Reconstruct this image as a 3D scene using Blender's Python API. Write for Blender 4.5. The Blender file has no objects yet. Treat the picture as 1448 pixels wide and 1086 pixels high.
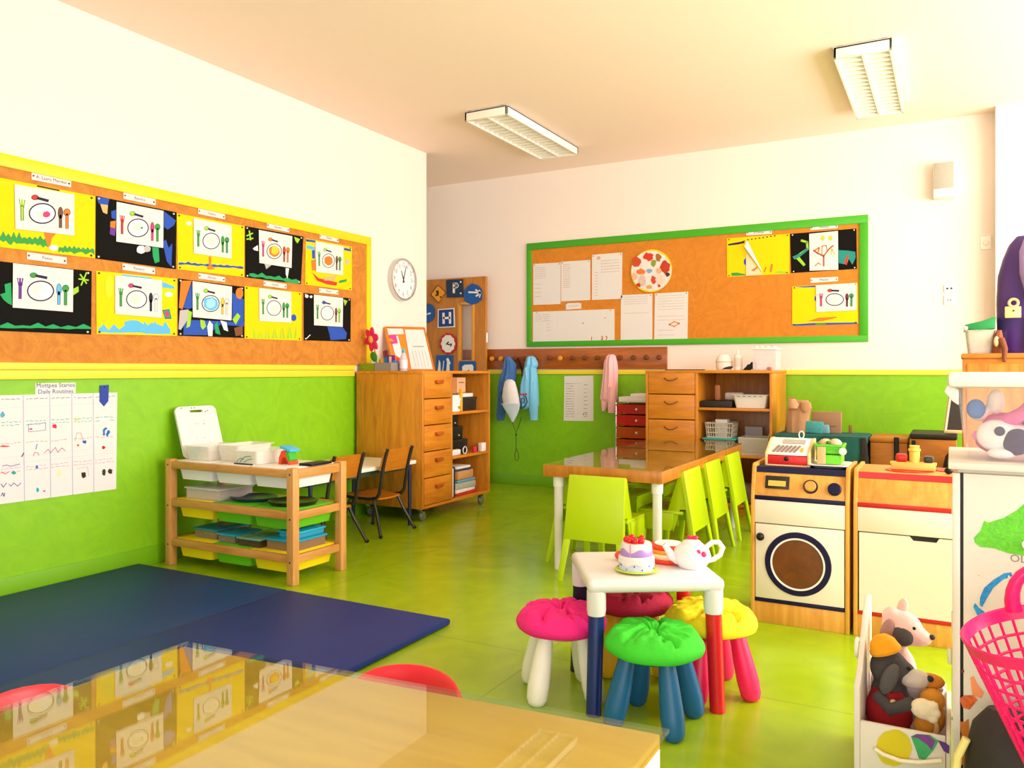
import bpy, bmesh, math, random
from mathutils import Vector, Matrix
C = bpy.context.scene.collection
PI = math.pi
# ---------------------------------------------------------------- camera numbers
F = 1136.0; EYE = 1.2; TH = math.atan2(622.0, F); SN, CS = math.sin(TH), math.cos(TH)
LX, BY, CEIL = -4.346, 7.433, 3.25
def ray(u, v):
    a = u-724.0
    return (-SN*F+CS*a, CS*F+SN*a, -(v-524.0))
def at_x(u, v, x):
    d = ray(u, v); t = x/d[0]; return Vector((x, d[1]*t, EYE+d[2]*t))
def at_y(u, v, y):
    d = ray(u, v); t = y/d[1]; return Vector((d[0]*t, y, EYE+d[2]*t))
def LW(off): return lambda u, v: at_x(u, v, LX+off)
def BW(off): return lambda u, v: at_y(u, v, BY-off)
# ---------------------------------------------------------------- materials
def lin(h):
    if isinstance(h, str):
        h = h.lstrip('#'); c = [int(h[i:i+2], 16)/255 for i in (0, 2, 4)]
    else: c = h
    return tuple(((x/12.92) if x <= .04045 else ((x+.055)/1.055)**2.4) for x in c)+(1.0,)
MATS = {}
def base_mat(name):
    m = bpy.data.materials.new(name); m.use_nodes = True
    nt = m.node_tree; b = nt.nodes['Principled BSDF']
    return m, nt, b
def plain(col, rough=.5, var=.06, scale=18, bump=0.0, metal=0, sss=0, coat=0, spec=.5):
    key = ('p', col, rough, var, scale, bump, metal, coat, spec)
    if key in MATS: return MATS[key]
    m, nt, b = base_mat('paint_'+col.strip('#'))
    n = nt.nodes; l = nt.links
    b.inputs['Roughness'].default_value = rough; b.inputs['Metallic'].default_value = metal
    b.inputs['Coat Weight'].default_value = coat
    b.inputs['Specular IOR Level'].default_value = spec
    tc = n.new('ShaderNodeTexCoord'); ns = n.new('ShaderNodeTexNoise')
    ns.inputs['Scale'].default_value = scale; ns.inputs['Detail'].default_value = 3
    l.new(tc.outputs['Object'], ns.inputs['Vector'])
    c = lin(col); mx = n.new('ShaderNodeMix'); mx.data_type = 'RGBA'
    mx.inputs[6].default_value = tuple(x*(1-var) for x in c[:3])+(1,)
    mx.inputs[7].default_value = tuple(min(1, x*(1+var)) for x in c[:3])+(1,)
    l.new(ns.outputs['Fac'], mx.inputs[0]); l.new(mx.outputs[2], b.inputs['Base Color'])
    if bump:
        bp = n.new('ShaderNodeBump'); bp.inputs['Strength'].default_value = bump; bp.inputs['Distance'].default_value = .01
        l.new(ns.outputs['Fac'], bp.inputs['Height']); l.new(bp.outputs['Normal'], b.inputs['Normal'])
    MATS[key] = m; return m
def wood(c1, c2, axis='X', rough=.35, scale=1.0, coat=.0):
    key = ('w', c1, c2, axis, rough, scale, coat)
    if key in MATS: return MATS[key]
    m, nt, b = base_mat('wood_'+c1.strip('#')); n = nt.nodes; l = nt.links
    tc = n.new('ShaderNodeTexCoord'); mp = n.new('ShaderNodeMapping')
    s = {'X': (1.2, 9, 9), 'Y': (9, 1.2, 9), 'Z': (9, 9, 1.2)}[axis]
    mp.inputs['Scale'].default_value = tuple(q*scale for q in s)
    l.new(tc.outputs['Object'], mp.inputs['Vector'])
    ns = n.new('ShaderNodeTexNoise'); ns.inputs['Scale'].default_value = 1.6; ns.inputs['Detail'].default_value = 6; ns.inputs['Distortion'].default_value = 1.4
    l.new(mp.outputs[0], ns.inputs['Vector'])
    n2 = n.new('ShaderNodeTexNoise'); n2.inputs['Scale'].default_value = 9; n2.inputs['Detail'].default_value = 3
    l.new(mp.outputs[0], n2.inputs['Vector'])
    ad = n.new('ShaderNodeMath'); ad.operation = 'MULTIPLY_ADD'; ad.inputs[1].default_value = .35
    l.new(n2.outputs['Fac'], ad.inputs[0]); l.new(ns.outputs['Fac'], ad.inputs[2])
    rp = n.new('ShaderNodeValToRGB'); rp.color_ramp.elements[0].position = .42; rp.color_ramp.elements[1].position = .85
    rp.color_ramp.elements[0].color = lin(c2); rp.color_ramp.elements[1].color = lin(c1)
    l.new(ad.outputs[0], rp.inputs[0]); l.new(rp.outputs[0], b.inputs['Base Color'])
    b.inputs['Roughness'].default_value = rough; b.inputs['Coat Weight'].default_value = coat; b.inputs['Coat Roughness'].default_value = .03
    MATS[key] = m; return m
def swirl(c1, c2, rough=.5, scale=5, bump=.25, coat=0.0):
    key = ('s', c1, c2, rough, scale, bump, coat)
    if key in MATS: return MATS[key]
    m, nt, b = base_mat('swirl_'+c1.strip('#')); n = nt.nodes; l = nt.links
    tc = n.new('ShaderNodeTexCoord')
    ns = n.new('ShaderNodeTexNoise'); ns.inputs['Scale'].default_value = scale; ns.inputs['Detail'].default_value = 2; ns.inputs['Distortion'].default_value = 3.5
    l.new(tc.outputs['Object'], ns.inputs['Vector'])
    n2 = n.new('ShaderNodeTexNoise'); n2.inputs['Scale'].default_value = scale*14; n2.inputs['Detail'].default_value = 3
    l.new(tc.outputs['Object'], n2.inputs['Vector'])
    ad = n.new('ShaderNodeMath'); ad.operation = 'MULTIPLY_ADD'; ad.inputs[1].default_value = .4
    l.new(n2.outputs['Fac'], ad.inputs[0]); l.new(ns.outputs['Fac'], ad.inputs[2])
    rp = n.new('ShaderNodeValToRGB'); rp.color_ramp.elements[0].position = .45; rp.color_ramp.elements[1].position = .9
    rp.color_ramp.elements[0].color = lin(c2); rp.color_ramp.elements[1].color = lin(c1)
    l.new(ad.outputs[0], rp.inputs[0]); l.new(rp.outputs[0], b.inputs['Base Color'])
    b.inputs['Roughness'].default_value = rough; b.inputs['Coat Weight'].default_value = coat; b.inputs['Coat Roughness'].default_value = .08
    if bump:
        bp = n.new('ShaderNodeBump'); bp.inputs['Strength'].default_value = bump; bp.inputs['Distance'].default_value = .006
        l.new(ns.outputs['Fac'], bp.inputs['Height']); l.new(bp.outputs['Normal'], b.inputs['Normal'])
    MATS[key] = m; return m
def clear(col, alpha=.3, rough=.15):
    key = ('c', col, alpha, rough)
    if key in MATS: return MATS[key]
    m, nt, b = base_mat('clear_'+col.strip('#')); n = nt.nodes; l = nt.links
    b.inputs['Base Color'].default_value = lin(col); b.inputs['Roughness'].default_value = rough
    tr = n.new('ShaderNodeBsdfTransparent'); mx = n.new('ShaderNodeMixShader'); mx.inputs[0].default_value = alpha
    ns = n.new('ShaderNodeTexNoise'); ns.inputs['Scale'].default_value = 6
    mr = n.new('ShaderNodeMapRange'); mr.inputs['To Min'].default_value = alpha*.85; mr.inputs['To Max'].default_value = alpha*1.15
    l.new(ns.outputs['Fac'], mr.inputs['Value']); l.new(mr.outputs[0], mx.inputs[0])
    l.new(tr.outputs[0], mx.inputs[1]); l.new(b.outputs[0], mx.inputs[2])
    l.new(mx.outputs[0], n['Material Output'].inputs['Surface'])
    MATS[key] = m; return m
def glass_sheet(tint='#ffffff'):
    key = ('g', tint)
    if key in MATS: return MATS[key]
    m, nt, b = base_mat('glass_sheet'); n = nt.nodes; l = nt.links
    tr = n.new('ShaderNodeBsdfTransparent'); tr.inputs[0].default_value = lin(tint)
    gl = n.new('ShaderNodeBsdfGlossy'); gl.inputs['Roughness'].default_value = .0
    fr = n.new('ShaderNodeFresnel'); ge = n.new('ShaderNodeNewGeometry'); mr = n.new('ShaderNodeMapRange')
    mr.inputs['To Min'].default_value = 1.52; mr.inputs['To Max'].default_value = 1/1.52   # same reflectance on both faces of the sheet
    l.new(ge.outputs['Backfacing'], mr.inputs['Value']); l.new(mr.outputs[0], fr.inputs['IOR'])
    mx = n.new('ShaderNodeMixShader')
    l.new(fr.outputs[0], mx.inputs[0]); l.new(tr.outputs[0], mx.inputs[1]); l.new(gl.outputs[0], mx.inputs[2])
    l.new(mx.outputs[0], n['Material Output'].inputs['Surface'])
    MATS[key] = m; return m
WHITE = plain('#e6e3df', .5, .02); PAPER = plain('#e2dfdd', .8, .02); BLACK = plain('#0e0e0e', .45, spec=.3); INK = plain('#22233f', .6)
STEEL = plain('#c9cacc', .22, .03, metal=1); DARKSTEEL = plain('#2a2622', .3, .05)
LIME = plain('#b6d602', .32, .03)
ORW = dict(c1='#cf7a20', c2='#ab570f')
OR_Z = wood('#d68c26', '#b2681a', 'Z'); OR_X = wood('#d98c28', '#ba6e1c', 'X'); OR_Y = wood('#d88a26', '#b86818', 'Y')
PINE_X = wood('#d39a52', '#b87a36', 'X', .45); PINE_Y = wood('#d39a52', '#b87a36', 'Y', .45); PINE_Z = wood('#d8a05a', '#bd8040', 'Z', .45)
BIRCH = wood('#e0a548', '#c8862f', 'Z', .4)
# ---------------------------------------------------------------- mesh builder
class MB:
    def __init__(s): s.bm = bmesh.new(); s.mats = []
    def mi(s, m):
        if m not in s.mats: s.mats.append(m)
        return s.mats.index(m)
    def _absorb(s, bm, m):
        i = s.mi(m); mp = {}
        for v in bm.verts: mp[v] = s.bm.verts.new(v.co)
        for f in bm.faces:
            try:
                g = s.bm.faces.new([mp[v] for v in f.verts]); g.material_index = i
            except ValueError: pass
        bm.free()
    def box(s, x0, x1, y0, y1, z0, z1, m, b=0.0, rot=None, piv=None, seg=2):
        bm = bmesh.new(); bmesh.ops.create_cube(bm, size=1)
        for v in bm.verts:
            v.co = Vector(((x0+x1)/2+v.co.x*(x1-x0), (y0+y1)/2+v.co.y*(y1-y0), (z0+z1)/2+v.co.z*(z1-z0)))
        if b: bmesh.ops.bevel(bm, geom=list(bm.edges), offset=b, segments=seg, affect='EDGES', profile=.5)
        if rot is not None:
            p = Vector(piv) if piv else Vector(((x0+x1)/2, (y0+y1)/2, (z0+z1)/2))
            for v in bm.verts: v.co = rot @ (v.co-p)+p
        s._absorb(bm, m); return s
    def poly(s, pts, m):
        vs = [s.bm.verts.new(Vector(p)) for p in pts]
        f = s.bm.faces.new(vs); f.material_index = s.mi(m); return s
    def prism(s, pts, ext, m, b=0):
        bm = bmesh.new(); e = Vector(ext); n = len(pts)
        a = [bm.verts.new(Vector(p)) for p in pts]; c = [bm.verts.new(Vector(p)+e) for p in pts]
        bm.faces.new(a); bm.faces.new(c[::-1])
        for i in range(n): bm.faces.new([a[i], a[(i+1) % n], c[(i+1) % n], c[i]])
        bmesh.ops.recalc_face_normals(bm, faces=list(bm.faces))
        if b: bmesh.ops.bevel(bm, geom=list(bm.edges), offset=b, segments=2, affect='EDGES', profile=.5)
        s._absorb(bm, m); return s
    def tube(s, pts, r, m, n=10, closed=False, caps=True):
        pts = [Vector(p) for p in pts]; rs = r if isinstance(r, (list, tuple)) else [r]*len(pts)
        rings = []; N = len(pts); i0 = s.mi(m); up = None
        for i, p in enumerate(pts):
            if closed: t = pts[(i+1) % N]-pts[i-1]
            elif i == 0: t = pts[1]-p
            elif i == N-1: t = p-pts[i-1]
            else: t = (pts[i+1]-p).normalized()+(p-pts[i-1]).normalized()
            t.normalize()
            if up is None:
                up = Vector((0, 0, 1)) if abs(t.z) < .9 else Vector((1, 0, 0))
            a = t.cross(up).normalized(); bq = a.cross(t).normalized(); up = bq
            rings.append([s.bm.verts.new(p+(a*math.cos(2*PI*k/n)+bq*math.sin(2*PI*k/n))*rs[i]) for k in range(n)])
        R = range(N if closed else N-1)
        for i in R:
            A, B = rings[i], rings[(i+1) % N]
            for k in range(n):
                f = s.bm.faces.new([A[k], A[(k+1) % n], B[(k+1) % n], B[k]]); f.material_index = i0
        if not closed and caps:
            for q in (rings[0][::-1], rings[-1]):
                f = s.bm.faces.new(q); f.material_index = i0
        return s
    def lathe(s, prof, m, c=(0, 0, 0), n=32, mat3=None, wob=None):
        c = Vector(c); i0 = s.mi(m); rings = []
        for (r, z) in prof:
            if r < 1e-6: rings.append([s._v(c, 0, 0, z, mat3)])
            else:
                rr = []
                for k in range(n):
                    a = 2*PI*k/n; q = r; zz = z
                    if wob: q, zz = wob(r, z, a)
                    rr.append(s._v(c, q*math.cos(a), q*math.sin(a), zz, mat3))
                rings.append(rr)
        for A, B in zip(rings[:-1], rings[1:]):
            if len(A) == 1 and len(B) == 1: continue
            for k in range(n):
                if len(A) == 1: vs = [A[0], B[(k+1) % n], B[k]]
                elif len(B) == 1: vs = [A[k], A[(k+1) % n], B[0]]
                else: vs = [A[k], A[(k+1) % n], B[(k+1) % n], B[k]]
                f = s.bm.faces.new(vs); f.material_index = i0
        return s
    def _v(s, c, x, y, z, mat3):
        v = Vector((x, y, z))
        if mat3 is not None: v = mat3 @ v
        return s.bm.verts.new(c+v)
    def ball(s, c, r, m, n=16, mat3=None):
        if not isinstance(r, (tuple, list)): r = (r, r, r)
        prof = [(0 if k in (0, 10) else math.sin(PI*k/10), -math.cos(PI*k/10)) for k in range(11)]
        M = Matrix.Diagonal(r)
        if mat3 is not None: M = mat3 @ M
        return s.lathe(prof, m, c, n, M)
    def loft(s, rows, m, n=20, ripple=0, seed=0, axis='y'):
        # rows: (z, lo, hi, depth, mid) closed elliptical sections; lo/hi along x (axis y depth) or along y
        i0 = s.mi(m); rings = []; rnd = random.Random(seed); ph = rnd.random()*6
        for j, (z, lo, hi, d, md) in enumerate(rows):
            rr = []
            for k in range(n):
                a = 2*PI*k/n; w = 1+ripple*(.6*math.sin(a*5+ph+j*.35)+.6*math.sin(a*9-ph*2-j*.25))
                p = (lo+hi)/2+(hi-lo)/2*math.cos(a); q = md+d/2*math.sin(a)*w
                rr.append(s.bm.verts.new(Vector((p, q, z)) if axis == 'y' else Vector((q, p, z))))
            rings.append(rr)
        for A, B in zip(rings[:-1], rings[1:]):
            for k in range(n):
                f = s.bm.faces.new([A[k], A[(k+1) % n], B[(k+1) % n], B[k]]); f.material_index = i0
        for q in (rings[0], rings[-1]):
            f = s.bm.faces.new(q); f.material_index = i0
        return s
    def text(s, body, o, size, xd, yd, m, align='CENTER'):
        cu = bpy.data.curves.new('t', 'FONT'); cu.body = body; cu.size = size; cu.align_x = align; cu.align_y = 'CENTER'
        cu.resolution_u = 2
        ob = bpy.data.objects.new('t', cu); C.objects.link(ob)
        me = bpy.data.meshes.new_from_object(ob.evaluated_get(bpy.context.evaluated_depsgraph_get()))
        bpy.data.objects.remove(ob); bpy.data.curves.remove(cu)
        bm = bmesh.new(); bm.from_mesh(me); bpy.data.meshes.remove(me)
        o = Vector(o); xd = Vector(xd); yd = Vector(yd)
        for v in bm.verts: v.co = o+xd*v.co.x+yd*v.co.y
        s._absorb(bm, m); return s
    def build(s, name, parent=None, off=(0, 0, 0), loc=None, ang=35):
        bm = s.bm; off = Vector(off)
        if off.length: bmesh.ops.translate(bm, verts=list(bm.verts), vec=-off)
        closed = [f for f in bm.faces if any(len(e.link_faces) > 1 for e in f.edges)]
        if closed: bmesh.ops.recalc_face_normals(bm, faces=closed)
        ca = math.radians(ang)
        for f in bm.faces: f.smooth = True
        for e in bm.edges:
            if len(e.link_faces) != 2: e.smooth = False
            elif e.calc_face_angle(0) > ca: e.smooth = False
        me = bpy.data.meshes.new(name); bm.to_mesh(me); bm.free()
        for m in s.mats: me.materials.append(m)
        o = bpy.data.objects.new(name, me); C.objects.link(o)
        if parent: o.parent = parent
        if loc is not None: o.location = loc
        return o
def tag(o, label, cat, group=None):
    o['label'] = label; o['category'] = cat
    if group: o['group'] = group
    return o
class Thing:
    def __init__(s, name, label, cat, loc=(0, 0, 0), rot=0, group=None):
        s.o = bpy.data.objects.new(name, None); C.objects.link(s.o); s.o.empty_display_size = .1
        s.loc = Vector(loc); s.o.location = loc; s.o.rotation_euler = (0, 0, rot); tag(s.o, label, cat, group)
    def part(s, name, mb, world=True, parent=None, label=None, ang=35):
        o = mb.build(name, parent or s.o, s.loc if world else (0, 0, 0), ang=ang)
        if label: o['label'] = label
        return o
class Solo(Thing):
    # a thing that is itself one mesh (may carry children)
    def __init__(s, name, mb, label, cat, loc, group=None, rot=0, world=True, ang=35):
        s.loc = Vector(loc); s.o = mb.build(name, None, s.loc if world else (0, 0, 0), loc, ang)
        s.o.rotation_euler = (0, 0, rot); tag(s.o, label, cat, group)
def dup(root, loc, rot=0, label=None, group=None):
    def cp(o, par):
        c = o.copy(); C.objects.link(c)
        if par: c.parent = par
        for ch in list(o.children): cp(ch, c)
        return c
    r = cp(root, None); r.location = loc; r.rotation_euler = (0, 0, rot)
    if label: r['label'] = label
    if group: r['group'] = group
    return r
def struct(name, mb, parent=None):
    o = mb.build(name, parent)
    if not parent: o['kind'] = 'structure'
    return o
def RX(a): return Matrix.Rotation(a, 3, 'X')
def RY(a): return Matrix.Rotation(a, 3, 'Y')
def RZ(a): return Matrix.Rotation(a, 3, 'Z')
# ---------------------------------------------------------------- room shell
CREAM = plain('#ffe6da', .9, .01); WALLW = plain('#f4e7dc', .85, .012); WALLG = swirl('#86c60a', '#7cbc06', .45, 4, .18)
YEL = plain('#f0dc3a', .4, .03); GREENB = plain('#74b408', .45, .04)
fl = MB()
def floor_mat():
    m, nt, b = base_mat('green_vinyl'); n = nt.nodes; l = nt.links
    tc = n.new('ShaderNodeTexCoord')
    ns = n.new('ShaderNodeTexNoise'); ns.inputs['Scale'].default_value = 3.5; ns.inputs['Detail'].default_value = 5; ns.inputs['Distortion'].default_value = 1.5
    l.new(tc.outputs['Object'], ns.inputs['Vector'])
    rp = n.new('ShaderNodeValToRGB'); rp.color_ramp.elements[0].position = .3; rp.color_ramp.elements[1].position = .7
    rp.color_ramp.elements[0].color = lin('#8cae0c'); rp.color_ramp.elements[1].color = lin('#9cbc10')
    l.new(ns.outputs['Fac'], rp.inputs[0])
    br = n.new('ShaderNodeTexBrick'); br.inputs['Scale'].default_value = .66; br.inputs['Mortar Size'].default_value = .0016
    br.offset = 0; br.inputs['Color1'].default_value = (1, 1, 1, 1); br.inputs['Color2'].default_value = (1, 1, 1, 1); br.inputs['Mortar'].default_value = (.62, .62, .55, 1)
    br.inputs['Brick Width'].default_value = 1.0; br.inputs['Row Height'].default_value = 1.0
    l.new(tc.outputs['Object'], br.inputs['Vector'])
    mx = n.new('ShaderNodeMix'); mx.data_type = 'RGBA'; mx.blend_type = 'MULTIPLY'; mx.inputs[0].default_value = 1
    l.new(rp.outputs[0], mx.inputs[6]); l.new(br.outputs['Color'], mx.inputs[7]); l.new(mx.outputs[2], b.inputs['Base Color'])
    b.inputs['Roughness'].default_value = .22
    return m
fl.box(-6.3, 3.2, -2.2, 7.7, -.1, 0, floor_mat()); struct('floor', fl)
struct('ceiling', MB().box(-6.3, 3.2, -2.2, 7.7, CEIL, CEIL+.1, CREAM))
w = MB().box(LX-.2, LX, -2.2, 6.257, 1.18, CEIL, WALLW).box(LX-.2, LX, -2.2, 6.257, 0, 1.18, WALLG)
struct('wall_left', w)
w = MB().box(-6.3, 3.2, BY, BY+.2, 1.185, CEIL, WALLW).box(-6.3, 3.2, BY, BY+.2, 0, 1.185, WALLG)
struct('wall_back', w)
struct('wall_recess', MB().box(-6.3, -6.1, 6.257, BY, 0, CEIL, WALLW))
struct('wall_right', MB().box(.298, 3.2, 7.262, BY-.001, 0, CEIL, WALLW))
struct('trim_1', MB().box(LX, LX+.022, -2.2, 5.195, 1.153, 1.203, YEL, .003).box(LX, LX+.03, -2.2, 5.195, 1.205, 1.243, YEL, .003))
struct('trim_2', MB().box(-6.1, .297, BY-.015, BY, 1.163, 1.207, YEL, .003))
struct('baseboard_left', MB().box(LX, LX+.008, -2.2, 6.257, 0, .115, GREENB, .002))
struct('baseboard_back', MB().box(-6.1, .297, BY-.008, BY, 0, .115, GREENB, .002))
# door leaf folded back against the back wall
dx0, dx1, dy = -5.26, -4.335, 7.33
d = MB(); DW = wood('#c98226', '#b06a18', 'Z', .4)
wx0, wx1, wz0, wz1 = -4.66, -4.49, 1.31, 1.905
d.box(dx0, wx0, dy, dy+.04, .01, 2.2, DW).box(wx1, dx1, dy, dy+.04, .01, 2.2, DW)
d.box(wx0, wx1, dy, dy+.04, .01, wz0, DW).box(wx0, wx1, dy, dy+.04, wz1, 2.2, DW)
do = struct('door_1', d)
PF = wood('#e0a040', '#c98830', 'Z', .4)
struct('pane_frame', MB().box(wx0-.02, wx0+.012, dy-.012, dy+.05, wz0-.03, wz1+.03, PF, .003).box(wx1-.012, wx1+.02, dy-.012, dy+.05, wz0-.03, wz1+.03, PF, .003)
       .box(wx0, wx1, dy-.012, dy+.05, wz1, wz1+.03, PF, .003).box(wx0, wx1, dy-.012, dy+.05, wz0-.03, wz0, PF, .003), do)
struct('glass_pane', MB().box(wx0, wx1, dy+.018, dy+.022, wz0, wz1, glass_sheet()), do)
struct('hinge', MB().tube([(dx1+.004, dy+.02, 1.5), (dx1+.004, dy+.02, 1.6)], .008, STEEL), do)
WORLD_S, E_RIGHT, E_BACK, EXPO = 0.72, 460, 145, -0.07
# ---------------------------------------------------------------- boards and paper
def Z1(u, v): return (u/3.878, 210+v/3.878)
def Z2(u, v): return (240+u/4.177, 270+v/4.177)
def Z3(u, v): return (u/3.195, 520+v/3.195)
def Z6(u, v): return (680+u/4.936, 280+v/4.936)
def Z7(u, v): return (960+u/4.993, 290+v/4.993)
def ZD(u, v): return (600+u/7.24, 380+v/7.24)
PINK = plain('#e83a78', .8); COLS = dict(g='#2f9a3e', lg='#9ad02a', dg='#256b3a', r='#c8352a', p='#6a2f9a', pk='#c83a78', b='#1d4fb8', lb='#58b8ea', o='#e87a20', w='#f2f0ec', br='#7a4a2a', k='#1a1a22', y='#f0c828', v='#7a2848', n='#15183c', tl='#188a80', gy='#b8b4b8', cr='#f0e8d0', sk='#f2b070', fg='#12a05a')
def cm(k): return plain(COLS.get(k, k), .75, .05, 30)
class Wall2D:
    def __init__(s, plane, nrm): s.plane, s.n = plane, Vector(nrm)
    def P(s, px, off): return s.plane(off)(*px)
    def sheet(s, mb, q, m, off, th=.0015):
        pts = [s.P(p, off) for p in q]; mb.prism(pts, -s.n*th, m)
        return sum(pts, Vector())/len(pts)
    def blob(s, mb, pts, m, off): mb.poly([s.P(p, off) for p in pts], m)
    def stroke(s, mb, pts, wpx, m, off):
        for a, b in zip(pts[:-1], pts[1:]):
            dx, dy = b[0]-a[0], b[1]-a[1]; L = math.hypot(dx, dy) or 1
            nx, ny = -dy/L*wpx/2, dx/L*wpx/2; ex, ey = dx/L*wpx*.2, dy/L*wpx*.2
            mb.poly([s.P(p, off) for p in ((a[0]-ex+nx, a[1]-ey+ny), (a[0]-ex-nx, a[1]-ey-ny), (b[0]+ex-nx, b[1]+ey-ny), (b[0]+ex+nx, b[1]+ey+ny))], m)
    def disc(s, mb, c, rx, ry, m, off, n=20, wob=0, seed=0):
        r = random.Random(seed)
        s.blob(mb, [(c[0]+rx*(1+wob*r.uniform(-1, 1))*math.cos(2*PI*k/n), c[1]+ry*(1+wob*r.uniform(-1, 1))*math.sin(2*PI*k/n)) for k in range(n)], m, off)
    def ring(s, mb, c, rx, ry, wd, m, off, n=28):
        P = lambda k, f: s.P((c[0]+(rx-wd*f)*math.cos(2*PI*k/n), c[1]+(ry-wd*f)*math.sin(2*PI*k/n)), off)
        for k in range(n): mb.poly([P(k, 0), P(k+1, 0), P(k+1, 1), P(k, 1)], m)
LB = Wall2D(LW, (1, 0, 0)); BB = Wall2D(BW, (0, -1, 0)); DB = Wall2D(lambda off: (lambda u, v: at_y(u, v, dy-off)), (0, -1, 0))
CORK = swirl('#d08828', '#b86f1a', .7, 5, .3); CORKB = swirl('#d8861a', '#c87814', .7, 5, .25)
# cork boards
b0 = MB().box(LX, LX+.012, .95, 5.40, 1.244, 2.32, CORK)
board = Solo('cork_board', b0, 'long cork board with yellow frame on the left wall, full of plate collages', 'notice board', (LX, 3.2, 1.78))
YF = plain('#f2d400', .45, .02)
board.part('frame', MB().box(LX, LX+.024, .9, 5.41, 2.262, 2.33, YF, .003).box(LX, LX+.024, 5.352, 5.41, 1.244, 2.262, YF, .003).box(LX, LX+.024, .9, .95, 1.244, 2.262, YF, .003), label='yellow wooden frame')
b1 = MB().box(-3.86, -.64, BY-.012, BY, 1.47, 2.5, CORKB)
board2 = Solo('cork_board', b1, 'cork board with green frame on the back wall', 'notice board', (-2.25, BY, 1.98))
GF = plain('#3fa812', .45, .03)
board2.part('frame', MB().box(-3.885, -.621, BY-.024, BY, 2.452, 2.522, GF, .003).box(-3.885, -.621, BY-.024, BY, 1.445, 1.5, GF, .003)
            .box(-3.885, -3.83, BY-.024, BY, 1.5, 2.452, GF, .003).box(-.69, -.621, BY-.024, BY, 1.5, 2.452, GF, .003), label='green wooden frame')
PINM = plain('#2a2420', .3); PINW = plain('#e8e6e0', .3)
def pins(W, root, qs, off, mats=(PINM,), r=.006):
    for i, p in enumerate(qs):
        mb = MB(); c = W.P(p, off); mb.ball(c, (r, r, r), mats[i % len(mats)], 8); root.part('pushpin', mb)
def inset(q, f=.06):
    cx = sum(p[0] for p in q)/4; cy = sum(p[1] for p in q)/4
    return [(p[0]+(cx-p[0])*f, p[1]+(cy-p[1])*f) for p in q]
def bil(q, s, t):
    a, b, c, d = q  # tl tr br bl
    top = (a[0]+(b[0]-a[0])*s, a[1]+(b[1]-a[1])*s); bot = (d[0]+(c[0]-d[0])*s, d[1]+(c[1]-d[1])*s)
    return (top[0]+(bot[0]-top[0])*t, top[1]+(bot[1]-top[1])*t)
def cutlery(W, root, q, off, cols, fill, parent):
    mb = MB(); fk, sp, kn, s2 = [cm(c) for c in cols]; navy = cm('n')
    w = math.hypot(q[1][0]-q[0][0], q[1][1]-q[0][1]); h = math.hypot(q[3][0]-q[0][0], q[3][1]-q[0][1])
    B = lambda s_, t_: bil(q, s_, t_)
    c = B(.46, .57); rx, ry = .225*w, .235*h
    W.disc(mb, c, rx, ry, cm('w'), off); W.ring(mb, c, rx, ry, .022*w, navy, off+.0005)
    if fill:
        for i, (col, fx, fy, rr) in enumerate(fill): W.disc(mb, (c[0]+fx*rx, c[1]+fy*ry), rr*rx, rr*ry, cm(col), off+.0004+.0001*i, 14, .14, i+7)
    lw = max(.7, .035*w); ol = .5*lw
    for mm, ex, o2 in ((navy, ol, .0003), (None, 0, .0006)):
        f = mm or fk
        W.stroke(mb, [B(.12, .46), B(.12, .78)], lw+ex, f, off+o2)
        W.blob(mb, [B(.075-ex/w*.5, .32), B(.165+ex/w*.5, .32), B(.155, .47+ex/h), B(.09, .47+ex/h)], f, off+o2)
        f = mm or sp
        W.disc(mb, B(.34, .225), .055*w+ex/2, .05*h+ex/2, f, off+o2, 12); W.stroke(mb, [B(.38, .23), B(.56, .255)], lw*.8+ex, navy if not mm else mm, off+o2)
        f = mm or kn
        W.disc(mb, B(.765, .5), .035*w+ex/2, .13*h+ex/2, f, off+o2, 12); W.stroke(mb, [B(.765, .55), B(.765, .84)], lw+ex, f, off+o2)
        f = mm or s2
        W.disc(mb, B(.875, .46), .05*w+ex/2, .075*h+ex/2, f, off+o2, 12); W.stroke(mb, [B(.875, .5), B(.875, .84)], lw+ex, f, off+o2)
    W.stroke(mb, [B(.095, .31), B(.095, .40)], lw*.3, cm('w'), off+.0008); W.stroke(mb, [B(.14, .31), B(.14, .40)], lw*.3, cm('w'), off+.0008)
    root.part('cutlery_drawing', mb, parent=parent)
SHY = plain('#f0d200', .7, .03, 8, spec=.2); SHK = plain('#0e0d0b', .8, .06, 8, spec=.15)
def poster(W, q, base, white, cols, fill, paint, label, Z, group, boff=.016):
    q = [Z(*p) for p in q]; mb = MB(); c = W.sheet(mb, q, SHY if base == 'y' else SHK, boff)
    k = 0
    for it in paint:
        k += 1; off = boff+.0006+.00015*k
        kind = it[0]
        if kind == 'b': W.blob(mb, [Z(*p) for p in it[2]], cm(it[1]), off)
        elif kind == 's': W.stroke(mb, [Z(*p) for p in it[2]], it[3], cm(it[1]), off)
        elif kind == 'd':
            p = Z(*it[2]); p2 = Z(it[2][0]+it[3], it[2][1]+it[4]); W.disc(mb, p, p2[0]-p[0], p2[1]-p[1], cm(it[1]), off, 16, it[5] if len(it) > 5 else .12, k)
    t = Solo('collage_sheet', mb, label, 'artwork', c, group)
    if white:
        wq = [Z(*p) for p in white]; m2 = MB(); W.sheet(m2, wq, PAPER, boff+.006, .0012)
        ws = t.part('drawing_paper', m2, label='white paper glued on the coloured sheet')
        if cols: cutlery(W, t, wq, boff+.0065, cols, fill, ws)
    pins(W, t, inset(q, .07), boff+.003, (PINW,) if base == 'k' else (PINM,))
    return t
GP = 'plate collages pinned on the cork boards'
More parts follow.
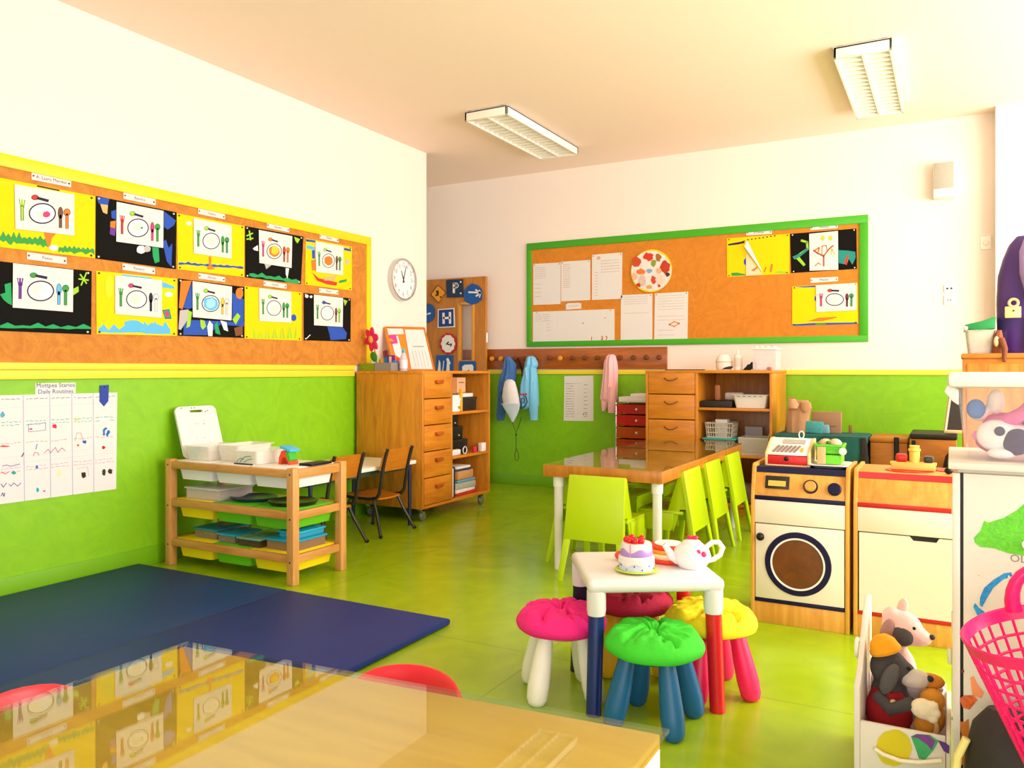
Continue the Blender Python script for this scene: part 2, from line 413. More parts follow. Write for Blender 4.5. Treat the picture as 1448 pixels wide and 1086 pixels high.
def zig(x0, y0, x1, y1, amp, n, thick, seed):
    r = random.Random(seed); up = []; dn = []
    for i in range(n+1):
        f = i/n; x = x0+(x1-x0)*f; y = y0+(y1-y0)*f
        up.append((x, y-amp*(.3+.7*r.random())*(1 if i % 2 else .2))); dn.append((x, y+thick*(.4+.6*r.random())))
    return up+dn[::-1]
poster(LB, [(-60, 148), (523, 262), (521, 602), (-60, 533)], 'y', [(80, 195), (408, 252), (408, 478), (85, 440)], ('lg', 'r', 'br', 'o'), [('cr', -.2, .1, .35), ('pk', .3, .1, .3)],
  [('b', 'g', zig(-55, 480, 265, 510, 40, 22, 40, 1)), ('b', 'g', zig(320, 548, 518, 560, 26, 16, 26, 2)), ('b', 'o', [(240, 455), (310, 465), (285, 490), (270, 555), (250, 500)]), ('d', 'w', (295, 545), 26, 16),
   ('s', 'k', [(205, 205), (325, 230)], 2), ('s', 'y', [(445, 330), (455, 300), (490, 285), (505, 300)], 1)], 'yellow collage with painted green grass, top row beside the left end of the wall board', Z1, GP)
poster(LB, [(527, 260), (968, 350), (965, 662), (525, 603)], 'k', [(640, 292), (897, 342), (895, 545), (638, 510)], ('r', 'lg', 'pk', 'g'), [('cr', -.1, -.1, .4), ('g', .35, 0, .12)],
  [('b', 'b', [(530, 265), (600, 275), (590, 320), (560, 310), (540, 300)]), ('b', 'sk', [(550, 305), (592, 310), (588, 360), (565, 350)]), ('b', 'b', [(610, 345), (638, 335), (635, 390), (612, 380)]), ('b', 'o', [(605, 400), (636, 395), (632, 440), (604, 445)]), ('b', 'p', [(605, 430), (636, 440), (630, 480), (602, 470)]),
   ('b', 'b', [(900, 345), (965, 395), (955, 420), (920, 445), (900, 430)]), ('b', 'b', [(890, 510), (910, 500), (925, 545), (945, 520), (940, 650), (915, 620)]), ('b', 'fg', [(835, 540), (870, 545), (875, 620), (850, 630), (838, 590)]), ('d', 'w', (775, 555), 26, 22), ('d', 'gy', (808, 550), 18, 18)],
  'black collage with blue paint on its right, top row second from the left', Z1, GP)
poster(LB, [(-60, 612), (503, 672), (500, 1020), (-60, 997)], 'k', [(72, 628), (402, 665), (400, 897), (70, 872)], ('p', 'g', 'lb', 'g'), [('cr', -.1, 0, .55), ('w', .2, .1, .45)],
  [('b', 'fg', zig(0, 975, 500, 985, 26, 12, 10, 5)), ('b', 'fg', [(0, 800), (30, 790), (25, 745), (60, 735), (66, 860), (45, 850), (20, 830)]), ('s', 'lg', [(440, 690), (475, 740)], 2), ('s', 'lg', [(475, 680), (445, 750)], 2), ('s', 'lg', [(432, 715), (485, 722)], 2), ('b', 'lg', [(400, 770), (430, 755), (432, 785), (402, 805)]), ('s', 'lb', [(120, 700), (140, 690)], 2)],
  'black collage with a thin green painted line, left end of the bottom row', Z1, GP)
poster(LB, [(528, 670), (972, 714), (970, 1028), (530, 1017)], 'y', [(632, 695), (888, 722), (887, 928), (632, 908)], ('g', 'pk', 'n', 'w'), [('cr', -.1, 0, .6)],
  [('b', 'lb', zig(540, 1000, 935, 1000, 60, 14, 12, 6)), ('b', 'lb', [(680, 950), (720, 940), (760, 945), (800, 975), (830, 955), (870, 965), (930, 990), (935, 1018), (800, 1015), (690, 985)]), ('s', 'lb', [(672, 695), (830, 712)], 2.2), ('b', 'lb', [(890, 730), (955, 755), (958, 770), (890, 762)]), ('d', 'w', (925, 800), 22, 14), ('b', 'tl', [(890, 885), (930, 880), (942, 935), (905, 935)]), ('b', 'pk', [(900, 892), (925, 895), (928, 925), (910, 920)]), ('d', '#d8d820', (598, 760), 25, 60)],
  'yellow collage with light blue painted waves, bottom row', Z1, GP)
poster(LB, [(42, 132), (442, 207), (440, 508), (47, 462)], 'y', [(142, 160), (366, 205), (366, 400), (142, 368)], ('g', 'lg', 'g', 'g'), [('w', 0, 0, .8), ('cr', 0, 0, .6)],
  [('b', 'b', zig(52, 425, 435, 450, 12, 20, 12, 8)), ('b', 'o', [(230, 388), (245, 388), (245, 440), (268, 462), (225, 465), (218, 455), (232, 440)]), ('d', 'w', (113, 192), 16, 12), ('d', 'lb', (327, 215), 8, 10)],
  'yellow collage with a wavy blue painted line, middle of the top row', Z2, GP)
poster(LB, [(446, 207), (790, 270), (775, 550), (447, 510)], 'k', [(527, 230), (724, 267), (720, 455), (530, 425)], ('pk', 'o', 'r', 'o'), [('o', 0, 0, .75), ('y', .1, -.1, .55)],
  [('b', 'fg', zig(470, 490, 770, 535, 20, 12, 18, 9)), ('s', 'lg', [(455, 265), (490, 250)], 2), ('s', 'lg', [(470, 235), (478, 290)], 2), ('s', 'lg', [(455, 285), (492, 280)], 2), ('b', 'lg', [(735, 270), (770, 285), (755, 310), (742, 295)]), ('b', 'w', [(490, 340), (520, 320), (522, 355), (500, 350)]), ('b', 'gy', [(560, 430), (605, 435), (570, 462)]), ('b', 'w', [(685, 455), (705, 458), (695, 520), (685, 490)])],
  'black collage with a green painted line and an orange plate, top row', Z2, GP)
poster(LB, [(803, 280), (1076, 330), (1076, 588), (800, 553)], 'y', [(862, 298), (1026, 328), (1024, 498), (865, 478)], ('g', 'lg', 'br', 'g'), [('o', 0, 0, .7)],
  [('b', 'b', [(805, 284), (860, 292), (860, 305), (805, 298)]), ('b', 'b', [(1030, 335), (1070, 345), (1072, 358), (1030, 350)]), ('b', 'r', [(840, 480), (880, 515), (990, 540), (985, 560), (930, 552), (870, 530)]), ('b', 'o', [(835, 410), (862, 405), (865, 470), (840, 470)]), ('b', 'g', [(1000, 530), (1045, 520), (1045, 535), (1000, 545)]), ('b', 'lb', [(808, 320), (858, 330), (858, 350), (810, 340)]), ('b', 'b', [(840, 350), (858, 350), (858, 400), (842, 400)]), ('d', 'gy', (1048, 418), 12, 14), ('b', 'sk', [(905, 510), (985, 500), (975, 528), (915, 530)])],
  'yellow collage with red and orange curves, top row beside the right end', Z2, GP)
poster(LB, [(50, 517), (441, 567), (440, 868), (50, 855)], 'k', [(135, 532), (368, 565), (365, 765), (137, 745)], ('g', 'lg', 'y', 'cr'), [('lb', 0, 0, .85), ('#9ad8f4', 0, 0, .6)],
  [('b', 'o', [(65, 530), (130, 530), (110, 590), (75, 700), (55, 690)]), ('b', 'b', [(80, 690), (130, 540), (133, 690), (110, 698)]), ('b', 'b', [(85, 760), (440, 775), (440, 800), (300, 790), (220, 852), (80, 850)]), ('b', 'b', [(370, 600), (438, 640), (437, 800), (370, 760)]), ('b', 'gy', [(60, 705), (110, 700), (120, 740), (65, 822), (52, 815)]), ('b', 'lg', [(110, 705), (132, 715), (120, 800), (98, 810)]), ('d', 'o', (412, 605), 22, 35), ('b', 'lg', [(180, 760), (205, 765), (215, 800), (195, 820), (182, 800)]), ('b', 'w', [(235, 765), (255, 790), (252, 858), (228, 857), (222, 800)]), ('b', 'fg', [(265, 790), (280, 770), (300, 850), (270, 840)]), ('b', 'w', [(300, 765), (335, 775), (345, 830), (320, 820)]), ('b', 'lg', [(370, 760), (400, 720), (418, 740), (390, 790)]), ('b', 'br', [(380, 810), (432, 795), (430, 850), (390, 858)])],
  'crowded black collage with blue plate and many leaf shapes, middle of the bottom row', Z2, GP)
poster(LB, [(443, 562), (779, 600), (779, 884), (443, 872)], 'y', [(528, 573), (718, 598), (718, 778), (530, 768)], ('g', 'lg', 'g', 'g'), [('w', 0, 0, .8), ('cr', 0, .1, .5)],
  [('b', 'lg', [(500+i*22-6, 870), (500+i*22+(8 if i % 2 else -10), 785+(i*37 % 40)), (500+i*22+8, 872)]) for i in range(12)]+[('d', 'b', (733, 750), 16, 20)],
  'yellow collage with upright blades of green grass, bottom row', Z2, GP)
poster(LB, [(792, 602), (1070, 635), (1068, 890), (793, 882)], 'k', [(852, 612), (1024, 632), (1022, 803), (853, 793)], ('g', 'b', 'br', 'lg'), [('w', 0, 0, .8)],
  [('b', 'b', [(930, 800), (1022, 805), (1047, 840), (1040, 875), (950, 882), (945, 850)]), ('d', 'w', (810, 622), 10, 10), ('d', 'w', (835, 625), 8, 8), ('b', 'lg', [(1026, 640), (1050, 650), (1035, 680)]), ('s', 'w', [(805, 875), (830, 850)], 1)],
  'black collage with a large blue blot, bottom row behind the pink flower', Z2, GP)
# back board posters
poster(BB, [(338, 235), (782, 202), (780, 485), (340, 507)], 'y', None, None, None,
  [('b', 'n', [(347, 275), (400, 265), (440, 258), (466, 248), (462, 268), (420, 278), (348, 286)]), ('b', 'g', [(370, 478), (410, 476), (470, 488), (468, 497), (372, 500)]), ('b', 'o', [(598, 475), (610, 435), (620, 440), (606, 477)]), ('b', 'o', [(640, 470), (650, 415), (664, 418), (655, 475)]), ('b', 'lg', [(665, 482), (700, 462), (765, 470), (765, 480)]), ('b', 'b', [(458, 390), (474, 370), (474, 425), (460, 415)])]
  +[('d', 'n', (488+i*27, 245-i*4), 6, 5) for i in range(8)], 'yellow collage with a folded-over white paper, top of the green-framed board', Z7, GP)
fold = MB(); fq = [Z7(*p) for p in [(474, 335), (474, 498), (590, 490)]]
fold.prism([BB.P(p, .022) for p in fq], (0, .001, 0), plain('#ead8b4', .8)); a, b_, c_ = [Z7(*p) for p in [(462, 290), (484, 250), (594, 480)]]
fold.prism([BB.P(a, .05), BB.P(b_, .045), BB.P(c_, .023)], (0, .001, 0), PAPER); fold.prism([BB.P(Z7(474, 320), .024), BB.P(a, .05), BB.P(c_, .023)], (0, .0008, 0), PAPER)
BB.blob(fold, [Z7(*p) for p in [(508, 460), (535, 445), (552, 430), (556, 445), (530, 468)]], cm('o'), .0225)
fo = [o for o in C.objects if o.name.startswith('collage_sheet') and 'folded-over' in o.get('label', '')][0]
f_ = fold.build('folded_paper', fo, fo.location); f_['label'] = 'white paper folded over at one corner'
t = poster(BB, [(785, 203), (1253, 165), (1257, 450), (793, 480)], 'k', [(920, 203), (1123, 182), (1125, 457), (923, 463)], None, None,
  [('s', 'lg', [(865, 250), (905, 262), (908, 310), (850, 350), (815, 375)], 3.2), ('b', 'tl', [(800, 365), (860, 340), (905, 300), (910, 320), (830, 385)]), ('b', 'lg', [(830, 380), (850, 365), (895, 420), (880, 432)]), ('b', 'tl', [(1125, 318), (1200, 322), (1245, 330), (1248, 370), (1225, 420), (1200, 380), (1185, 420), (1130, 410)]), ('b', 'r', [(1165, 410), (1190, 350), (1200, 355), (1185, 425)])], 'black collage with a white tree drawing, top right of the green-framed board', Z7, GP)
td = MB(); 
for col, pts, wd in (('#b05a3a', [(1022, 430), (1022, 360), (980, 340), (950, 320)], 2.4), ('#b05a3a', [(1022, 360), (1060, 310), (1090, 285)], 2), ('#c88a60', [(1010, 350), (1010, 290), (1040, 285), (1045, 320)], 1.6), ('o', [(960, 320), (990, 300), (985, 330)], 2), ('y', [(1072, 350), (1080, 310), (1100, 350)], 1.6), ('o', [(960, 430), (985, 408), (1000, 420)], 1.4)):
    BB.stroke(td, [Z7(*p) for p in pts], wd, cm(col), .0225)
t.part('tree_drawing', td, parent=t.o.children[0])
for cx in (1015, 1069):
    td = MB(); BB.disc(td, Z7(cx, 234), 3, 3.6, cm('y'), .0225); t.part('painted_sun', td, parent=t.o.children[0])
poster(BB, [(800, 575), (1262, 548), (1266, 838), (800, 853)], 'y', [(968, 565), (1255, 550), (1253, 742), (970, 755)], ('pk', 'r', 'v', 'g'), [('w', 0, 0, .85), ('cr', -.1, .1, .5)],
  [('b', 'b', [(810, 578), (965, 568), (960, 580), (880, 582)]), ('b', 'b', [(800, 842), (960, 832), (1260, 828), (1260, 838), (1040, 845), (805, 852)]), ('b', 'g', [(960, 835), (1030, 830), (1040, 843), (965, 846)]), ('b', 'o', [(910, 820), (985, 795), (1115, 788), (1115, 795), (1010, 820)]), ('d', 'b', (963, 660), 6, 18)], 'yellow collage with its plate paper at the right, lower right of the green-framed board', Z7, GP)
# name strips
def strip(W, q, txt, label, Z, boff=.016, tilt=True):
    q = [Z(*p) for p in q]; mb = MB(); c = W.sheet(mb, q, PAPER, boff, .001)
    t = Solo('name_strip', mb, label, 'paper label', c, 'name strips on the cork boards')
    pc = [W.P(p, boff+.0006) for p in q]; xd = (pc[1]-pc[0]+pc[2]-pc[3]).normalized(); yd = W.n.cross(xd).normalized()
    h = (pc[0]-pc[3]).length; tm = MB().text(txt, sum(pc, Vector())/4, h*.62, xd, yd, plain('#5a2f3a', .8)); t.part('lettering', tm)
    pins(W, t, [bil(q, .05, .45), bil(q, .95, .55)], boff+.002, (plain('#8a2438', .4), PINM), .005)
for q, tx, lb, Z in (
  ([(173, 128), (390, 173), (390, 213), (173, 170)], 'A. Laara Mendes', 'white name strip above the yellow grass collage, under the yellow frame', Z1),
  ([(677, 240), (853, 277), (853, 312), (677, 275)], 'Bassitra', 'white name strip above the black collage with blue paint, top row', Z1),
  ([(148, 568), (366, 597), (366, 635), (148, 607)], 'Peena', 'white name strip above the black collage with thin green line', Z1),
  ([(672, 630), (850, 655), (850, 690), (672, 665)], 'Pamiers', 'white name strip above the yellow collage with blue waves', Z1),
  ([(168, 102), (327, 138), (327, 168), (168, 135)], 'Faitors', 'white name strip above the yellow collage with wavy blue line', Z2),
  ([(574, 187), (706, 215), (706, 245), (574, 217)], 'Basoitm', 'white name strip above the black collage with the orange plate', Z2),
  ([(885, 253), (997, 278), (997, 304), (885, 280)], 'Missem', 'white name strip above the yellow collage with red curves', Z2),
  ([(170, 485), (327, 510), (327, 538), (170, 517)], 'Silsmein', 'white name strip above the collage with the blue plate', Z2),
  ([(555, 530), (690, 550), (690, 578), (555, 560)], 'Konna', 'white name strip above the yellow collage with grass blades', Z2),
  ([(882, 573), (996, 588), (996, 612), (882, 600)], 'Minem', 'white name strip above the black collage with the blue blot', Z2)):
    strip(LB, q, tx, lb, Z)
for q, tx, lb in (([(475, 182), (657, 170), (657, 203), (475, 214)], 'Sl roman', 'white name strip above the folded-over paper on the green-framed board'),
  ([(928, 148), (1122, 132), (1122, 162), (928, 177)], 'Misonna', 'white name strip above the tree drawing on the green-framed board'),
  ([(928, 515), (1123, 506), (1123, 537), (930, 550)], 'Mizaba', 'white name strip above the lower right collage on the green-framed board')):
    strip(BB, q, tx, lb, Z7)
# notices on the back board
def notice(W, q, label, seed, rows, cols=('#b8b0ac',), boff=.015, extra=(), group='notices on the green-framed board', name='notice_sheet', pn=True, span=(.08, .9)):
    mb = MB(); c = W.sheet(mb, q, PAPER, boff, boff-.0125 if boff > .012 else boff+.0004); t = Solo(name, mb, label, 'paper', c, group)
    r = random.Random(seed); w = MB(); got = False
    for (t0, s0, s1) in rows:
        s = s0; got = True
        while s < s1:
            e = min(s1, s+r.uniform(.02, .09)); W.stroke(w, [bil(q, s, t0), bil(q, e, t0)], .8, plain(r.choice(cols), .9), boff+.0004); s = e+r.uniform(.012, .03)
    for col, pts, wd in extra: W.stroke(w, [bil(q, *p) for p in pts], wd, plain(col, .9), boff+.0005)
    if got or extra: t.part('writing', w)
    if pn: pins(W, t, [bil(q, .05, .03), bil(q, .95, .03)], boff+.001, (PINM,), .005)
    return t
def rows(a, b, n, s0, s1): return [(a+(b-a)*i/max(1, n-1), s0, s1) for i in range(n)]
def Q(Z, pts): return [Z(*p) for p in pts]
notice(BB, Q(Z6, [(365, 460), (557, 450), (555, 740), (365, 747)]), 'white notice at the left edge of the green-framed board, upper row', 1, rows(.1, .35, 6, .08, .45)+rows(.5, .8, 4, .06, .3), ('#c8bab4', '#d8b4a0'))
notice(BB, Q(Z6, [(560, 445), (763, 432), (762, 712), (560, 722)]), 'white notice with a column of short lines, second in the upper row', 2, rows(.08, .65, 13, .07, .3), ('#c8a89a', '#d8b8a8'))
notice(BB, Q(Z6, [(775, 397), (987, 380), (983, 703), (775, 712)]), 'taller white notice with an orange corner mark, left of the round plate picture', 3, rows(.15, .4, 5, .3, .9)+rows(.4, .9, 9, .1, .2), ('#c8b4ac', '#d0a890'), extra=[('#e87a30', [(.18, .06), (.26, .06), (.26, .1), (.18, .1), (.18, .06)], 1)])
notice(BB, Q(Z6, [(593, 735), (700, 730), (700, 772), (593, 780)]), 'small white slip above the wide white chart on the green-framed board', 4, [(.5, .2, .8)], name='paper_slip')
notice(BB, Q(Z6, [(363, 795), (932, 775), (932, 1000), (363, 1012)]), 'wide white chart at the bottom left of the green-framed board', 5, rows(.1, .3, 4, .03, .2)+rows(.3, .6, 4, .17, .22), ('#c8c0c4', '#d0b8b8'),
  extra=[('#e0dcdc', [(.3, .02), (.3, .98)], .6), ('#e0dcdc', [(.47, .02), (.47, .98)], .6), ('#e0dcdc', [(.75, .02), (.75, .98)], .6), ('#e0502a', [(.72, .85), (.72, .95)], 1.2), ('#e0502a', [(.84, .83), (.86, .88), (.84, .93), (.86, .95)], 1.2), ('#e0502a', [(.89, .83), (.91, .87), (.9, .95)], 1.2), ('#c85030', [(.61, .4), (.62, .42)], 1.4), ('#e8905a', [(.88, .25), (.89, .28)], 1.4)], name='wall_chart')
notice(BB, Q(Z6, [(977, 678), (1196, 668), (1196, 996), (975, 998)]), 'white notice with three lines of text, directly under the left of the round plate picture', 6, rows(.05, .2, 4, .1, .85)+[(.4, .1, .9)], ('#c8bcb8',))
notice(BB, [(926, 415), (973, 412.5), (972, 480), (925, 480.5)], 'white notice with an orange oval drawing, under the right of the round plate picture', 7, rows(.06, .35, 6, .1, .9)+rows(.5, .58, 2, .1, .9)+rows(.8, .9, 2, .1, .6), ('#c8bcb8',), extra=[('#e8a070', [(.45, .68), (.6, .62), (.75, .66), (.6, .72), (.45, .68)], 2)])
# round food picture
mb = MB(); cc = (921, 383); pc = BW(.02)(*cc)
mb.lathe([(0, 0), (.2, 0), (.205, .004), (.205, .012), (0, .012)], YF, (pc.x, BY-.014, pc.z), 40, RX(PI/2))
rp = Solo('plate_picture', mb, 'round paper plate picture with yellow rim and food cut-outs', 'artwork', (pc.x, BY-.02, pc.z))
fm = MB(); BB.disc(fm, cc, 28.2, 28.2, PAPER, .0275, 36)
r = random.Random(4)
for i, (x, y, rx, ry, c) in enumerate([(900, 371, 6, 7, '#c84a20'), (917, 363, 7, 6, '#d83418'), (931, 364, 4, 6, '#a86a2a'), (941, 378, 7, 9, '#c03a1a'), (924, 372, 4, 5, '#8a9a2a'), (906, 384, 6, 4, '#e8762a'), (918, 383, 4, 3, '#88a8c8'), (924, 396, 4, 6, '#d04a20'), (908, 397, 6, 9, '#d8c0b0'), (934, 396, 7, 6, '#f0d0c0'), (903, 403, 3, 3, '#d02a1a'), (932, 404, 2, 2, '#d02a1a'), (897, 391, 4, 5, '#f0b890'), (918, 406, 4, 3, '#d8a850'), (932, 383, 4, 4, '#e8b080'), (944, 388, 3, 3, '#3a3a2a')]):
    BB.disc(fm, (x, y), rx, ry, plain(c, .8, .3, 60), .0282+.0002*i, 12, .25, i)
rp.part('food_pictures', fm)
# daily routine chart on the green wall
q = Q(Z3, [(-40, 126), (530, 112), (525, 548), (-40, 622)])
mb = MB(); ch = Solo('wall_chart', mb if LB.sheet(mb, q, PAPER, .004, .0015) is None else mb, 'large white routine chart with grid columns taped to the green wall', 'chart', LW(.004)(80, 640))
g = MB(); LN = plain('#a8b0d8', .9)
for s_ in (.255, .465, .64, .81): LB.stroke(g, [bil(q, s_, .0), bil(q, s_+.012, 1)], .9, LN, .0048)
for t_ in (.1, .56, .62): LB.stroke(g, [bil(q, 0, t_+.02), bil(q, 1, t_-.0)], .5, plain('#c8cce0', .9), .0048)
r = random.Random(9)
for s0, s1 in ((.08, .24), (.28, .45), (.48, .62), (.66, .8), (.83, .98)):
    for t_, cl in ((.04, '#7a7ab0'), (.25, '#50b0a8'), (.28, '#58b8b0'), (.45, '#e0a0a8'), (.68, '#c0a8d0'), (.71, '#f0a0b4')):
        s = s0; 
        while s < s1-.01:
            e = min(s1, s+r.uniform(.01, .035)); LB.stroke(g, [bil(q, s, t_+r.uniform(-.006, .006)), bil(q, e, t_+r.uniform(-.006, .006))], .9, plain(cl, .9), .0049); s = e+.012
for u, v, rx, ry, c in ((247, 265, 3, 3, '#e02858'), (470, 285, 2, 3, '#1a78c8'), (478, 275, 2, 2, '#1a78c8'), (490, 290, 2, 3, '#1a78c8'), (470, 300, 2, 2, '#1a78c8'), (485, 300, 2, 3, '#1a78c8'), (383, 335, 2.5, 2.5, '#1a60c0'), (352, 350, 1.6, 1.6, '#e83020'), (468, 360, 2.4, 2.6, '#b82028'), (378, 484, 4, 4.2, '#3a1a1a'), (470, 472, 3, 4.5, '#2a3a1a'), (499, 470, 3, 4, '#3a2a1a'), (170, 552, 2, 3.4, '#18a8c0'), (200, 557, 2.4, 1, '#b8205a'), (167, 448, 2, 2.6, '#2a78c0'), (62, 474, 3, 2.4, '#18a8a0'), (12, 212, 3.5, 4, '#5aa8c0'), (140, 277, 2.5, 1.2, '#e04a70'), (268, 475, 3, 4.5, '#d8e0a0'), (345, 235, 3.5, 1, '#e8d840'), (22, 355, 6, 1.3, '#e84a4a'), (468, 236, 6, 4, '#dde0ea')):
    LB.disc(g, Z3(u, v), rx, ry, plain(c, .9), .005, 10, .3, int(u))
def sl(pts, c, wd=.7): LB.stroke(g, [Z3(*p) for p in pts], wd, plain(c, .9), .005)
sl([(128, 258), (207, 248), (205, 282), (130, 290), (128, 258)], '#7078b8'); sl([(98, 402), (108, 385)], '#6a2a2a', 1.4)
sl([(150, 398), (158, 382), (172, 385), (176, 396)], '#b880a0', 1); sl([(200, 385), (218, 368), (228, 385), (250, 360), (262, 382), (280, 362), (296, 376)], '#b880a0', 1)
sl([(340, 330), (348, 295), (365, 295), (378, 335)], '#d898a8', .8); sl([(350, 455), (395, 448), (402, 490)], '#c8b8d0', .8); sl([(162, 368), (168, 345)], '#5a78c8', 1.2); sl([(5, 525), (15, 540), (30, 520)], '#4a4a98', 1); sl([(5, 580), (12, 565), (18, 582), (22, 565)], '#4a4a98', 1)
sl([(40, 525), (50, 535), (62, 520), (80, 535), (95, 520)], '#7a68b0', 1); sl([(5, 470), (25, 480), (40, 470)], '#d04a70', 1); sl([(10, 445), (30, 440), (50, 445), (90, 435)], '#7a68b0', 1)
ch.part('writing', g)
q = Q(Z3, [(160, 70), (342, 67), (342, 115), (160, 122)]); mb = MB(); c = LB.sheet(mb, q, PAPER, .002, .0015)
hs = Solo('title_strip', mb, 'white title strip lettered in blue above the routine chart', 'paper label', c)
pc = [LB.P(p, .0026) for p in q]
hs.part('lettering', MB().text('Mottpea Starios\nDaily Routines', sum(pc, Vector())/4, .034, (0, 1, 0), (0, 0, 1), plain('#0f2a80', .8)))
mb = MB(); c = LB.sheet(mb, Q(Z3, [(452, 80), (492, 77), (490, 150), (470, 175), (450, 152)]), plain('#1238a0', .6), .0068, .0025)
at_ = Solo('arrow_tag', mb, 'blue paper arrow pointing down at the edge of the routine chart', 'paper label', c)
at_.part('hole', MB().ball(LW(.007)(*Z3(472, 87)), (.002, .004, .004), BLACK, 8))
# notice on the green back wall
q = [(798, 532), (839, 531), (839, 595.5), (797, 595)]
notice(BB, q, 'white timetable sheet on the green wall beside the pink cardigan', 12, rows(.17, .9, 14, .06, .35)+rows(.2, .9, 9, .68, .8), ('#b8b4b4', '#8a8888'), .004, [('#c8c4c4', [(.06, .18), (.6, .17)], .6), ('#3a3a3a', [(.66, .84), (.68, .86)], 1.3), ('#3a3a3a', [(.75, .84), (.77, .86)], 1.3)], group=None, name='timetable_sheet', pn=False)
# sign boards on the door
BLU = plain('#0f55a0', .6, .08); DBL = plain('#12304f', .6, .1); SW = plain('#f0ece6', .7)
def sign(pts, m, label, draw=None, th=.008):
    q = [ZD(*p) for p in pts]; mb = MB(); c = DB.sheet(mb, q, m, .014, th)
    t = Solo('traffic_sign', mb, label, 'sign', c, 'handmade traffic signs on the wooden door')
    g = MB()
    for k, col, p, wd in draw or ():
        mt = plain(col, .7)
        if k == 's': DB.stroke(g, [ZD(*x) for x in p], wd, mt, .0148)
        else: DB.blob(g, [ZD(*x) for x in p], mt, .0152)
    if draw: t.part('symbol', g)
    return t
W_ = '#f0ece6'
sign([(137, 160), (222, 240), (147, 360), (60, 265)], plain('#e89a1c', .6), 'orange diamond sign with black border and figure on the door', [('s', '#221a10', [(137, 166), (217, 241), (147, 352), (66, 265), (137, 166)], .9), ('b', '#18120a', [(118, 225), (140, 220), (150, 240), (145, 262), (150, 285), (135, 270), (118, 285), (112, 270), (128, 255)], 0), ('b', '#18120a', [(155, 295), (165, 280), (178, 285), (175, 298)], 0)])
sign([(222, 120), (240, 112), (392, 106), (398, 285), (388, 292), (230, 296)], DBL, 'square dark blue sign with a white letter P', [('s', W_, [(302, 245), (303, 152)], 3.2), ('s', W_, [(303, 155), (330, 152), (342, 165), (340, 182), (325, 192), (303, 192)], 2.8), ('b', W_, [(365, 125), (382, 128), (378, 145), (366, 142)], 0), ('b', W_, [(365, 243), (382, 246), (380, 260), (366, 258)], 0)])
sign([(405, 230), (440, 180), (490, 150), (550, 170), (590, 215), (588, 310), (545, 350), (490, 370), (440, 350), (408, 325)], BLU, 'round blue sign with a white arrow pointing right', [('s', W_, [(455, 240), (575, 245)], 2.4), ('s', W_, [(525, 215), (560, 240), (578, 245), (560, 260), (530, 280)], 2.2), ('s', W_, [(562, 218), (577, 246), (565, 292)], 1.5)])
sign([(10, 360), (45, 355), (80, 372), (106, 410), (104, 490), (80, 530), (40, 552), (-30, 552), (-70, 520), (-92, 480), (-92, 420), (-60, 375)], BLU, 'round blue sign half hidden behind the left wall edge', [('s', W_, [(-60, 465), (30, 465), (62, 455)], 2.2)])
sign([(138, 415), (305, 402), (311, 598), (136, 606)], SW, 'square blue sign with white border and white letter H', [('b', '#0f3f88', [(148, 423), (298, 413), (302, 588), (146, 596)], 0)])
hso = [o for o in C.objects if o.get('label', '').endswith('letter H')][0]
g = MB()
for p in ([(196, 455), (198, 560)], [(262, 448), (264, 558)], [(196, 505), (262, 502)]): DB.stroke(g, [ZD(*x) for x in p], 3.2, SW, .0158)
g.build('letter', hso, hso.location)
pts = [(243+88*math.cos(2*PI*k/22)*(1+.05*(-1)**k), 768+108*math.sin(2*PI*k/22)*(1+.05*(-1)**k)) for k in range(22)]
sign(pts, plain('#c01828', .6), 'round white sign with ragged red border', [('b', W_, [(243+70*math.cos(2*PI*k/20)*(1+.06*(-1)**k), 768+90*math.sin(2*PI*k/20)*(1+.04*(-1)**k)) for k in range(20)], 0)])
rso = [o for o in C.objects if o.get('label', '').endswith('ragged red border')][0]
g = MB(); DB.stroke(g, [ZD(*x) for x in [(270, 795), (278, 770), (245, 778), (235, 762), (225, 775)]], 1.6, INK, .0158); DB.stroke(g, [ZD(*x) for x in [(235, 762), (250, 748)]], 1.6, INK, .0158); g.build('letter', rso, rso.location)
sign([(122, 885), (292, 884), (293, 1095), (121, 1097)], BLU, 'blue square sign with white figures, low on the door', [('b', W_, [(150, 930), (165, 960), (168, 1060), (135, 1060)], 0), ('b', W_, [(225, 920), (245, 912), (272, 970), (258, 980), (260, 1070), (222, 1070), (232, 960)], 0), ('s', W_, [(200, 945), (188, 1050)], 1.2)])
sign([(357, 952), (368, 945), (515, 944), (524, 955), (526, 1095), (356, 1097)], BLU, 'blue square sign with a white animal shape, under the door pane', [('b', W_, [(388, 1000), (415, 982), (490, 980), (503, 1000), (502, 1060), (470, 1060), (455, 1030), (430, 1060), (388, 1060)], 0)])
# ---------------------------------------------------------------- clock
cl = Thing('wall_clock', 'round wall clock with chrome rim and black numerals on the white wall', 'clock', (LX, 5.852, 2.016))
MX = RY(PI/2)  # local z -> +x
cl.part('rim', MB().lathe([(0, 0), (.19, 0), (.193, .02), (.188, .042), (.172, .045), (.168, .03)], STEEL, cl.loc, 48, MX))
cl.part('dial', MB().lathe([(0, .03), (.169, .03), (.169, .02), (0, .02)], plain('#faf8f4', .5, .01), cl.loc, 48, MX))
nm = MB()
for k in range(12):
    a = PI/2-2*PI*(k+1)/12
    nm.text(str(k+1), cl.loc+Vector((.0306, .13*math.cos(a), .13*math.sin(a))), .052, (0, 1, 0), (0, 0, 1), BLACK)
    a2 = a
    nm.box(.0302+LX, .031+LX, cl.loc.y+.158*math.cos(a)-.004, cl.loc.y+.158*math.cos(a)+.004, cl.loc.z+.158*math.sin(a)-.004, cl.loc.z+.158*math.sin(a)+.004, BLACK)
cl.part('numerals', nm)
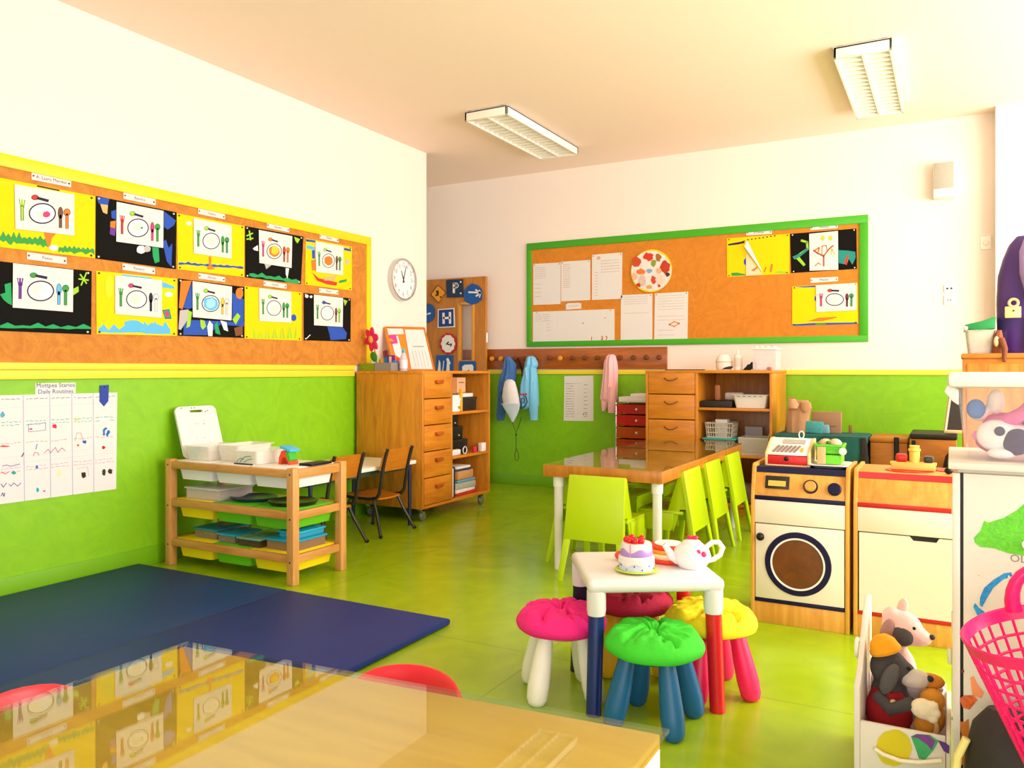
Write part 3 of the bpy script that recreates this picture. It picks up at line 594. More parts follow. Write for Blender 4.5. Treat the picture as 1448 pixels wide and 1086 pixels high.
def hand(nme, deg, L, wd, off):
    a = math.radians(90-deg); dr = Vector((0, math.cos(a), math.sin(a))); nn = Vector((0, -math.sin(a), math.cos(a))); c = cl.loc+Vector((off, 0, 0))
    cl.part(nme, MB().prism([c-dr*.03+nn*wd, c-dr*.03-nn*wd, c+dr*L-nn*wd*.6, c+dr*L+nn*wd*.6], (.001, 0, 0), BLACK))
hand('hour_hand', 338, .085, .006, .033); hand('minute_hand', 18, .135, .0045, .035)
# ---------------------------------------------------------------- ceiling lights
def lamp(x0, x1, y0, y1, label):
    t = Thing('ceiling_light', label, 'ceiling light', ((x0+x1)/2, (y0+y1)/2, CEIL), group='fluorescent ceiling lights')
    z0, z1 = 3.175, CEIL-.004; H_ = plain('#fbf6ec', .35, .01)
    t.part('housing', MB().box(x0, x1, y0, y0+.02, z0, z1, H_, .003).box(x0, x1, y1-.02, y1, z0, z1, H_, .003).box(x0, x0+.02, y0, y1, z0, z1, H_, .003).box(x1-.02, x1, y0, y1, z0, z1, H_, .003).box(x0, x1, y0, y1, z1-.012, z1, H_))
    for k in range(2): t.part('bracket', MB().box(x0+.03+k*(x1-x0-.09), x0+.06+k*(x1-x0-.09), y0-.003, y0+.03, z1, CEIL, plain('#8a7a60', .6)))
    xm = (x0+x1)/2
    t.part('divider', MB().box(xm-.008, xm+.008, y0+.02, y1-.02, z0+.002, z0+.045, H_))
    lv = plain('#f2ecdf', .25, .01, metal=.0); n = 17
    mb = MB()
    for k in range(n):
        y = y0+.04+(y1-y0-.08)*k/(n-1)
        for a, b in ((x0+.02, xm-.008), (xm+.008, x1-.02)):
            mb.prism([(a, y-.003, z0+.003), (a, y+.003, z0+.003), (a, y+.012, z0+.045), (a, y-.012, z0+.045)], (b-a, 0, 0), lv)
    t.part('louvre', mb)
    for a, b in ((x0, xm), (xm, x1)):
        t.part('tube', MB().tube([((a+b)/2, y0+.03, z1-.03), ((a+b)/2, y1-.03, z1-.03)], .013, plain('#fffdf6', .2, .0)))
lamp(-3.385, -3.0, 5.40, 6.74, 'louvred ceiling light on the left, nearer the clock')
lamp(-.66, -.32, 5.44, 6.84, 'louvred ceiling light on the right, above the green-framed board')
# ---------------------------------------------------------------- loudspeaker, sockets
mb = MB().box(-.132, .02, BY-.1, BY+.003, 2.593, 2.88, plain('#f6eedd', .5), .006)
sp = Solo('loudspeaker', mb, 'cream wall loudspeaker with grey grille high on the back wall', 'loudspeaker', (-.056, BY-.05, 2.735))
sp.part('grille', MB().box(-.126, .014, BY-.106, BY-.099, 2.665, 2.874, swirl('#b9b3a2', '#a8a190', .7, 60, .4), .002))
for k in range(2): sp.part('screw', MB().ball((-.056, BY-.1, 2.625-k*.02), .004, STEEL, 8))
def socket(x0, x1, z0, z1, nme, label, kind, yy=BY):
    mb = MB().box(x0, x1, yy-.012, yy, z0, z1, plain('#fdfbf6', .35, .01), .004); c = ((x0+x1)/2, yy-.006, (z0+z1)/2)
    t = Solo(nme, mb, label, 'socket', c); cx, _, cz = c
    if kind == 0:
        for s_ in (-1, 1): t.part('port', MB().box(cx+s_*.014-.008, cx+s_*.014+.008, yy-.0135, yy-.011, cz-.008, cz+.008, plain('#4a4640', .5)))
    elif kind == 1:
        t.part('recess', MB().lathe([(0, 0), (.026, 0), (.026, .001), (0, .001)], plain('#e4dfd4', .5), (cx, yy-.012, cz), 24, RX(PI/2)))
        for s_ in (-1, 1): t.part('contact', MB().ball((cx+s_*.01, yy-.0135, cz), .0045, plain('#3a3630', .4), 8))
    else:
        t.part('button', MB().lathe([(0, 0), (.024, 0), (.02, .008), (0, .01)], plain('#f4efe4', .4), (cx, yy-.012, cz), 24, RX(PI/2)))
socket(-.056, .02, 1.836, 1.897, 'data_socket', 'white double data socket on the back wall, above the power socket', 0)
socket(-.056, .02, 1.735, 1.812, 'power_socket', 'white round-hole power socket on the back wall, under the data socket', 1)
socket(.2, .275, 2.165, 2.27, 'wall_button', 'small grey-white box with round knob beside the corner of the right wall', 2)
# ---------------------------------------------------------------- peg rail
PEGW = wood('#b0601e', '#8a4416', 'X', .3, coat=.3)
mb = MB().box(-4.9, -2.378, BY-.022, BY, 1.215, 1.427, PEGW, .003)
rail = Solo('peg_rail', mb, 'dark brown wooden rail of round coat pegs below the green-framed board', 'coat rail', (-3.6, BY, 1.32))
KN = [plain('#6a3a14', .3, .1), plain('#d8942a', .3, .1)]
PEGX = [-4.28, -4.17, -4.0, -3.885, -3.765, -3.6, -3.48, -3.346, -3.214, -3.077, -2.955, -2.838, -2.70, -2.571, -2.444]
for i, x in enumerate(PEGX):
    rail.part('peg', MB().lathe([(0, 0), (.011, 0), (.011, .03), (.024, .034), (.026, .046), (.02, .058), (0, .062)], KN[1 if i in (0, 1, 6) else 0], (x, BY-.02, 1.325), 16, RX(PI/2)))
# clothes
DEN = plain('#4674b6', .9, .12, 60, .3); LBL = plain('#7ccaf4', .9, .06, 40, .2); PNK = plain('#fcc0c6', .9, .05, 40, .2)
def pxr(rows_, y, dep, mid):   # pixel outline rows on the hanging plane -> metre rows
    out = []
    for (v, u0, u1, *dd) in rows_:
        a = at_y(u0, v, y); b = at_y(u1, v, y); out.append((a.z, a.x, b.x, dd[0] if dd else dep, mid))
    return out
def ZC(u, v): return (690+u/6.03, 490+v/6.03)
def czr(L): return [(490+v/6.03, 690+a/6.03, 690+b/6.03, *r) for v, a, b, *r in L]
yb = 7.34
dj = Thing('denim_jacket', 'blue denim jacket hanging at the left of the peg rail', 'jacket', (at_y(715, 540, yb).x, yb, at_y(715, 590, yb).z))
dj.part('body', MB().loft(pxr(czr([(85, 155, 182, .03), (100, 148, 198, .07), (150, 140, 240, .1), (210, 125, 240, .1), (270, 105, 238, .1), (330, 92, 225, .11), (380, 88, 190, .11), (402, 95, 165, .08)]), yb, .1, yb), DEN, 40, .22, 1))
dj.part('sleeve', MB().loft(pxr(czr([(390, 86, 160, .07), (440, 82, 155, .08), (520, 76, 148, .07), (600, 72, 140, .07), (630, 78, 132, .06)]), yb, .07, yb+.01), DEN, 32, .2, 2))
cap = Thing('sun_cap', 'pale cap with wide brim hanging between the denim jacket and the blue hoodie', 'cap', (at_y(733, 590, yb-.05).x, yb-.05, at_y(735, 590, yb).z))
CW = plain('#ece8ea', .8, .05); CB = plain('#c8dce8', .8, .08)
cap.part('crown', MB().loft(pxr(czr([(280, 205, 245, .03), (300, 185, 268, .09), (360, 172, 285, .12), (430, 165, 300, .12), (490, 175, 310, .1), (540, 200, 300, .06)]), yb, .1, yb-.10), CW, 24, .04, 3))
cap.part('brim', MB().loft(pxr(czr([(480, 172, 330, .03), (530, 200, 325, .03), (580, 232, 305, .03), (620, 255, 285, .03), (636, 262, 278, .02)]), yb, .03, yb-.15), CB, 20, 0, 4))
pts = [at_y(*ZC(*p), yb-.12) for p in [(185, 560), (205, 640), (238, 735), (262, 680), (285, 600)]]
cap.part('cord', MB().tube(pts, .003, BLACK, 6).tube([at_y(*ZC(*p), yb-.12) for p in [(239, 735), (241, 870), (228, 920), (232, 965), (248, 976), (262, 955), (258, 910), (241, 870)]], .003, BLACK, 6).ball(at_y(*ZC(241, 752), yb-.12), .009, BLACK, 8))
st = Thing('lanyard', 'thin black strap hanging from a peg behind the pale cap', 'strap', at_y(*ZC(255, 100), 7.38))
st.part('loop', MB().tube([at_y(*ZC(*p), 7.372) for p in [(252, 95), (262, 140), (285, 200), (292, 260)]], .004, BLACK, 6).tube([at_y(*ZC(*p), 7.372) for p in [(252, 95), (282, 160), (300, 230), (296, 290)]], .006, BLACK, 6))
hd = Thing('hooded_jacket', 'light blue hooded jacket hanging on the peg rail', 'jacket', (at_y(752, 560, yb).x, yb, at_y(752, 590, yb).z))
hd.part('body', MB().loft(pxr(czr([(82, 350, 385, .03), (95, 332, 402, .08), (130, 322, 418, .12), (160, 318, 422, .13), (185, 312, 408, .12), (250, 300, 418, .13), (330, 280, 424, .14), (420, 272, 430, .14), (500, 278, 432, .13), (530, 285, 360, .08)]), yb, .1, yb), LBL, 44, .2, 5))
hd.part('sleeve', MB().loft(pxr(czr([(300, 360, 424, .08), (430, 358, 432, .1), (560, 362, 433, .09), (570, 364, 432, .075), (625, 370, 430, .075)]), yb, .07, yb-.02), LBL, 18, .08, 6))
hl = MB(); HWall = Wall2D(lambda off: (lambda u, v: at_y(u, v, yb-.076-off)), (0, -1, 0))
HWall.stroke(hl, [ZC(*p) for p in [(285, 440), (285, 530), (315, 512), (335, 470), (325, 430), (300, 415)]], 1.3, INK, 0); HWall.stroke(hl, [ZC(*p) for p in [(292, 440), (310, 440), (308, 480), (292, 480)]], 1, INK, 0)
for u in (278, 300, 325): HWall.disc(hl, ZC(u, 408), 1.6, 1.8, plain('#c8283a', .7), .001, 10, .2, u)
hd.part('printed_motif', hl)
hd.part('drawstring', MB().tube([at_y(*ZC(*p), yb-.07) for p in [(322, 180), (325, 240), (330, 280)]], .006, plain('#a8dcf6', .8), 8))
pk = Thing('cardigan', 'pale pink cardigan hanging on the peg rail beside the red drawer unit', 'jacket', (at_y(862, 560, yb).x, yb, at_y(862, 580, yb).z))
def czp(L): return [(470+v/4.935, 670+a/4.935, 670+b/4.935, *r) for v, a, b, *r in L]
pk.part('body', MB().loft(pxr(czp([(153, 940, 970, .03), (165, 922, 985, .08), (210, 906, 996, .12), (260, 902, 1000, .12), (330, 895, 1000, .12), (400, 886, 1000, .12), (465, 878, 998, .12), (490, 905, 985, .06)]), yb, .1, yb+.02), PNK, 40, .2, 7))
pk.part('sleeve', MB().loft(pxr(czp([(380, 945, 998, .08), (460, 945, 1000, .09), (520, 946, 1000, .08), (560, 948, 998, .07)]), yb, .07, yb-.03), PNK, 16, .08, 8))
pk.part('sleeve', MB().loft(pxr(czp([(440, 884, 935, .06), (500, 888, 935, .07), (548, 892, 918, .05)]), yb, .07, yb+.01), PNK, 16, .08, 9))
# ---------------------------------------------------------------- tall drawer-and-shelf cabinets
def cabinet_front(t, ax, o0, o1, dv, face, back, z0, z1, drawers, shelves, handle):
    # ax 'x': front runs along x, front at y=face (facing -y); ax 'y': front runs along y, front at x=face (facing +x)
    def bx(mb, a0, a1, d0, d1, zz0, zz1, m, b=.0025):
        if ax == 'x': mb.box(a0, a1, min(d0, d1), max(d0, d1), zz0, zz1, m, b)
        else: mb.box(min(d0, d1), max(d0, d1), a0, a1, zz0, zz1, m, b)
    H_ = OR_X if ax == 'x' else OR_Y; th = .022
    mb = MB(); bx(mb, o0, o0+th, face, back, z0, z1-th, OR_Z); bx(mb, o1-th, o1, face, back, z0, z1-th, OR_Z)
    bx(mb, o0-.003, o1+.003, face-(.003 if back > face else -.003), back, z1-th, z1+.002, H_); bx(mb, o0+th, o1-th, face, back, z0, z0+th, H_); bx(mb, dv-th/2, dv+th/2, face, back, z0+th, z1-th, OR_Z)
    sg = 1 if back > face else -1
    bx(mb, o0+th, o1-th, back-sg*.01, back, z0+th, z1-th, OR_Z)
    t.part('carcass', mb)
    for z in shelves:
        mb = MB(); bx(mb, dv+th/2, o1-th, face+sg*.003, back-sg*.011, z-.011, z+.011, H_); t.part('shelf', mb)
    for a, b in zip(drawers[:-1], drawers[1:]):
        mb = MB(); bx(mb, o0+th+.003, dv-th/2-.003, face-sg*.002, face+sg*.02, b+.004, a-.004, H_, .003)
        bx(mb, o0+th+.02, dv-th/2-.02, face+sg*.021, back-sg*.1, b+.02, a-.04, PINE_X, 0)
        dr = t.part('drawer', mb); cxx = (o0+dv)/2+.005; cz = a-(a-b)*.34
        hm = MB()
        if handle == 'knob':
            hm.prism([(face+.002, cxx-.05, cz+.012), (face+.002, cxx-.05, cz-.006), (face+.002, cxx-.035, cz-.018), (face+.002, cxx+.035, cz-.018), (face+.002, cxx+.05, cz-.006), (face+.002, cxx+.05, cz+.012)], (.028, 0, 0), wood('#c0601a', '#8a4010', 'Y'), .004)
        else:
            hm.tube([(cxx-.055, face-.004, cz+.012), (cxx-.05, face-.022, cz+.006), (cxx-.025, face-.03, cz-.008), (cxx, face-.032, cz-.011), (cxx+.025, face-.03, cz-.008), (cxx+.05, face-.022, cz+.006), (cxx+.055, face-.004, cz+.012)], .005, plain('#6a3a10', .3), 8)
        t.part('handle', hm, parent=dr)
c1 = Thing('shelf_cabinet', 'orange wood cabinet on castors with drawers and open shelves beside the left wall', 'cabinet', (-4.0, 5.72, 0))
cabinet_front(c1, 'y', 5.2, 6.255, 5.625, -3.65, LX+.035, .105, 1.195, [1.18, .975, .765, .555, .345, .13], [.84, .47], 'knob')
for x, y in ((-3.72, 5.27), (-3.72, 6.18), (-4.24, 5.27), (-4.24, 6.18)):
    mb = MB().box(x-.02, x+.02, y-.02, y+.02, .085, .106, STEEL, .002).lathe([(.012, -.012), (.036, -.012), (.04, -.006), (.04, .006), (.036, .012), (.012, .012)], plain('#8a8c8e', .3, metal=.6), (x+.012, y+.01, .041), 24, RY(PI/2)@RZ(0))
    mb.box(x-.006, x-.002, y-.012, y+.012, .03, .09, STEEL).box(x+.026, x+.03, y-.012, y+.012, .03, .09, STEEL).box(x-.006, x+.03, y-.014, y+.014, .078, .09, STEEL)
    mb.tube([(x-.008, y+.01, .041), (x+.032, y+.01, .041)], .006, STEEL)
    c1.part('castor', mb)
c2 = Thing('shelf_cabinet', 'orange wood cabinet with drawers and open shelves against the back wall behind the long table', 'cabinet', (-1.82, 7.06, 0))
cabinet_front(c2, 'x', -2.362, -1.284, -1.91, 6.76, 7.39, .06, 1.2, [1.19, .995, .777, .555, .31, .09], [.875, .485], 'arc')
c2.part('plinth', MB().box(-2.34, -1.31, 6.8, 7.38, 0, .06, OR_X))
# things in the first cabinet
def bx(nme, label, cat, x0, x1, y0, y1, z0, z1, m, b=.004, group=None, rot=None):
    mb = MB(); cx, cy = (x0+x1)/2, (y0+y1)/2
    mb.box(x0-cx, x1-cx, y0-cy, y1-cy, 0, z1-z0, m, b)
    t = Solo(nme, mb, label, cat, (cx, cy, z0), group, rot or 0, world=False); t.dim = (x1-x0, y1-y0, z1-z0); return t
def loc_part(t, nme, mb, **k): return t.part(nme, mb, world=False, **k)
KRAFT = plain('#b87a48', .8); 
S1, S2, S3 = .852, .482, .128
ppx = -3.70
def stack(base, x0, x1, y0, y1, n, th, nme, label, cat, cols, group, seed, jit=.012):
    r = random.Random(seed); z = base
    for i in range(n):
        h = th*(.7+.6*r.random()); dx, dy = r.uniform(-jit, jit), r.uniform(-jit, jit)
        bx(nme, label(i), cat, x0+dx, x1+dx, y0+dy, y1+dy, z, z+h, plain(cols[i % len(cols)], .8, .05), .001, group, r.uniform(-.04, .04)); z += h+.0006
    return z
zt = stack(S1, -3.96, -3.70, 5.66, 5.83, 6, .022, 'paper_pad', lambda i: ['bottom', 'second', 'third', 'fourth', 'fifth', 'topmost'][i]+' of the white paper pads stacked at the left of the upper cabinet shelf', 'paper', ['#f0f0f0', '#e8e8ee', '#f4f2f0'], 'paper pads on the upper shelf', 3)
bf = bx('box_file', 'black box file on the upper cabinet shelf under white paper', 'file box', -3.98, -3.70, 5.86, 6.10, S1, S1+.115, plain('#1c1814', .5))
loc_part(bf, 'lid', MB().box(-.143, .143, -.123, .123, .09, .118, plain('#262019', .5), .003))
bx('paper_stack', 'white sheets lying on the black box file', 'paper', -3.97, -3.71, 5.85, 6.06, S1+.119, S1+.15, PAPER, .002, None, .05)
bx('yellow_folder', 'yellow folder standing between the paper pads and the box file', 'folder', -3.73, -3.69, 5.838, 5.856, S1, S1+.19, plain('#f0b020', .7), .002)
kb = bx('cardboard_box', 'light brown cardboard box at the top of the left cabinet', 'box', -4.02, -3.72, 5.72, 5.95, S1+.152, S1+.29, KRAFT, .003)
loc_part(kb, 'front_panel', MB().box(.151, .153, -.03, .11, .01, .135, plain('#d8a880', .8)), label='paler front panel')
loc_part(kb, 'slot', MB().box(.1535, .1545, .0, .08, .09, .096, BLACK))
z = S2
for i, (y0, y1, h, lb) in enumerate(((5.66, 5.98, .125, 'largest black cardboard box, lowest of the three stacked boxes'), (5.66, 5.92, .11, 'middle one of the three stacked black boxes'), (5.66, 5.86, .1, 'smallest black box, topmost of the three stacked boxes'))):
    t = bx('storage_box', lb, 'box', -3.96, -3.72-.01*i, y0, y1, z, z+h, plain('#12100e', .45), .003, 'black boxes on the middle shelf')
    dx, dy = .12+(-.01*i)/2, (y1-y0)/2
    loc_part(t, 'lid', MB().box(-dx-.003, dx+.001, -dy-.003, dy+.003, h*.62, h+.001, plain('#1a1714', .45), .003))
    for s_ in (-.5, .5): loc_part(t, 'stud', MB().ball((dx+.002, s_*dy, h*.3), .006, PINW, 8))
    z += h+.002
pz = bx('paper_bundle', 'crumpled white papers before the black boxes on the middle shelf', 'paper', -3.715, -3.67, 5.65, 5.80, S2, S2+.05, PAPER, .012)
bx('toy_block', 'small red block at the right of the largest black box', 'toy', -3.7, -3.67, 6.02, 6.06, S2, S2+.05, plain('#d02848', .6), .006)
bx('card_packet', 'small white card packet at the right edge of the middle shelf', 'box', -3.70, -3.66, 6.13, 6.20, S2, S2+.075, plain('#f0e4dc', .7), .003)
rg = Thing('key_ring', 'pair of pale rings hanging over the papers on the middle shelf', 'ring', (-3.664, 5.86, S2))
rg.part('ring', MB().tube([(-3.664, 5.85+.03*math.cos(a), S2+.036+.03*math.sin(a)) for a in [2*PI*k/16 for k in range(16)]], .005, plain('#c8d4e0', .4), 6, closed=True))
# bottom shelf
bk = bx('ring_binder', 'black ring binder with white spine standing on the bottom shelf', 'binder', -3.98, -3.68, 5.645, 5.72, S3, S3+.26, plain('#18140f', .5), .003)
loc_part(bk, 'spine_label', MB().box(.15, .152, -.032, .01, .01, .25, PAPER), label='white spine')
zz = S3
for i, (lb, col, h, dy) in enumerate((('red folder at the bottom of the heap on the bottom shelf', '#c82818', .022, .0), ('white magazine second from the bottom of the heap', '#eee8e4', .03, -.02), ('grey folded cloth bundle in the heap on the bottom shelf', '#a8b0a4', .055, 0), ('blue and white patterned booklet in the heap', '#6a9ac0', .024, .02), ('tan felt pouch near the top of the heap on the bottom shelf', '#c89058', .075, .01), ('blue folder near the top of the heap', '#28407a', .016, -.01), ('white sheaf lying on top of the heap on the bottom shelf', '#ece6dc', .022, 0))):
    bx('folded_item', lb, 'folder', -3.94, -3.69, 5.76+dy, 6.11+dy-.02*i, zz, zz+h, plain(col, .8, .12), min(.01, h*.4), 'heap on the bottom shelf', .05*math.sin(i*2.1)); zz += h+.001
# on top of the first cabinet
CT = 1.197
tr = Thing('desk_organiser', 'green and grey pen organiser on the left cabinet', 'organiser', (-4.2, 5.38, CT))
def openbox(x0, x1, y0, y1, z0, z1, m, th=.004, taper=0, b=0):
    mb = MB()
    mb.box(x0, x1, y0, y1, z0, z0+th, m)
    for (a, b_, c, d) in ((x0, x1, y0, y0+th), (x0, x1, y1-th, y1), (x0, x0+th, y0+th, y1-th), (x1-th, x1, y0+th, y1-th)): mb.box(a, b_, c, d, z0+th, z1, m)
    return mb
tr.part('tray', openbox(-4.31, -4.16, 5.24, 5.48, CT, CT+.062, clear('#7f9a14', .9, .3)), label='green compartment')
tr.part('tray', openbox(-4.155, -3.99, 5.24, 5.48, CT, CT+.068, plain('#8c8680', .4)), label='grey compartment')
fl_ = Thing('toy_flower', 'pink plastic flower with yellow centre standing in the pen organiser', 'flower', (-4.24, 5.33, CT+.006))
fc = Vector((-4.24, 5.31, 1.46)); FM = RZ(math.radians(-20))@RX(PI/2+.15)
def petal(k):
    a = 2*PI*k/6+.2; return MB().ball(fc+FM@Vector((.058*math.cos(a), .058*math.sin(a), 0)), (.05, .034, .012), plain('#ee1f6a', .35), 14, FM@RZ(a))
for k in range(6): fl_.part('petal', petal(k))
fl_.part('centre', MB().ball(fc+FM@Vector((0, 0, .008)), (.033, .033, .013), plain('#f4c868', .6), 16, FM))
fl_.part('stem', MB().tube([fc-Vector((0, -.01, .02)), (-4.215, 5.33, 1.34), (-4.2, 5.335, CT+.006)], .006, plain('#c87a1a', .5), 8))
fl_.part('leaf', MB().ball((-4.21, 5.30, 1.315), (.055, .006, .04), plain('#1ea02a', .4), 16, RZ(-.3)@RY(.5)))
for i, (dx, dz, c, lb) in enumerate(((0, .16, '#1f78c0', 'blue marker with red cap, left in the pen organiser'), (.018, .17, '#2a84c8', 'blue marker with red cap, middle in the pen organiser'), (.036, .165, '#1a6ab0', 'blue marker with red cap, right in the pen organiser'))):
    p0 = Vector((-4.13+dx, 5.36, CT+.006)); p1 = p0+Vector((-.02, 0, dz))
    t = Thing('marker_pen', lb, 'pen', p0, group='blue markers in the organiser')
    t.part('barrel', MB().tube([p0, p0.lerp(p1, .65)], .009, plain(c, .4))); t.part('pen_cap', MB().tube([p0.lerp(p1, .66), p1], .0095, plain('#7a1e14', .4)), label='dark red cap')
ym = Thing('pencil_sharpener', 'yellow block standing in the green part of the organiser', 'stationery', (-4.19, 5.37, CT+.006)); ym.part('body', MB().box(-4.2, -4.165, 5.35, 5.39, CT+.006, CT+.1, plain('#f2b818', .5), .004))
um = Thing('paper_umbrella', 'tiny orange cocktail umbrella sticking up from the pens', 'ornament', (-4.085, 5.38, CT+.006))
um.part('canopy', MB().lathe([(0, .03), (.012, .026), (.035, .005), (.034, .003), (0, .024)], plain('#f0a020', .7), (-4.105, 5.38, 1.44), 10)); um.part('stick', MB().tube([(-4.085, 5.38, CT+.006), (-4.105, 5.38, 1.465)], .002, plain('#c8a070', .7), 6))
pb = Thing('glue_box', 'small purple and white carton in the grey part of the organiser', 'box', (-4.07, 5.36, CT+.006)); pb.part('carton', MB().box(-4.09, -4.05, 5.34, 5.38, CT+.006, CT+.13, plain('#6a1a78', .5), .002)); pb.part('front_label', MB().box(-4.082, -4.058, 5.337, 5.34, CT+.03, CT+.12, plain('#f0c8d8', .6)))
er = Thing('eraser', 'light blue eraser lying over the edge of the grey compartment', 'stationery', (-4.03, 5.35, CT+.006)); er.part('block', MB().box(-4.045, -4.005, 5.33, 5.37, CT+.006, CT+.085, plain('#2a90e0', .5), .004))
bt = Thing('spray_bottle', 'clear little bottle with light blue cap standing before the cork stand', 'bottle', (-3.95, 5.36, CT))
bt.part('bottle_body', MB().lathe([(0, 0), (.03, 0), (.032, .005), (.032, .1), (.02, .135), (.014, .15), (0, .15)], clear('#dfe4ee', .6, .1), (-3.95, 5.36, CT), 20)); bt.part('bottle_cap', MB().lathe([(0, .15), (.017, .15), (.016, .175), (0, .177)], plain('#4aa8d8', .4), (-3.95, 5.36, CT), 16)); bt.part('wrapper', MB().lathe([(.0325, .02), (.0328, .021), (.0328, .09), (.0325, .091)], plain('#e8e2ee', .6), (-3.95, 5.36, CT), 20))
# leaning cork stand with sheets (faces the room obliquely)
cs = Thing('pin_board', 'small orange-framed cork stand with white sheets on the left cabinet', 'notice board', (-3.98, 5.6, CT))
A = at_y(557, 521.5, 5.50); B_ = at_y(614, 521.5, 5.74); Tl = at_y(544, 452, 5.60); Tr = at_y(607, 458, 5.82)
A.z = B_.z = CT+.002; Tl.z = Tr.z = 1.575
ux = (B_-A); uy = (Tl-A); nn = ux.cross(uy).normalized()
if nn.y > 0: nn = -nn
def csP(s_, t_, o): return A+ux*s_+uy*t_+nn*o
cs.part('panel', MB().prism([csP(0, 0, 0), csP(1, 0, 0), csP(1, 1, 0), csP(0, 1, 0)], -nn*.012, plain('#f08a20', .7)))
fm = MB()
for a, b in (((0, 0), (0, 1)), ((1, 0), (1, 1)), ((0, 1), (1, 1)), ((0, 0), (1, 0))): fm.tube([csP(*a, 0), csP(*b, 0)], .009, wood('#e08a2a', '#c8701a', 'X'), 4)
cs.part('frame', fm)
for nme, qd, m in (('notice_paper', [(.43, .03), (.97, .03), (.97, .95), (.49, .95)], PAPER), ('notice_paper', [(.05, .82), (.45, .84), (.44, .97), (.05, .97)], PAPER), ('notice_paper', [(.11, .35), (.24, .27), (.3, .45), (.28, .8), (.09, .8)], plain('#f4e8ee', .7)), ('pink_card', [(.07, .6), (.24, .62), (.24, .82), (.06, .8)], plain('#e83a98', .7)), ('red_card', [(.13, .08), (.26, .1), (.22, .24), (.13, .3)], plain('#d84040', .7))):
    o = .006 if 'card' not in nme else .0085
    cs.part(nme, MB().prism([csP(s_, t_, o) for s_, t_ in qd], -nn*.001, m))
for k in range(5):
    s_ = .56+k*.08; cs.part('ruled_line', MB().tube([csP(s_, .08, .0075), csP(s_, .45, .0075)], .0012, plain('#a8a4a4', .8), 4))
cs.part('heading', MB().tube([csP(.6, .55, .0075), csP(.88, .55, .0075)], .003, plain('#8a7478', .8), 4)); cs.part('prop_leg', MB().tube([csP(.5, .7, -.014), csP(.5, 0, -.014)-nn*.12], .006, KRAFT, 6))
# ---------------------------------------------------------------- things in and on the back cabinet
T1, T2 = .888, .498
def taper_bin(t, nme, cx, cy, z0, z1, w, d, m, tp=.86, th=.004, rim=.008, rim_m=None):
    # tapered open tub, outer rim; built as a lofted shell
    mb = MB(); i0 = mb.mi(m)
    def ringv(sx, sy, z, r=.02):
        vs = []
        for (qx, qy, a0) in ((1, 1, 0), (-1, 1, PI/2), (-1, -1, PI), (1, -1, 1.5*PI)):
            for k in range(4):
                a = a0+PI/2*k/3; vs.append(mb.bm.verts.new(Vector((cx+qx*(sx-r)+r*math.cos(a), cy+qy*(sy-r)+r*math.sin(a), z))))
        return vs
    secs = [(tp, z0, 0), (1, z1, 0), (1, z1, rim), (1, z1+.004, rim), (1, z1+.004, -th), (tp, z0+th, -th)]
    rg_ = [ringv(w/2*f+o, d/2*f+o, z) for f, z, o in secs]
    for A_, B2 in zip(rg_[:-1], rg_[1:]):
        for k in range(16): mb.bm.faces.new([A_[k], A_[(k+1) % 16], B2[(k+1) % 16], B2[k]]).material_index = i0
    mb.bm.faces.new(rg_[0]).material_index = i0; mb.bm.faces.new(rg_[-1]).material_index = i0
    return t.part(nme, mb) if t else mb
bt_ = bx('flat_box', 'flat black box at the left of the upper shelf in the back cabinet', 'box', -1.885, -1.62, 6.80, 7.05, T1, T1+.055, plain('#15120e', .5), .003)
mg = bx('paper_roll', 'brown and white card standing on the flat black box', 'card', -1.79, -1.745, 6.9, 6.92, T1+.057, T1+.19, plain('#a8683a', .6), .01)
wb = bx('tissue_pack', 'crumpled grey-white pack lying behind the white tub', 'paper', -1.72, -1.56, 6.95, 7.03, T1+.057, T1+.125, plain('#cfc4c0', .8, .1), .02)
tb = Thing('plastic_tub', 'white plastic tub on the upper shelf of the back cabinet', 'tub', (-1.47, 6.92, T1)); taper_bin(tb, 'tub', -1.47, 6.92, T1, T1+.105, .28, .26, WHITE)
for i in range(5): tb.part('slot', MB().box(-1.57+i*.045, -1.55+i*.045, 6.776, 6.782, T1+.095, T1+.1, plain('#6a6660', .6)))
th_ = Thing('tool_bundle', 'dark tools standing upright in the right corner of the upper shelf', 'tool', (-1.325, 7.0, T1))
for i, (dx, h) in enumerate(((0, .2), (.012, .26), (-.012, .16))): th_.part('tool', MB().tube([(-1.325+dx, 7.0+.02*i, T1), (-1.322+dx, 7.0+.02*i, T1+h)], .006, DARKSTEEL, 8))
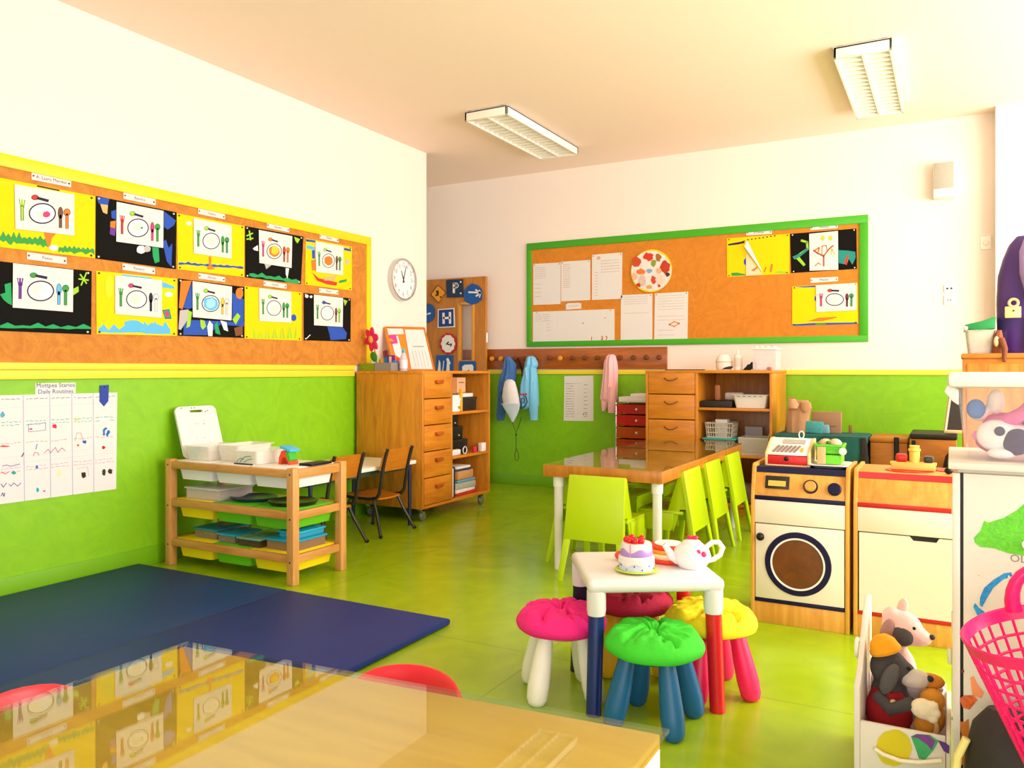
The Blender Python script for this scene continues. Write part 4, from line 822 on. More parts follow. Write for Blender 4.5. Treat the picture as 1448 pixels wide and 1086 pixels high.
def lattice_basket(t, nme, x0, x1, y0, y1, z0, z1, m, nx, nz):
    mb = MB(); ta = .012
    for z in (z0+.003, z1-.006): 
        f = ta if z < (z0+z1)/2 else 0
        mb.box(x0+f, x1-f, y0+f-.003, y0+f+.003, z-.004, z+.006, m).box(x0+f, x1-f, y1-f-.003, y1-f+.003, z-.004, z+.006, m).box(x0+f-.003, x0+f+.003, y0+f, y1-f, z-.004, z+.006, m).box(x1-f-.003, x1-f+.003, y0+f, y1-f, z-.004, z+.006, m)
    mb.box(x0+ta, x1-ta, y0+ta, y1-ta, z0, z0+.004, m)
    for i in range(nx+1):
        f = i/nx
        for y, s_ in ((y0, 1), (y1, -1)): mb.prism([(x0+ta+(x1-x0-2*ta)*f-.003, y+s_*ta, z0), (x0+ta+(x1-x0-2*ta)*f+.003, y+s_*ta, z0), (x0+(x1-x0)*f+.003, y, z1), (x0+(x1-x0)*f-.003, y, z1)], (0, s_*.003, 0), m)
    for i in range(nx+1):
        f = i/nx
        for x, s_ in ((x0, 1), (x1, -1)): mb.prism([(x+s_*ta, y0+ta+(y1-y0-2*ta)*f-.003, z0), (x+s_*ta, y0+ta+(y1-y0-2*ta)*f+.003, z0), (x, y0+(y1-y0)*f+.003, z1), (x, y0+(y1-y0)*f-.003, z1)], (s_*.003, 0, 0), m)
    for j in range(1, nz):
        z = z0+(z1-z0)*j/nz; f = ta*(1-j/nz)
        mb.box(x0+f, x1-f, y0+f, y0+f+.003, z-.004, z+.004, m).box(x0+f, x1-f, y1-f-.003, y1-f, z-.004, z+.004, m).box(x0+f, x0+f+.003, y0+f, y1-f, z-.004, z+.004, m).box(x1-f-.003, x1-f, y0+f, y1-f, z-.004, z+.004, m)
    return t.part(nme, mb)
cbx = Thing('clear_box', 'clear box with turquoise lid under the grey basket in the back cabinet', 'box', (-1.73, 6.95, T2))
cbx.part('tub', openbox(-1.86, -1.6, 6.82, 7.07, T2, T2+.115, clear('#b8b0a4', .45, .2))); cbx.part('lid', MB().box(-1.875, -1.585, 6.805, 7.085, T2+.115, T2+.13, plain('#28a8a8', .35), .004), label='turquoise lid')
gb = Thing('slotted_basket', 'grey-beige slotted basket standing on the clear box with turquoise lid', 'basket', (-1.73, 6.95, T2+.131)); lattice_basket(gb, 'basket', -1.855, -1.625, 6.84, 7.05, T2+.131, T2+.26, plain('#c0b8a4', .5), 11, 3)
gbi = bx('paper_block', 'white block of cards in the grey-beige slotted basket', 'paper', -1.78, -1.68, 6.88, 6.98, T2+.136, T2+.285, PAPER, .004)
bx('white_card', 'white card leaning at the back of the lower open shelf', 'paper', -1.6, -1.45, 7.2, 7.21, T2, T2+.21, PAPER, .001)
wbk = Thing('wire_basket', 'pale wire basket at the right of the lower open shelf in the back cabinet', 'basket', (-1.44, 6.92, T2)); lattice_basket(wbk, 'basket', -1.565, -1.32, 6.79, 7.05, T2, T2+.145, plain('#c8c4b8', .35), 16, 9)
wbk.part('handle', MB().tube([(-1.33, 6.82, T2+.14), (-1.318, 6.84, T2+.18), (-1.318, 6.98, T2+.2), (-1.33, 7.0, T2+.14)], .005, STEEL, 8))
bx('folded_cloth', 'crumpled grey cloth in the open bottom of the back cabinet', 'cloth', -1.75, -1.35, 6.80, 7.1, .083, .25, plain('#6a6458', .9, .25, 30, .4), .05)
# top of the back cabinet
c2t = 1.203
jr = Thing('cotton_bag', 'white cloth bag with a band standing on the back cabinet', 'bag', (-1.73, 6.98, c2t))
jr.part('bag_body', MB().loft([(c2t, -1.79, -1.67, .09, 6.98), (c2t+.03, -1.80, -1.655, .11, 6.98), (c2t+.09, -1.80, -1.66, .11, 6.98), (c2t+.12, -1.785, -1.68, .09, 6.98), (c2t+.135, -1.765, -1.70, .05, 6.98)], plain('#f2ece2', .8, .04), 24, .03))
jr.part('band', MB().loft([(c2t+.066, -1.802, -1.655, .113, 6.98), (c2t+.078, -1.802, -1.656, .113, 6.98)], plain('#e0c8b0', .7), 24, .03))
bo = Thing('cream_bottle', 'white lotion bottle on the back cabinet beside the cloth bag', 'bottle', (-1.605, 6.96, c2t))
bo.part('bottle_body', MB().lathe([(0, 0), (.034, 0), (.036, .006), (.035, .12), (.03, .135), (.02, .14), (0, .14)], plain('#f4f0ea', .35), (-1.605, 6.96, c2t), 24)); bo.part('spout', MB().lathe([(.012, .14), (.011, .155), (.004, .175), (0, .176)], plain('#f8f6f2', .3), (-1.605, 6.96, c2t), 14))
bo.part('bottle_label', MB().lathe([(.0362, .03), (.0366, .031), (.0362, .105), (.036, .106)], plain('#e8dcd0', .7), (-1.605, 6.96, c2t), 24))
br_ = Thing('scissor_holder', 'black fan-shaped holder with coloured pens on the back cabinet', 'holder', (-1.5, 6.95, c2t))
br_.part('holder', MB().prism([(-1.56, 6.92, c2t), (-1.455, 6.92, c2t), (-1.455, 6.92, c2t+.09), (-1.47, 6.92, c2t+.07), (-1.485, 6.92, c2t+.07), (-1.5, 6.92, c2t+.05), (-1.515, 6.92, c2t+.05), (-1.53, 6.92, c2t+.03)], (0, .05, 0), BLACK))
for i, (x, h, c) in enumerate(((-1.462, .15, '#1a70c0'), (-1.475, .11, '#f0b818'), (-1.452, .1, '#e02a3a'))): br_.part('pen', MB().tube([(x, 6.955, c2t+.03), (x, 6.955, c2t+h)], .006, plain(c, .4), 8))
cb3 = Thing('clear_box', 'clear plastic box with small white pots under its lid on the back cabinet', 'box', (-1.36, 6.97, c2t))
cb3.part('tub', openbox(-1.46, -1.275, 6.86, 7.08, c2t, c2t+.17, clear('#f6f2f4', .42, .1))); cb3.part('lid', MB().box(-1.475, -1.262, 6.85, 7.09, c2t+.17, c2t+.188, clear('#fbfaf8', .75, .2), .004))
for k in range(4): cb3.part('clip', MB().lathe([(0, 0), (.018, 0), (.02, .012), (0, .016)], plain('#f2eee8', .4), (-1.44+k*.048, 6.9, c2t+.188), 14))
bx('toy_potato', 'small reddish toy potato lying at the right front of the back cabinet top', 'toy', -1.335, -1.295, 6.79, 6.83, c2t, c2t+.028, plain('#b8705a', .6), .013)
bx('flat_pad', 'flat grey pad in front of the clear box on the back cabinet', 'pad', -1.46, -1.345, 6.79, 6.84, c2t, c2t+.008, plain('#b8b4c0', .6), .002)
bx('dark_folder', 'thin dark folder lying at the left on top of the back cabinet', 'folder', -2.2, -1.9, 6.80, 7.0, c2t, c2t+.008, plain('#28283a', .6), .002)
ck = Thing('toy_lizard', 'small dark lizard toy before the lotion bottle', 'toy', (-1.66, 6.85, c2t)); ck.part('body', MB().tube([(-1.71, 6.85, c2t+.008), (-1.685, 6.85, c2t+.016), (-1.65, 6.85, c2t+.02), (-1.625, 6.85, c2t+.028)], [.003, .01, .014, .008], plain('#2a2420', .5), 10))
# ---------------------------------------------------------------- wire drawer unit with coloured drawers
du = Thing('drawer_tower', 'wire tower of red orange and green drawers between the cardigan and the back cabinet', 'drawer unit', (-2.58, 7.2, 0))
fm = MB()
for x in (-2.755, -2.40):
    for y in (7.06, 7.38): fm.tube([(x, y, 0), (x, y, .9)], .006, STEEL, 8)
    for z in (.15, .3, .44, .56, .68, .79, .9): fm.tube([(x, 7.06, z), (x, 7.38, z)], .004, STEEL, 6)
fm.tube([(-2.755, 7.38, .9), (-2.40, 7.38, .9)], .005, STEEL, 8).tube([(-2.755, 7.38, .3), (-2.40, 7.38, .3)], .005, STEEL, 8)
du.part('frame', fm)
for i, (z0, z1, c) in enumerate(((.80, .885, '#b0100a'), (.69, .785, '#b8100c'), (.575, .675, '#b0480c'), (.46, .56, '#b03c10'), (.32, .44, '#3a8a18'), (.17, .3, '#2f7a1a'))):
    dr = du.part('drawer', openbox(-2.745, -2.41, 7.05, 7.37, z0, z1, clear(c, .88, .2), .006), label=['upper dark red drawer', 'second red drawer', 'orange-brown drawer', 'second orange-brown drawer', 'green drawer', 'lowest green drawer'][i])
    du.part('rim', MB().box(-2.752, -2.404, 7.045, 7.052, z1-.012, z1, clear(c, .95, .2)), parent=dr)
    du.part('knob', MB().ball((-2.58+.03, 7.042, (z0+z1)/2), .011, PINW, 10), parent=dr)
bx('paper_heap', 'white papers lying on the wire tower of coloured drawers', 'paper', -2.74, -2.41, 7.08, 7.36, .905, .955, PAPER, .006)
bx('paper_heap', 'second sheaf of white papers on the right of the drawer tower', 'paper', -2.63, -2.40, 7.1, 7.34, .956, .985, plain('#efe8e4', .8), .006)
# ---------------------------------------------------------------- long table
lt = Thing('long_table', 'long orange wood table with glossy glass top and white legs', 'table', (-1.79, 5.31, 0))
x0, x1, y0, y1 = -2.165, -1.42, 4.345, 6.28
TE = wood('#c8822c', '#a86418', 'Z', .3, 1.0); TT = wood('#e6a050', '#d08a38', 'Y', .25, 1.0)
lt.part('tabletop', MB().box(x0, x1, y0, y1, .563, .632, TE, .003).box(x0+.001, x1-.001, y0+.001, y1-.001, .6321, .634, TT))
lt.part('glass_top', MB().box(x0-.002, x1+.002, y0-.002, y1+.002, .6345, .640, glass_sheet('#f4fff6')))
for x in (x0+.075, x1-.05):
    for y in (y0+.06, y1-.06):
        lg = lt.part('leg', MB().tube([(x, y, 0.0), (x, y, .52)], [.024, .027], plain('#ece9e4', .3), 20))
        lt.part('leg_collar', MB().tube([(x, y, .50), (x, y, .563)], [.032, .034], plain('#f6f4f0', .3), 20), parent=lg)
# ---------------------------------------------------------------- lime chairs (local: faces +y)
def lime_chair(label, group):
    t = Thing('child_chair', label, 'chair', (0, 0, 0), 0, group)
    W2t, W2b, zt, th = .172, .186, .597, .014
    def hw(z): return W2b+(W2t-W2b)*z/zt if z > .23 else W2b
    def yb_(z): return -.0+.10*z/zt        # rear plane, floor at y=0
    # rear sheet: back panel with two rear legs
    mb = MB()
    def rp_(x, z): return (x, yb_(z), z)
    zl = .235; lw = .042
    pts = [rp_(-W2t, zt), rp_(W2t, zt), rp_(hw(zl), zl), rp_(-hw(zl), zl)]
    mb.prism(pts, (0, th, 0), LIME, .003)
    t.part('backrest', mb, world=False)
    for s_ in (-1, 1):
        lb = MB().prism([rp_(s_*hw(zl), zl+.004), rp_(s_*(hw(zl)-lw), zl+.004), rp_(s_*(W2b+.018-lw*.75), 0), rp_(s_*(W2b+.018), 0)], (0, th, 0), LIME, .003)
        t.part('rear_leg', lb, world=False)
        # side cheek: slim triangle from the top edge down to the seat
        sx = lambda z: s_*(W2t+(W2b-W2t)*(1-z/zt))
        A_ = [(sx(zt), yb_(zt)+.002, zt-.002), (sx(zt), yb_(zt)+.03, zt-.006), (sx(.355), .20, .355), (sx(.235), .165, .235), (sx(.3), .14, .31), (sx(.36), .125, .37), (sx(.37), .09, .37), (sx(.235), yb_(.235)+.035, .235), (sx(.1), yb_(.1)+.03, .1), (sx(0)*1.08, yb_(0)+.024, 0), (sx(0)*1.08, yb_(0)+.001, 0), (sx(.235), yb_(.235)+.001, .235)]
        t.part('side_panel', MB().prism(A_, (-s_*.012, 0, 0), LIME, .002), world=False)
        t.part('front_leg', MB().prism([(s_*W2b, .375, .25), (s_*(W2b), .335, .25), (s_*(W2b+.004), .36, 0), (s_*(W2b+.004), .39, 0)], (-s_*.03, 0, 0), LIME, .003), world=False)
    mb = MB().box(-W2b, W2b, .105, .39, .338, .358, LIME, .006)
    for s_ in (-1, 1): mb.prism([(s_*W2b, .385, .35), (s_*W2b, .16, .35), (s_*W2b, .175, .24), (s_*W2b, .37, .24)], (-s_*.012, 0, 0), LIME, .002)
    mb.box(-W2b, W2b, .374, .386, .24, .35, LIME, .003)
    t.part('seat', mb, world=False)
    return t
GC = 'lime green chairs around the long table'
ch0 = lime_chair('lime green chair at the near end of the long table, back to the viewer', GC)
ch0.o.location = (-1.775, 4.145, 0)
for y, lb in ((4.865, 'lime green chair on the right side of the long table, nearest the viewer'), (5.36, 'lime green chair in the middle of the right side of the long table'), (5.93, 'lime green chair on the right side of the long table, nearest the back cabinet')):
    dup(ch0.o, (-1.30, y, 0), PI/2, lb)
for y, lb in ((4.72, 'lime green chair on the left side of the long table, nearest the viewer'), (5.30, 'lime green chair in the middle of the left side of the long table'), (5.88, 'lime green chair on the left side of the long table, nearest the wall')):
    dup(ch0.o, (-2.235, y, 0), -PI/2, lb)
# ---------------------------------------------------------------- pine tray shelf
ps = Thing('tray_shelf', 'low pine frame with three tiers of plastic trays beside the green wall', 'shelf unit', (-3.735, 3.545, 0))
X0, X1, Y0, Y1 = -4.265, -3.205, 3.325, 3.775
for x in (X0, X1-.05):
    for y in (Y0, Y1-.05):
        h = .655
        pst = ps.part('post', MB().box(x, x+.05, y, y+.05, 0, h, PINE_Z, .004))
        for z in (.62, .37, .13): ps.part('screw', MB().ball((x+.025, y-.0005, z), (.006, .002, .006), plain('#3a2a18', .4), 10), parent=pst)
for z0, z1 in ((.598, .642), (.366, .412), (.122, .168)):
    ps.part('rail', MB().box(X0+.05, X1-.05, Y0+.005, Y0+.027, z0, z1, PINE_X, .003)); ps.part('rail', MB().box(X0+.05, X1-.05, Y1-.027, Y1-.005, z0, z1, PINE_X, .003))
    for x in (X0+.012, X1-.034): ps.part('rail', MB().box(x, x+.022, Y0+.05, Y1-.05, z0-.004, z1-.004 if z0 < .5 else z1+.004, PINE_Y, .003))
TG = plain('#63c018', .4, .03); TY = plain('#f4dc0a', .4, .03)
tc_ = {'w': plain('#f3f1ee', .4, .02), 'y': TY, 'g': TG}
names = {'w': 'white', 'y': 'yellow', 'g': 'green'}
tier = ['top', 'middle', 'bottom']; pos = ['left', 'middle', 'right']
for ti, (zr, row) in enumerate(((.635, 'www'), (.40, 'ygg'), (.155, 'ygy'))):
    for k, c in enumerate(row):
        cx = X0+.055+.158+k*.318; cy = (Y0+Y1)/2
        t = Thing('plastic_tray', f'{names[c]} plastic tray at the {pos[k]} of the {tier[ti]} tier of the pine shelf', 'tray', (cx, cy, zr-.095), group='trays in the pine shelf')
        taper_bin(t, 'tub', cx, cy, zr-(.105 if ti == 0 else .1), zr, .300, .372, tc_[c], .90, .004, .006)
        t.part('lid', MB().box(cx-.155, cx+.155, cy-.19, cy+.19, zr+.004, zr+.012, tc_[c], .004))
    
# on the pine shelf
eb = Thing('drawing_board', 'white plastic drawing board with handle slot leaning on the green wall', 'board', (-4.2, 3.66, .655))
P0, P1, P2, P3 = at_x(262, 655, -4.19), at_x(319, 644, -4.19), at_x(311, 579, -4.29), at_x(257, 576, -4.29)
zb = .649
P0.z = P1.z = zb
U = (P1-P0); V = (P3-P0); Ul = U.length; Vl = V.length; U.normalize(); Nn = U.cross(V).normalized(); Vv = Nn.cross(U).normalized()
if Nn.x < 0: Nn = -Nn
def EP(a, b): return P0+U*(a*Ul)+Vv*(b*Vl)
def rrect(a0, a1, b0, b1, ra, rb, n=5):
    o = []
    for (sa, sb, s0) in ((a1-ra, b1-rb, 0), (a0+ra, b1-rb, PI/2), (a0+ra, b0+rb, PI), (a1-ra, b0+rb, 1.5*PI)):
        for k in range(n): an = s0+PI/2*k/(n-1); o.append((sa+ra*math.cos(an), sb+rb*math.sin(an)))
    return o
ou = rrect(0, 1, 0, 1, .13, .1); inn = rrect(.34, .66, .875, .925, .03, .02)
mb = MB(); i0 = mb.mi(WHITE); n_ = len(ou)
oF = [mb.bm.verts.new(EP(*p)) for p in ou]; iF = [mb.bm.verts.new(EP(*p)) for p in inn]; oB = [mb.bm.verts.new(EP(*p)-Nn*.014) for p in ou]; iB = [mb.bm.verts.new(EP(*p)-Nn*.014) for p in inn]
for k in range(n_):
    j = (k+1) % n_
    for q_ in ([oF[k], oF[j], iF[j], iF[k]], [oB[k], iB[k], iB[j], oB[j]], [oF[k], oB[k], oB[j], oF[j]], [iF[k], iF[j], iB[j], iB[k]]): mb.bm.faces.new(q_)
eb.part('panel', mb)
mk = MB(); r = random.Random(5)
for a, b, w_, h_, c in ((.45, .65, .12, .008, '#e8a0a0'), (.62, .64, .05, .012, '#2a2a48'), (.63, .7, .02, .012, '#e0408a'), (.38, .36, .02, .012, '#f09080'), (.57, .37, .018, .02, '#2a9a3a'), (.33, .18, .08, .012, '#e8b0b8'), (.24, .2, .1, .008, '#d8c0d0'), (.5, .6, .1, .006, '#f0c8c0'), (.3, .5, .015, .008, '#e8b0b0')):
    mk.poly([EP(a-w_/2, b-h_/2)+Nn*.0006, EP(a+w_/2, b-h_/2*.6)+Nn*.0006, EP(a+w_/2, b+h_/2)+Nn*.0006, EP(a-w_/2, b+h_/2)+Nn*.0006], plain(c, .8))
for a, b in ((.15, .97), (.4, .965), (.47, .965), (.78, .9), (.72, .88)): mk.ball(EP(a, b)+Nn*.001, (.004, .004, .004), plain('#6a4a6a', .6), 8)
eb.part('paint_marks', mk)
ZT = .648
FROST = clear('#f4f2ea', .55, .3); 
t = Thing('clear_tub', 'frosted tub with orange and blue bits, left on the pine shelf', 'tub', (-4.06, 3.5, ZT), group='frosted tubs on the pine shelf'); taper_bin(t, 'tub', -4.06, 3.52, ZT, ZT+.085, .22, .26, FROST, .9)
bx('blue_card', 'light blue card standing in the left frosted tub', 'card', -4.135, -4.12, 3.42, 3.47, ZT+.006, ZT+.075, plain('#58b8e8', .7), .001)
bx('orange_block', 'pale orange block in the left frosted tub', 'toy', -4.05, -3.99, 3.45, 3.50, ZT+.006, ZT+.06, plain('#f0a888', .7), .006)
t = Thing('clear_tub', 'tallest frosted tub, between the other two on the pine shelf', 'tub', (-3.86, 3.55, ZT), group='frosted tubs on the pine shelf'); taper_bin(t, 'tub', -3.85, 3.58, ZT, ZT+.095, .19, .28, FROST, .88, .004, .012)
bx('orange_block', 'orange block in the tallest frosted tub', 'toy', -3.9, -3.86, 3.5, 3.53, ZT+.006, ZT+.035, plain('#f0a030', .7), .006)
t = Thing('clear_tub', 'low frosted tub with a green and blue drawing on its side', 'tub', (-3.66, 3.5, ZT), group='frosted tubs on the pine shelf'); taper_bin(t, 'tub', -3.65, 3.53, ZT, ZT+.075, .19, .27, FROST, .9)
g = MB()
for pts, c in (([(-3.72, .01), (-3.69, .035), (-3.66, .03)], '#2a9ac0'), ([(-3.69, .012), (-3.65, .045), (-3.60, .05)], '#1a9a4a'), ([(-3.66, .012), (-3.62, .03), (-3.59, .036)], '#1a9a4a')):
    g.tube([(x, 3.392-.0, ZT+z) for x, z in pts], .0022, plain(c, .6), 5)
t.part('drawing', g)
bx('colour_pencil', 'dark pencil lying before the low frosted tub', 'pencil', -3.72, -3.57, 3.372, 3.38, ZT, ZT+.008, plain('#2a2838', .5), .002)
ho = Thing('paper_house', 'little orange card arch with blue roof on the right of the pine shelf', 'toy', (-3.43, 3.52, ZT))
arch = [(-.05, 0), (-.046, .04), (-.025, .08), (.01, .08), (.035, .03), (.042, 0), (.028, 0), (.02, .022), (0, .042), (-.022, .036), (-.03, 0)]
ho.part('arch', MB().prism([(-3.44+a, 3.50, ZT+b) for a, b in arch], (0, .07, 0), plain('#e8481a', .6)))
ho.part('roof', MB().box(-3.47, -3.385, 3.49, 3.57, ZT+.085, ZT+.1, plain('#4ab8e8', .6), .001, RY(.25)), label='light blue roof')
ho.part('side_card', MB().prism([(-3.425, 3.49, ZT+.07), (-3.40, 3.49, ZT+.02), (-3.385, 3.49, ZT+.03), (-3.405, 3.49, ZT+.08)], (0, .06, 0), plain('#38b028', .6)), label='green side')
dp = Thing('phone_slab', 'flat black slab on the right end of the pine shelf', 'tablet', (-3.29, 3.6, ZT)); dp.part('body', MB().box(-3.33, -3.235, 3.5, 3.68, ZT, ZT+.014, BLACK, .004))
# lidded boxes on lower tiers
def lbox(label, x0, x1, y0, y1, z, h, body, lid, group='lidded boxes on the lower tiers'):
    t = Thing('lidded_box', label, 'box', ((x0+x1)/2, (y0+y1)/2, z), group=group)
    t.part('tub', openbox(x0+.01, x1-.01, y0+.01, y1-.01, z, z+h, body)); t.part('lid', MB().box(x0, x1, y0, y1, z+h, z+h+.012, lid, .004)); return t
MZ, LZ = .413, .168
lbox('clear lidded box on the left tray of the middle tier', -4.16, -3.85, 3.38, 3.66, MZ, .06, clear('#e0d4cc', .5, .15), clear('#e8e8e4', .6, .15))
bx('pink_card', 'pink card inside the clear lidded box of the middle tier', 'card', -3.94, -3.88, 3.40, 3.42, MZ+.005, MZ+.05, plain('#e86a98', .7), .001)
t = Thing('black_tray', 'dark blue oval dish on the middle green tray of the middle tier', 'dish', (-3.74, 3.55, MZ)); t.part('dish', MB().lathe([(0, 0), (.13, 0), (.15, .018), (.145, .02), (.12, .006), (0, .006)], plain('#0f2f42', .35), (-3.74, 3.55, MZ), 32, Matrix.Diagonal((1, .9, 1))))
t = Thing('black_tray', 'black shallow dish on the right green tray of the middle tier', 'dish', (-3.42, 3.55, MZ)); t.part('dish', MB().lathe([(0, 0), (.135, 0), (.15, .02), (.145, .022), (.12, .006), (0, .006)], plain('#14120f', .35), (-3.42, 3.55, MZ), 32, Matrix.Diagonal((1, .95, 1))))
TQ = plain('#1a9ec4', .4)
lbox('box with dark turquoise lid on the left tray of the bottom tier', -4.13, -3.92, 3.42, 3.70, LZ, .05, clear('#9a8a6a', .6, .2), plain('#1a7f92', .4))
lbox('box with turquoise lid beside the dark turquoise one, bottom tier', -3.90, -3.74, 3.40, 3.62, LZ, .04, clear('#9a8a7a', .6, .2), TQ)
lbox('clear box with dark base on the middle tray of the bottom tier', -3.71, -3.52, 3.38, 3.66, LZ, .04, clear('#5a4a3a', .7, .2), clear('#8ac8a8', .6, .15))
lbox('lower box with bright turquoise lid on the right tray of the bottom tier', -3.50, -3.27, 3.40, 3.68, LZ, .05, plain('#8a6a4a', .6), TQ)
lbox('smaller turquoise-lidded box on top of the other, right tray of the bottom tier', -3.46, -3.30, 3.46, 3.70, LZ+.063, .025, plain('#2a9ab8', .5), plain('#22b0d4', .4))
# ---------------------------------------------------------------- school desk and wooden chairs
dk = Thing('school_desk', 'low white-topped desk against the green wall between pine shelf and drawer cabinet', 'desk', (-4.0, 4.55, 0))
dk.part('desktop', MB().box(LX+.03, -3.665, 3.93, 5.14, .474, .502, plain('#f1efe8', .3), .004))
dk.part('apron', MB().box(LX+.08, -3.72, 3.98, 5.09, .43, .474, plain('#3a4a3a', .5), .003))
for x in (LX+.1, -3.69):
    for y in (3.985, 5.085): dk.part('leg', MB().tube([(x, y, 0), (x, y, .474)], .014, plain('#1a2448', .35), 12))
PLY = wood('#c87a22', '#b06414', 'Y', .35)
def school_chair(label):
    t = Thing('school_chair', label, 'chair', (0, 0, 0), 0, 'wooden school chairs at the desk')  # faces -x
    for s_ in (-1, 1):
        y = s_*.15
        fr = [(-.28, y*1.02, .268), (-.06, y, .262), (.005, y, .275), (.03, y, .31), (.05, y, .42), (.075, y*1.0, .54), (.105, y, .635)]
        t.part('back_upright', MB().tube(fr, [.011, .012, .013, .013, .013, .013, .0125], DARKSTEEL, 10), world=False)
        t.part('leg', MB().tube([(-.03, y*.95, .262), (.01, y*1.05, .17), (.085, y*1.36, .008)], .0115, DARKSTEEL, 10).ball((.086, y*1.37, .011), (.015, .015, .011), BLACK, 10), world=False)
        t.part('leg', MB().tube([(-.24, y*.95, .265), (-.27, y*1.1, .15), (-.30, y*1.25, .008)], .0115, DARKSTEEL, 10).ball((-.30, y*1.26, .011), (.015, .015, .011), BLACK, 10), world=False)
    # moulded seat and backrest
    mb = MB(); n = 9; T_ = []; B_ = []; i0 = mb.mi(PLY)
    for i in range(n):
        f = i/(n-1); x = -.33+.345*f; z = .283+.012*math.cos(f*PI*1.1)-(.0 if f > .1 else .018*(1-f/.1)); w_ = .165*(1-.10*f) if f > .06 else .15
        w_ = w_*(1-.22*max(0, (f-.85)/.15)**2)
        T_.append([mb.bm.verts.new((x, w_*(-1+2*k/4), z-.006*math.sin(PI*k/4))) for k in range(5)]); B_.append([mb.bm.verts.new((x, w_*(-1+2*k/4), z-.012-.006*math.sin(PI*k/4))) for k in range(5)])
    for i in range(n-1):
        for k in range(4):
            mb.bm.faces.new([T_[i][k], T_[i+1][k], T_[i+1][k+1], T_[i][k+1]]); mb.bm.faces.new([B_[i][k], B_[i][k+1], B_[i+1][k+1], B_[i+1][k]])
        for k in (0, 4): mb.bm.faces.new([T_[i][k], B_[i][k], B_[i+1][k], T_[i+1][k]])
    for i in (0, n-1):
        for k in range(4): mb.bm.faces.new([T_[i][k], T_[i][k+1], B_[i][k+1], B_[i][k]])
    t.part('seat', mb, world=False)
    mb = MB(); n = 9; F_ = []; K_ = []
    for i in range(n):
        y = -.168+.336*i/(n-1); o = -.028*math.cos((i/(n-1)-.5)*PI)*.6
        hh = .0 if 0 < i < n-1 else .012
        a = (.038+o*.3+.012, y, .465+hh); b = (.078+o*.3+.012, y, .625-hh)
        F_.append([mb.bm.verts.new(a), mb.bm.verts.new(b)]); K_.append([mb.bm.verts.new((a[0]-.011, y, a[2])), mb.bm.verts.new((b[0]-.011, y, b[2]))])
    mb.mi(PLY)
    for i in range(n-1):
        for q_ in ([F_[i][0], F_[i+1][0], F_[i+1][1], F_[i][1]], [K_[i][0], K_[i][1], K_[i+1][1], K_[i+1][0]], [F_[i][0], K_[i][0], K_[i+1][0], F_[i+1][0]], [F_[i][1], F_[i+1][1], K_[i+1][1], K_[i][1]]): mb.bm.faces.new(q_)
    for i in (0, n-1): mb.bm.faces.new([F_[i][0], F_[i][1], K_[i][1], K_[i][0]])
    t.part('backrest', mb, world=False)
    return t
s1 = school_chair('wooden school chair with dark metal frame beside the drawer cabinet')
s1.o.location = (-3.665, 4.79, 0)
dup(s1.o, (-3.665, 4.225, 0), 0, 'wooden school chair with dark metal frame behind the pine shelf')
# ---------------------------------------------------------------- gym mat
NAVY = plain('#0d2a78', .5, .1, 3, .08, spec=.3)
mt = Thing('gym_mat', 'large navy blue folding gym mat on the floor by the green wall', 'mat', (-3.1, 2.2, 0))
mt.part('mat_panel', MB().box(-4.32, -3.105, .9, 3.185, .003, .034, plain('#0c3468', .5, .12, 3, .1, spec=.3), .012)); mt.part('mat_panel', MB().box(-3.095, -2.068, .9, 3.18, .003, .034, NAVY, .012))
mt.part('seam', MB().box(-3.107, -3.093, .905, 3.175, .006, .03, plain('#0c2048', .5), .001))
# ---------------------------------------------------------------- foreground table
ft = Thing('glass_topped_table', 'birch table with glass sheet in the foreground', 'table', (-1.08, .85, 0))
BT = wood('#f0a840', '#de9430', 'X', .3, .7)
qd = [(-1.684, 1.372), (-.486, 1.474), (-.486, .12), (-1.684, .12)]
ft.part('tabletop', MB().prism([(x, y, .5095) for x, y in qd], (0, 0, -.028), BT, .003))
ft.part('edge_band', MB().prism([(x, y, .481) for x, y in qd], (0, 0, -.05), plain('#f4f0e8', .5), .002), label='white edge under the top')
qg = [(-1.692, 1.383), (-.472, 1.487), (-.472, .1), (-1.692, .1)]
ft.part('glass_top', MB().prism([(x, y, .5168) for x, y in qg], (0, 0, -.0065), glass_sheet('#f2fff6'), .0))
for x, y in ((-1.6, 1.29), (-.57, 1.36), (-1.6, .2), (-.57, .2)): ft.part('leg', MB().tube([(x, y, 0), (x, y, .427)], .022, plain('#f0ece4', .35), 16))
REDP = plain('#e01a2c', .35, .03)
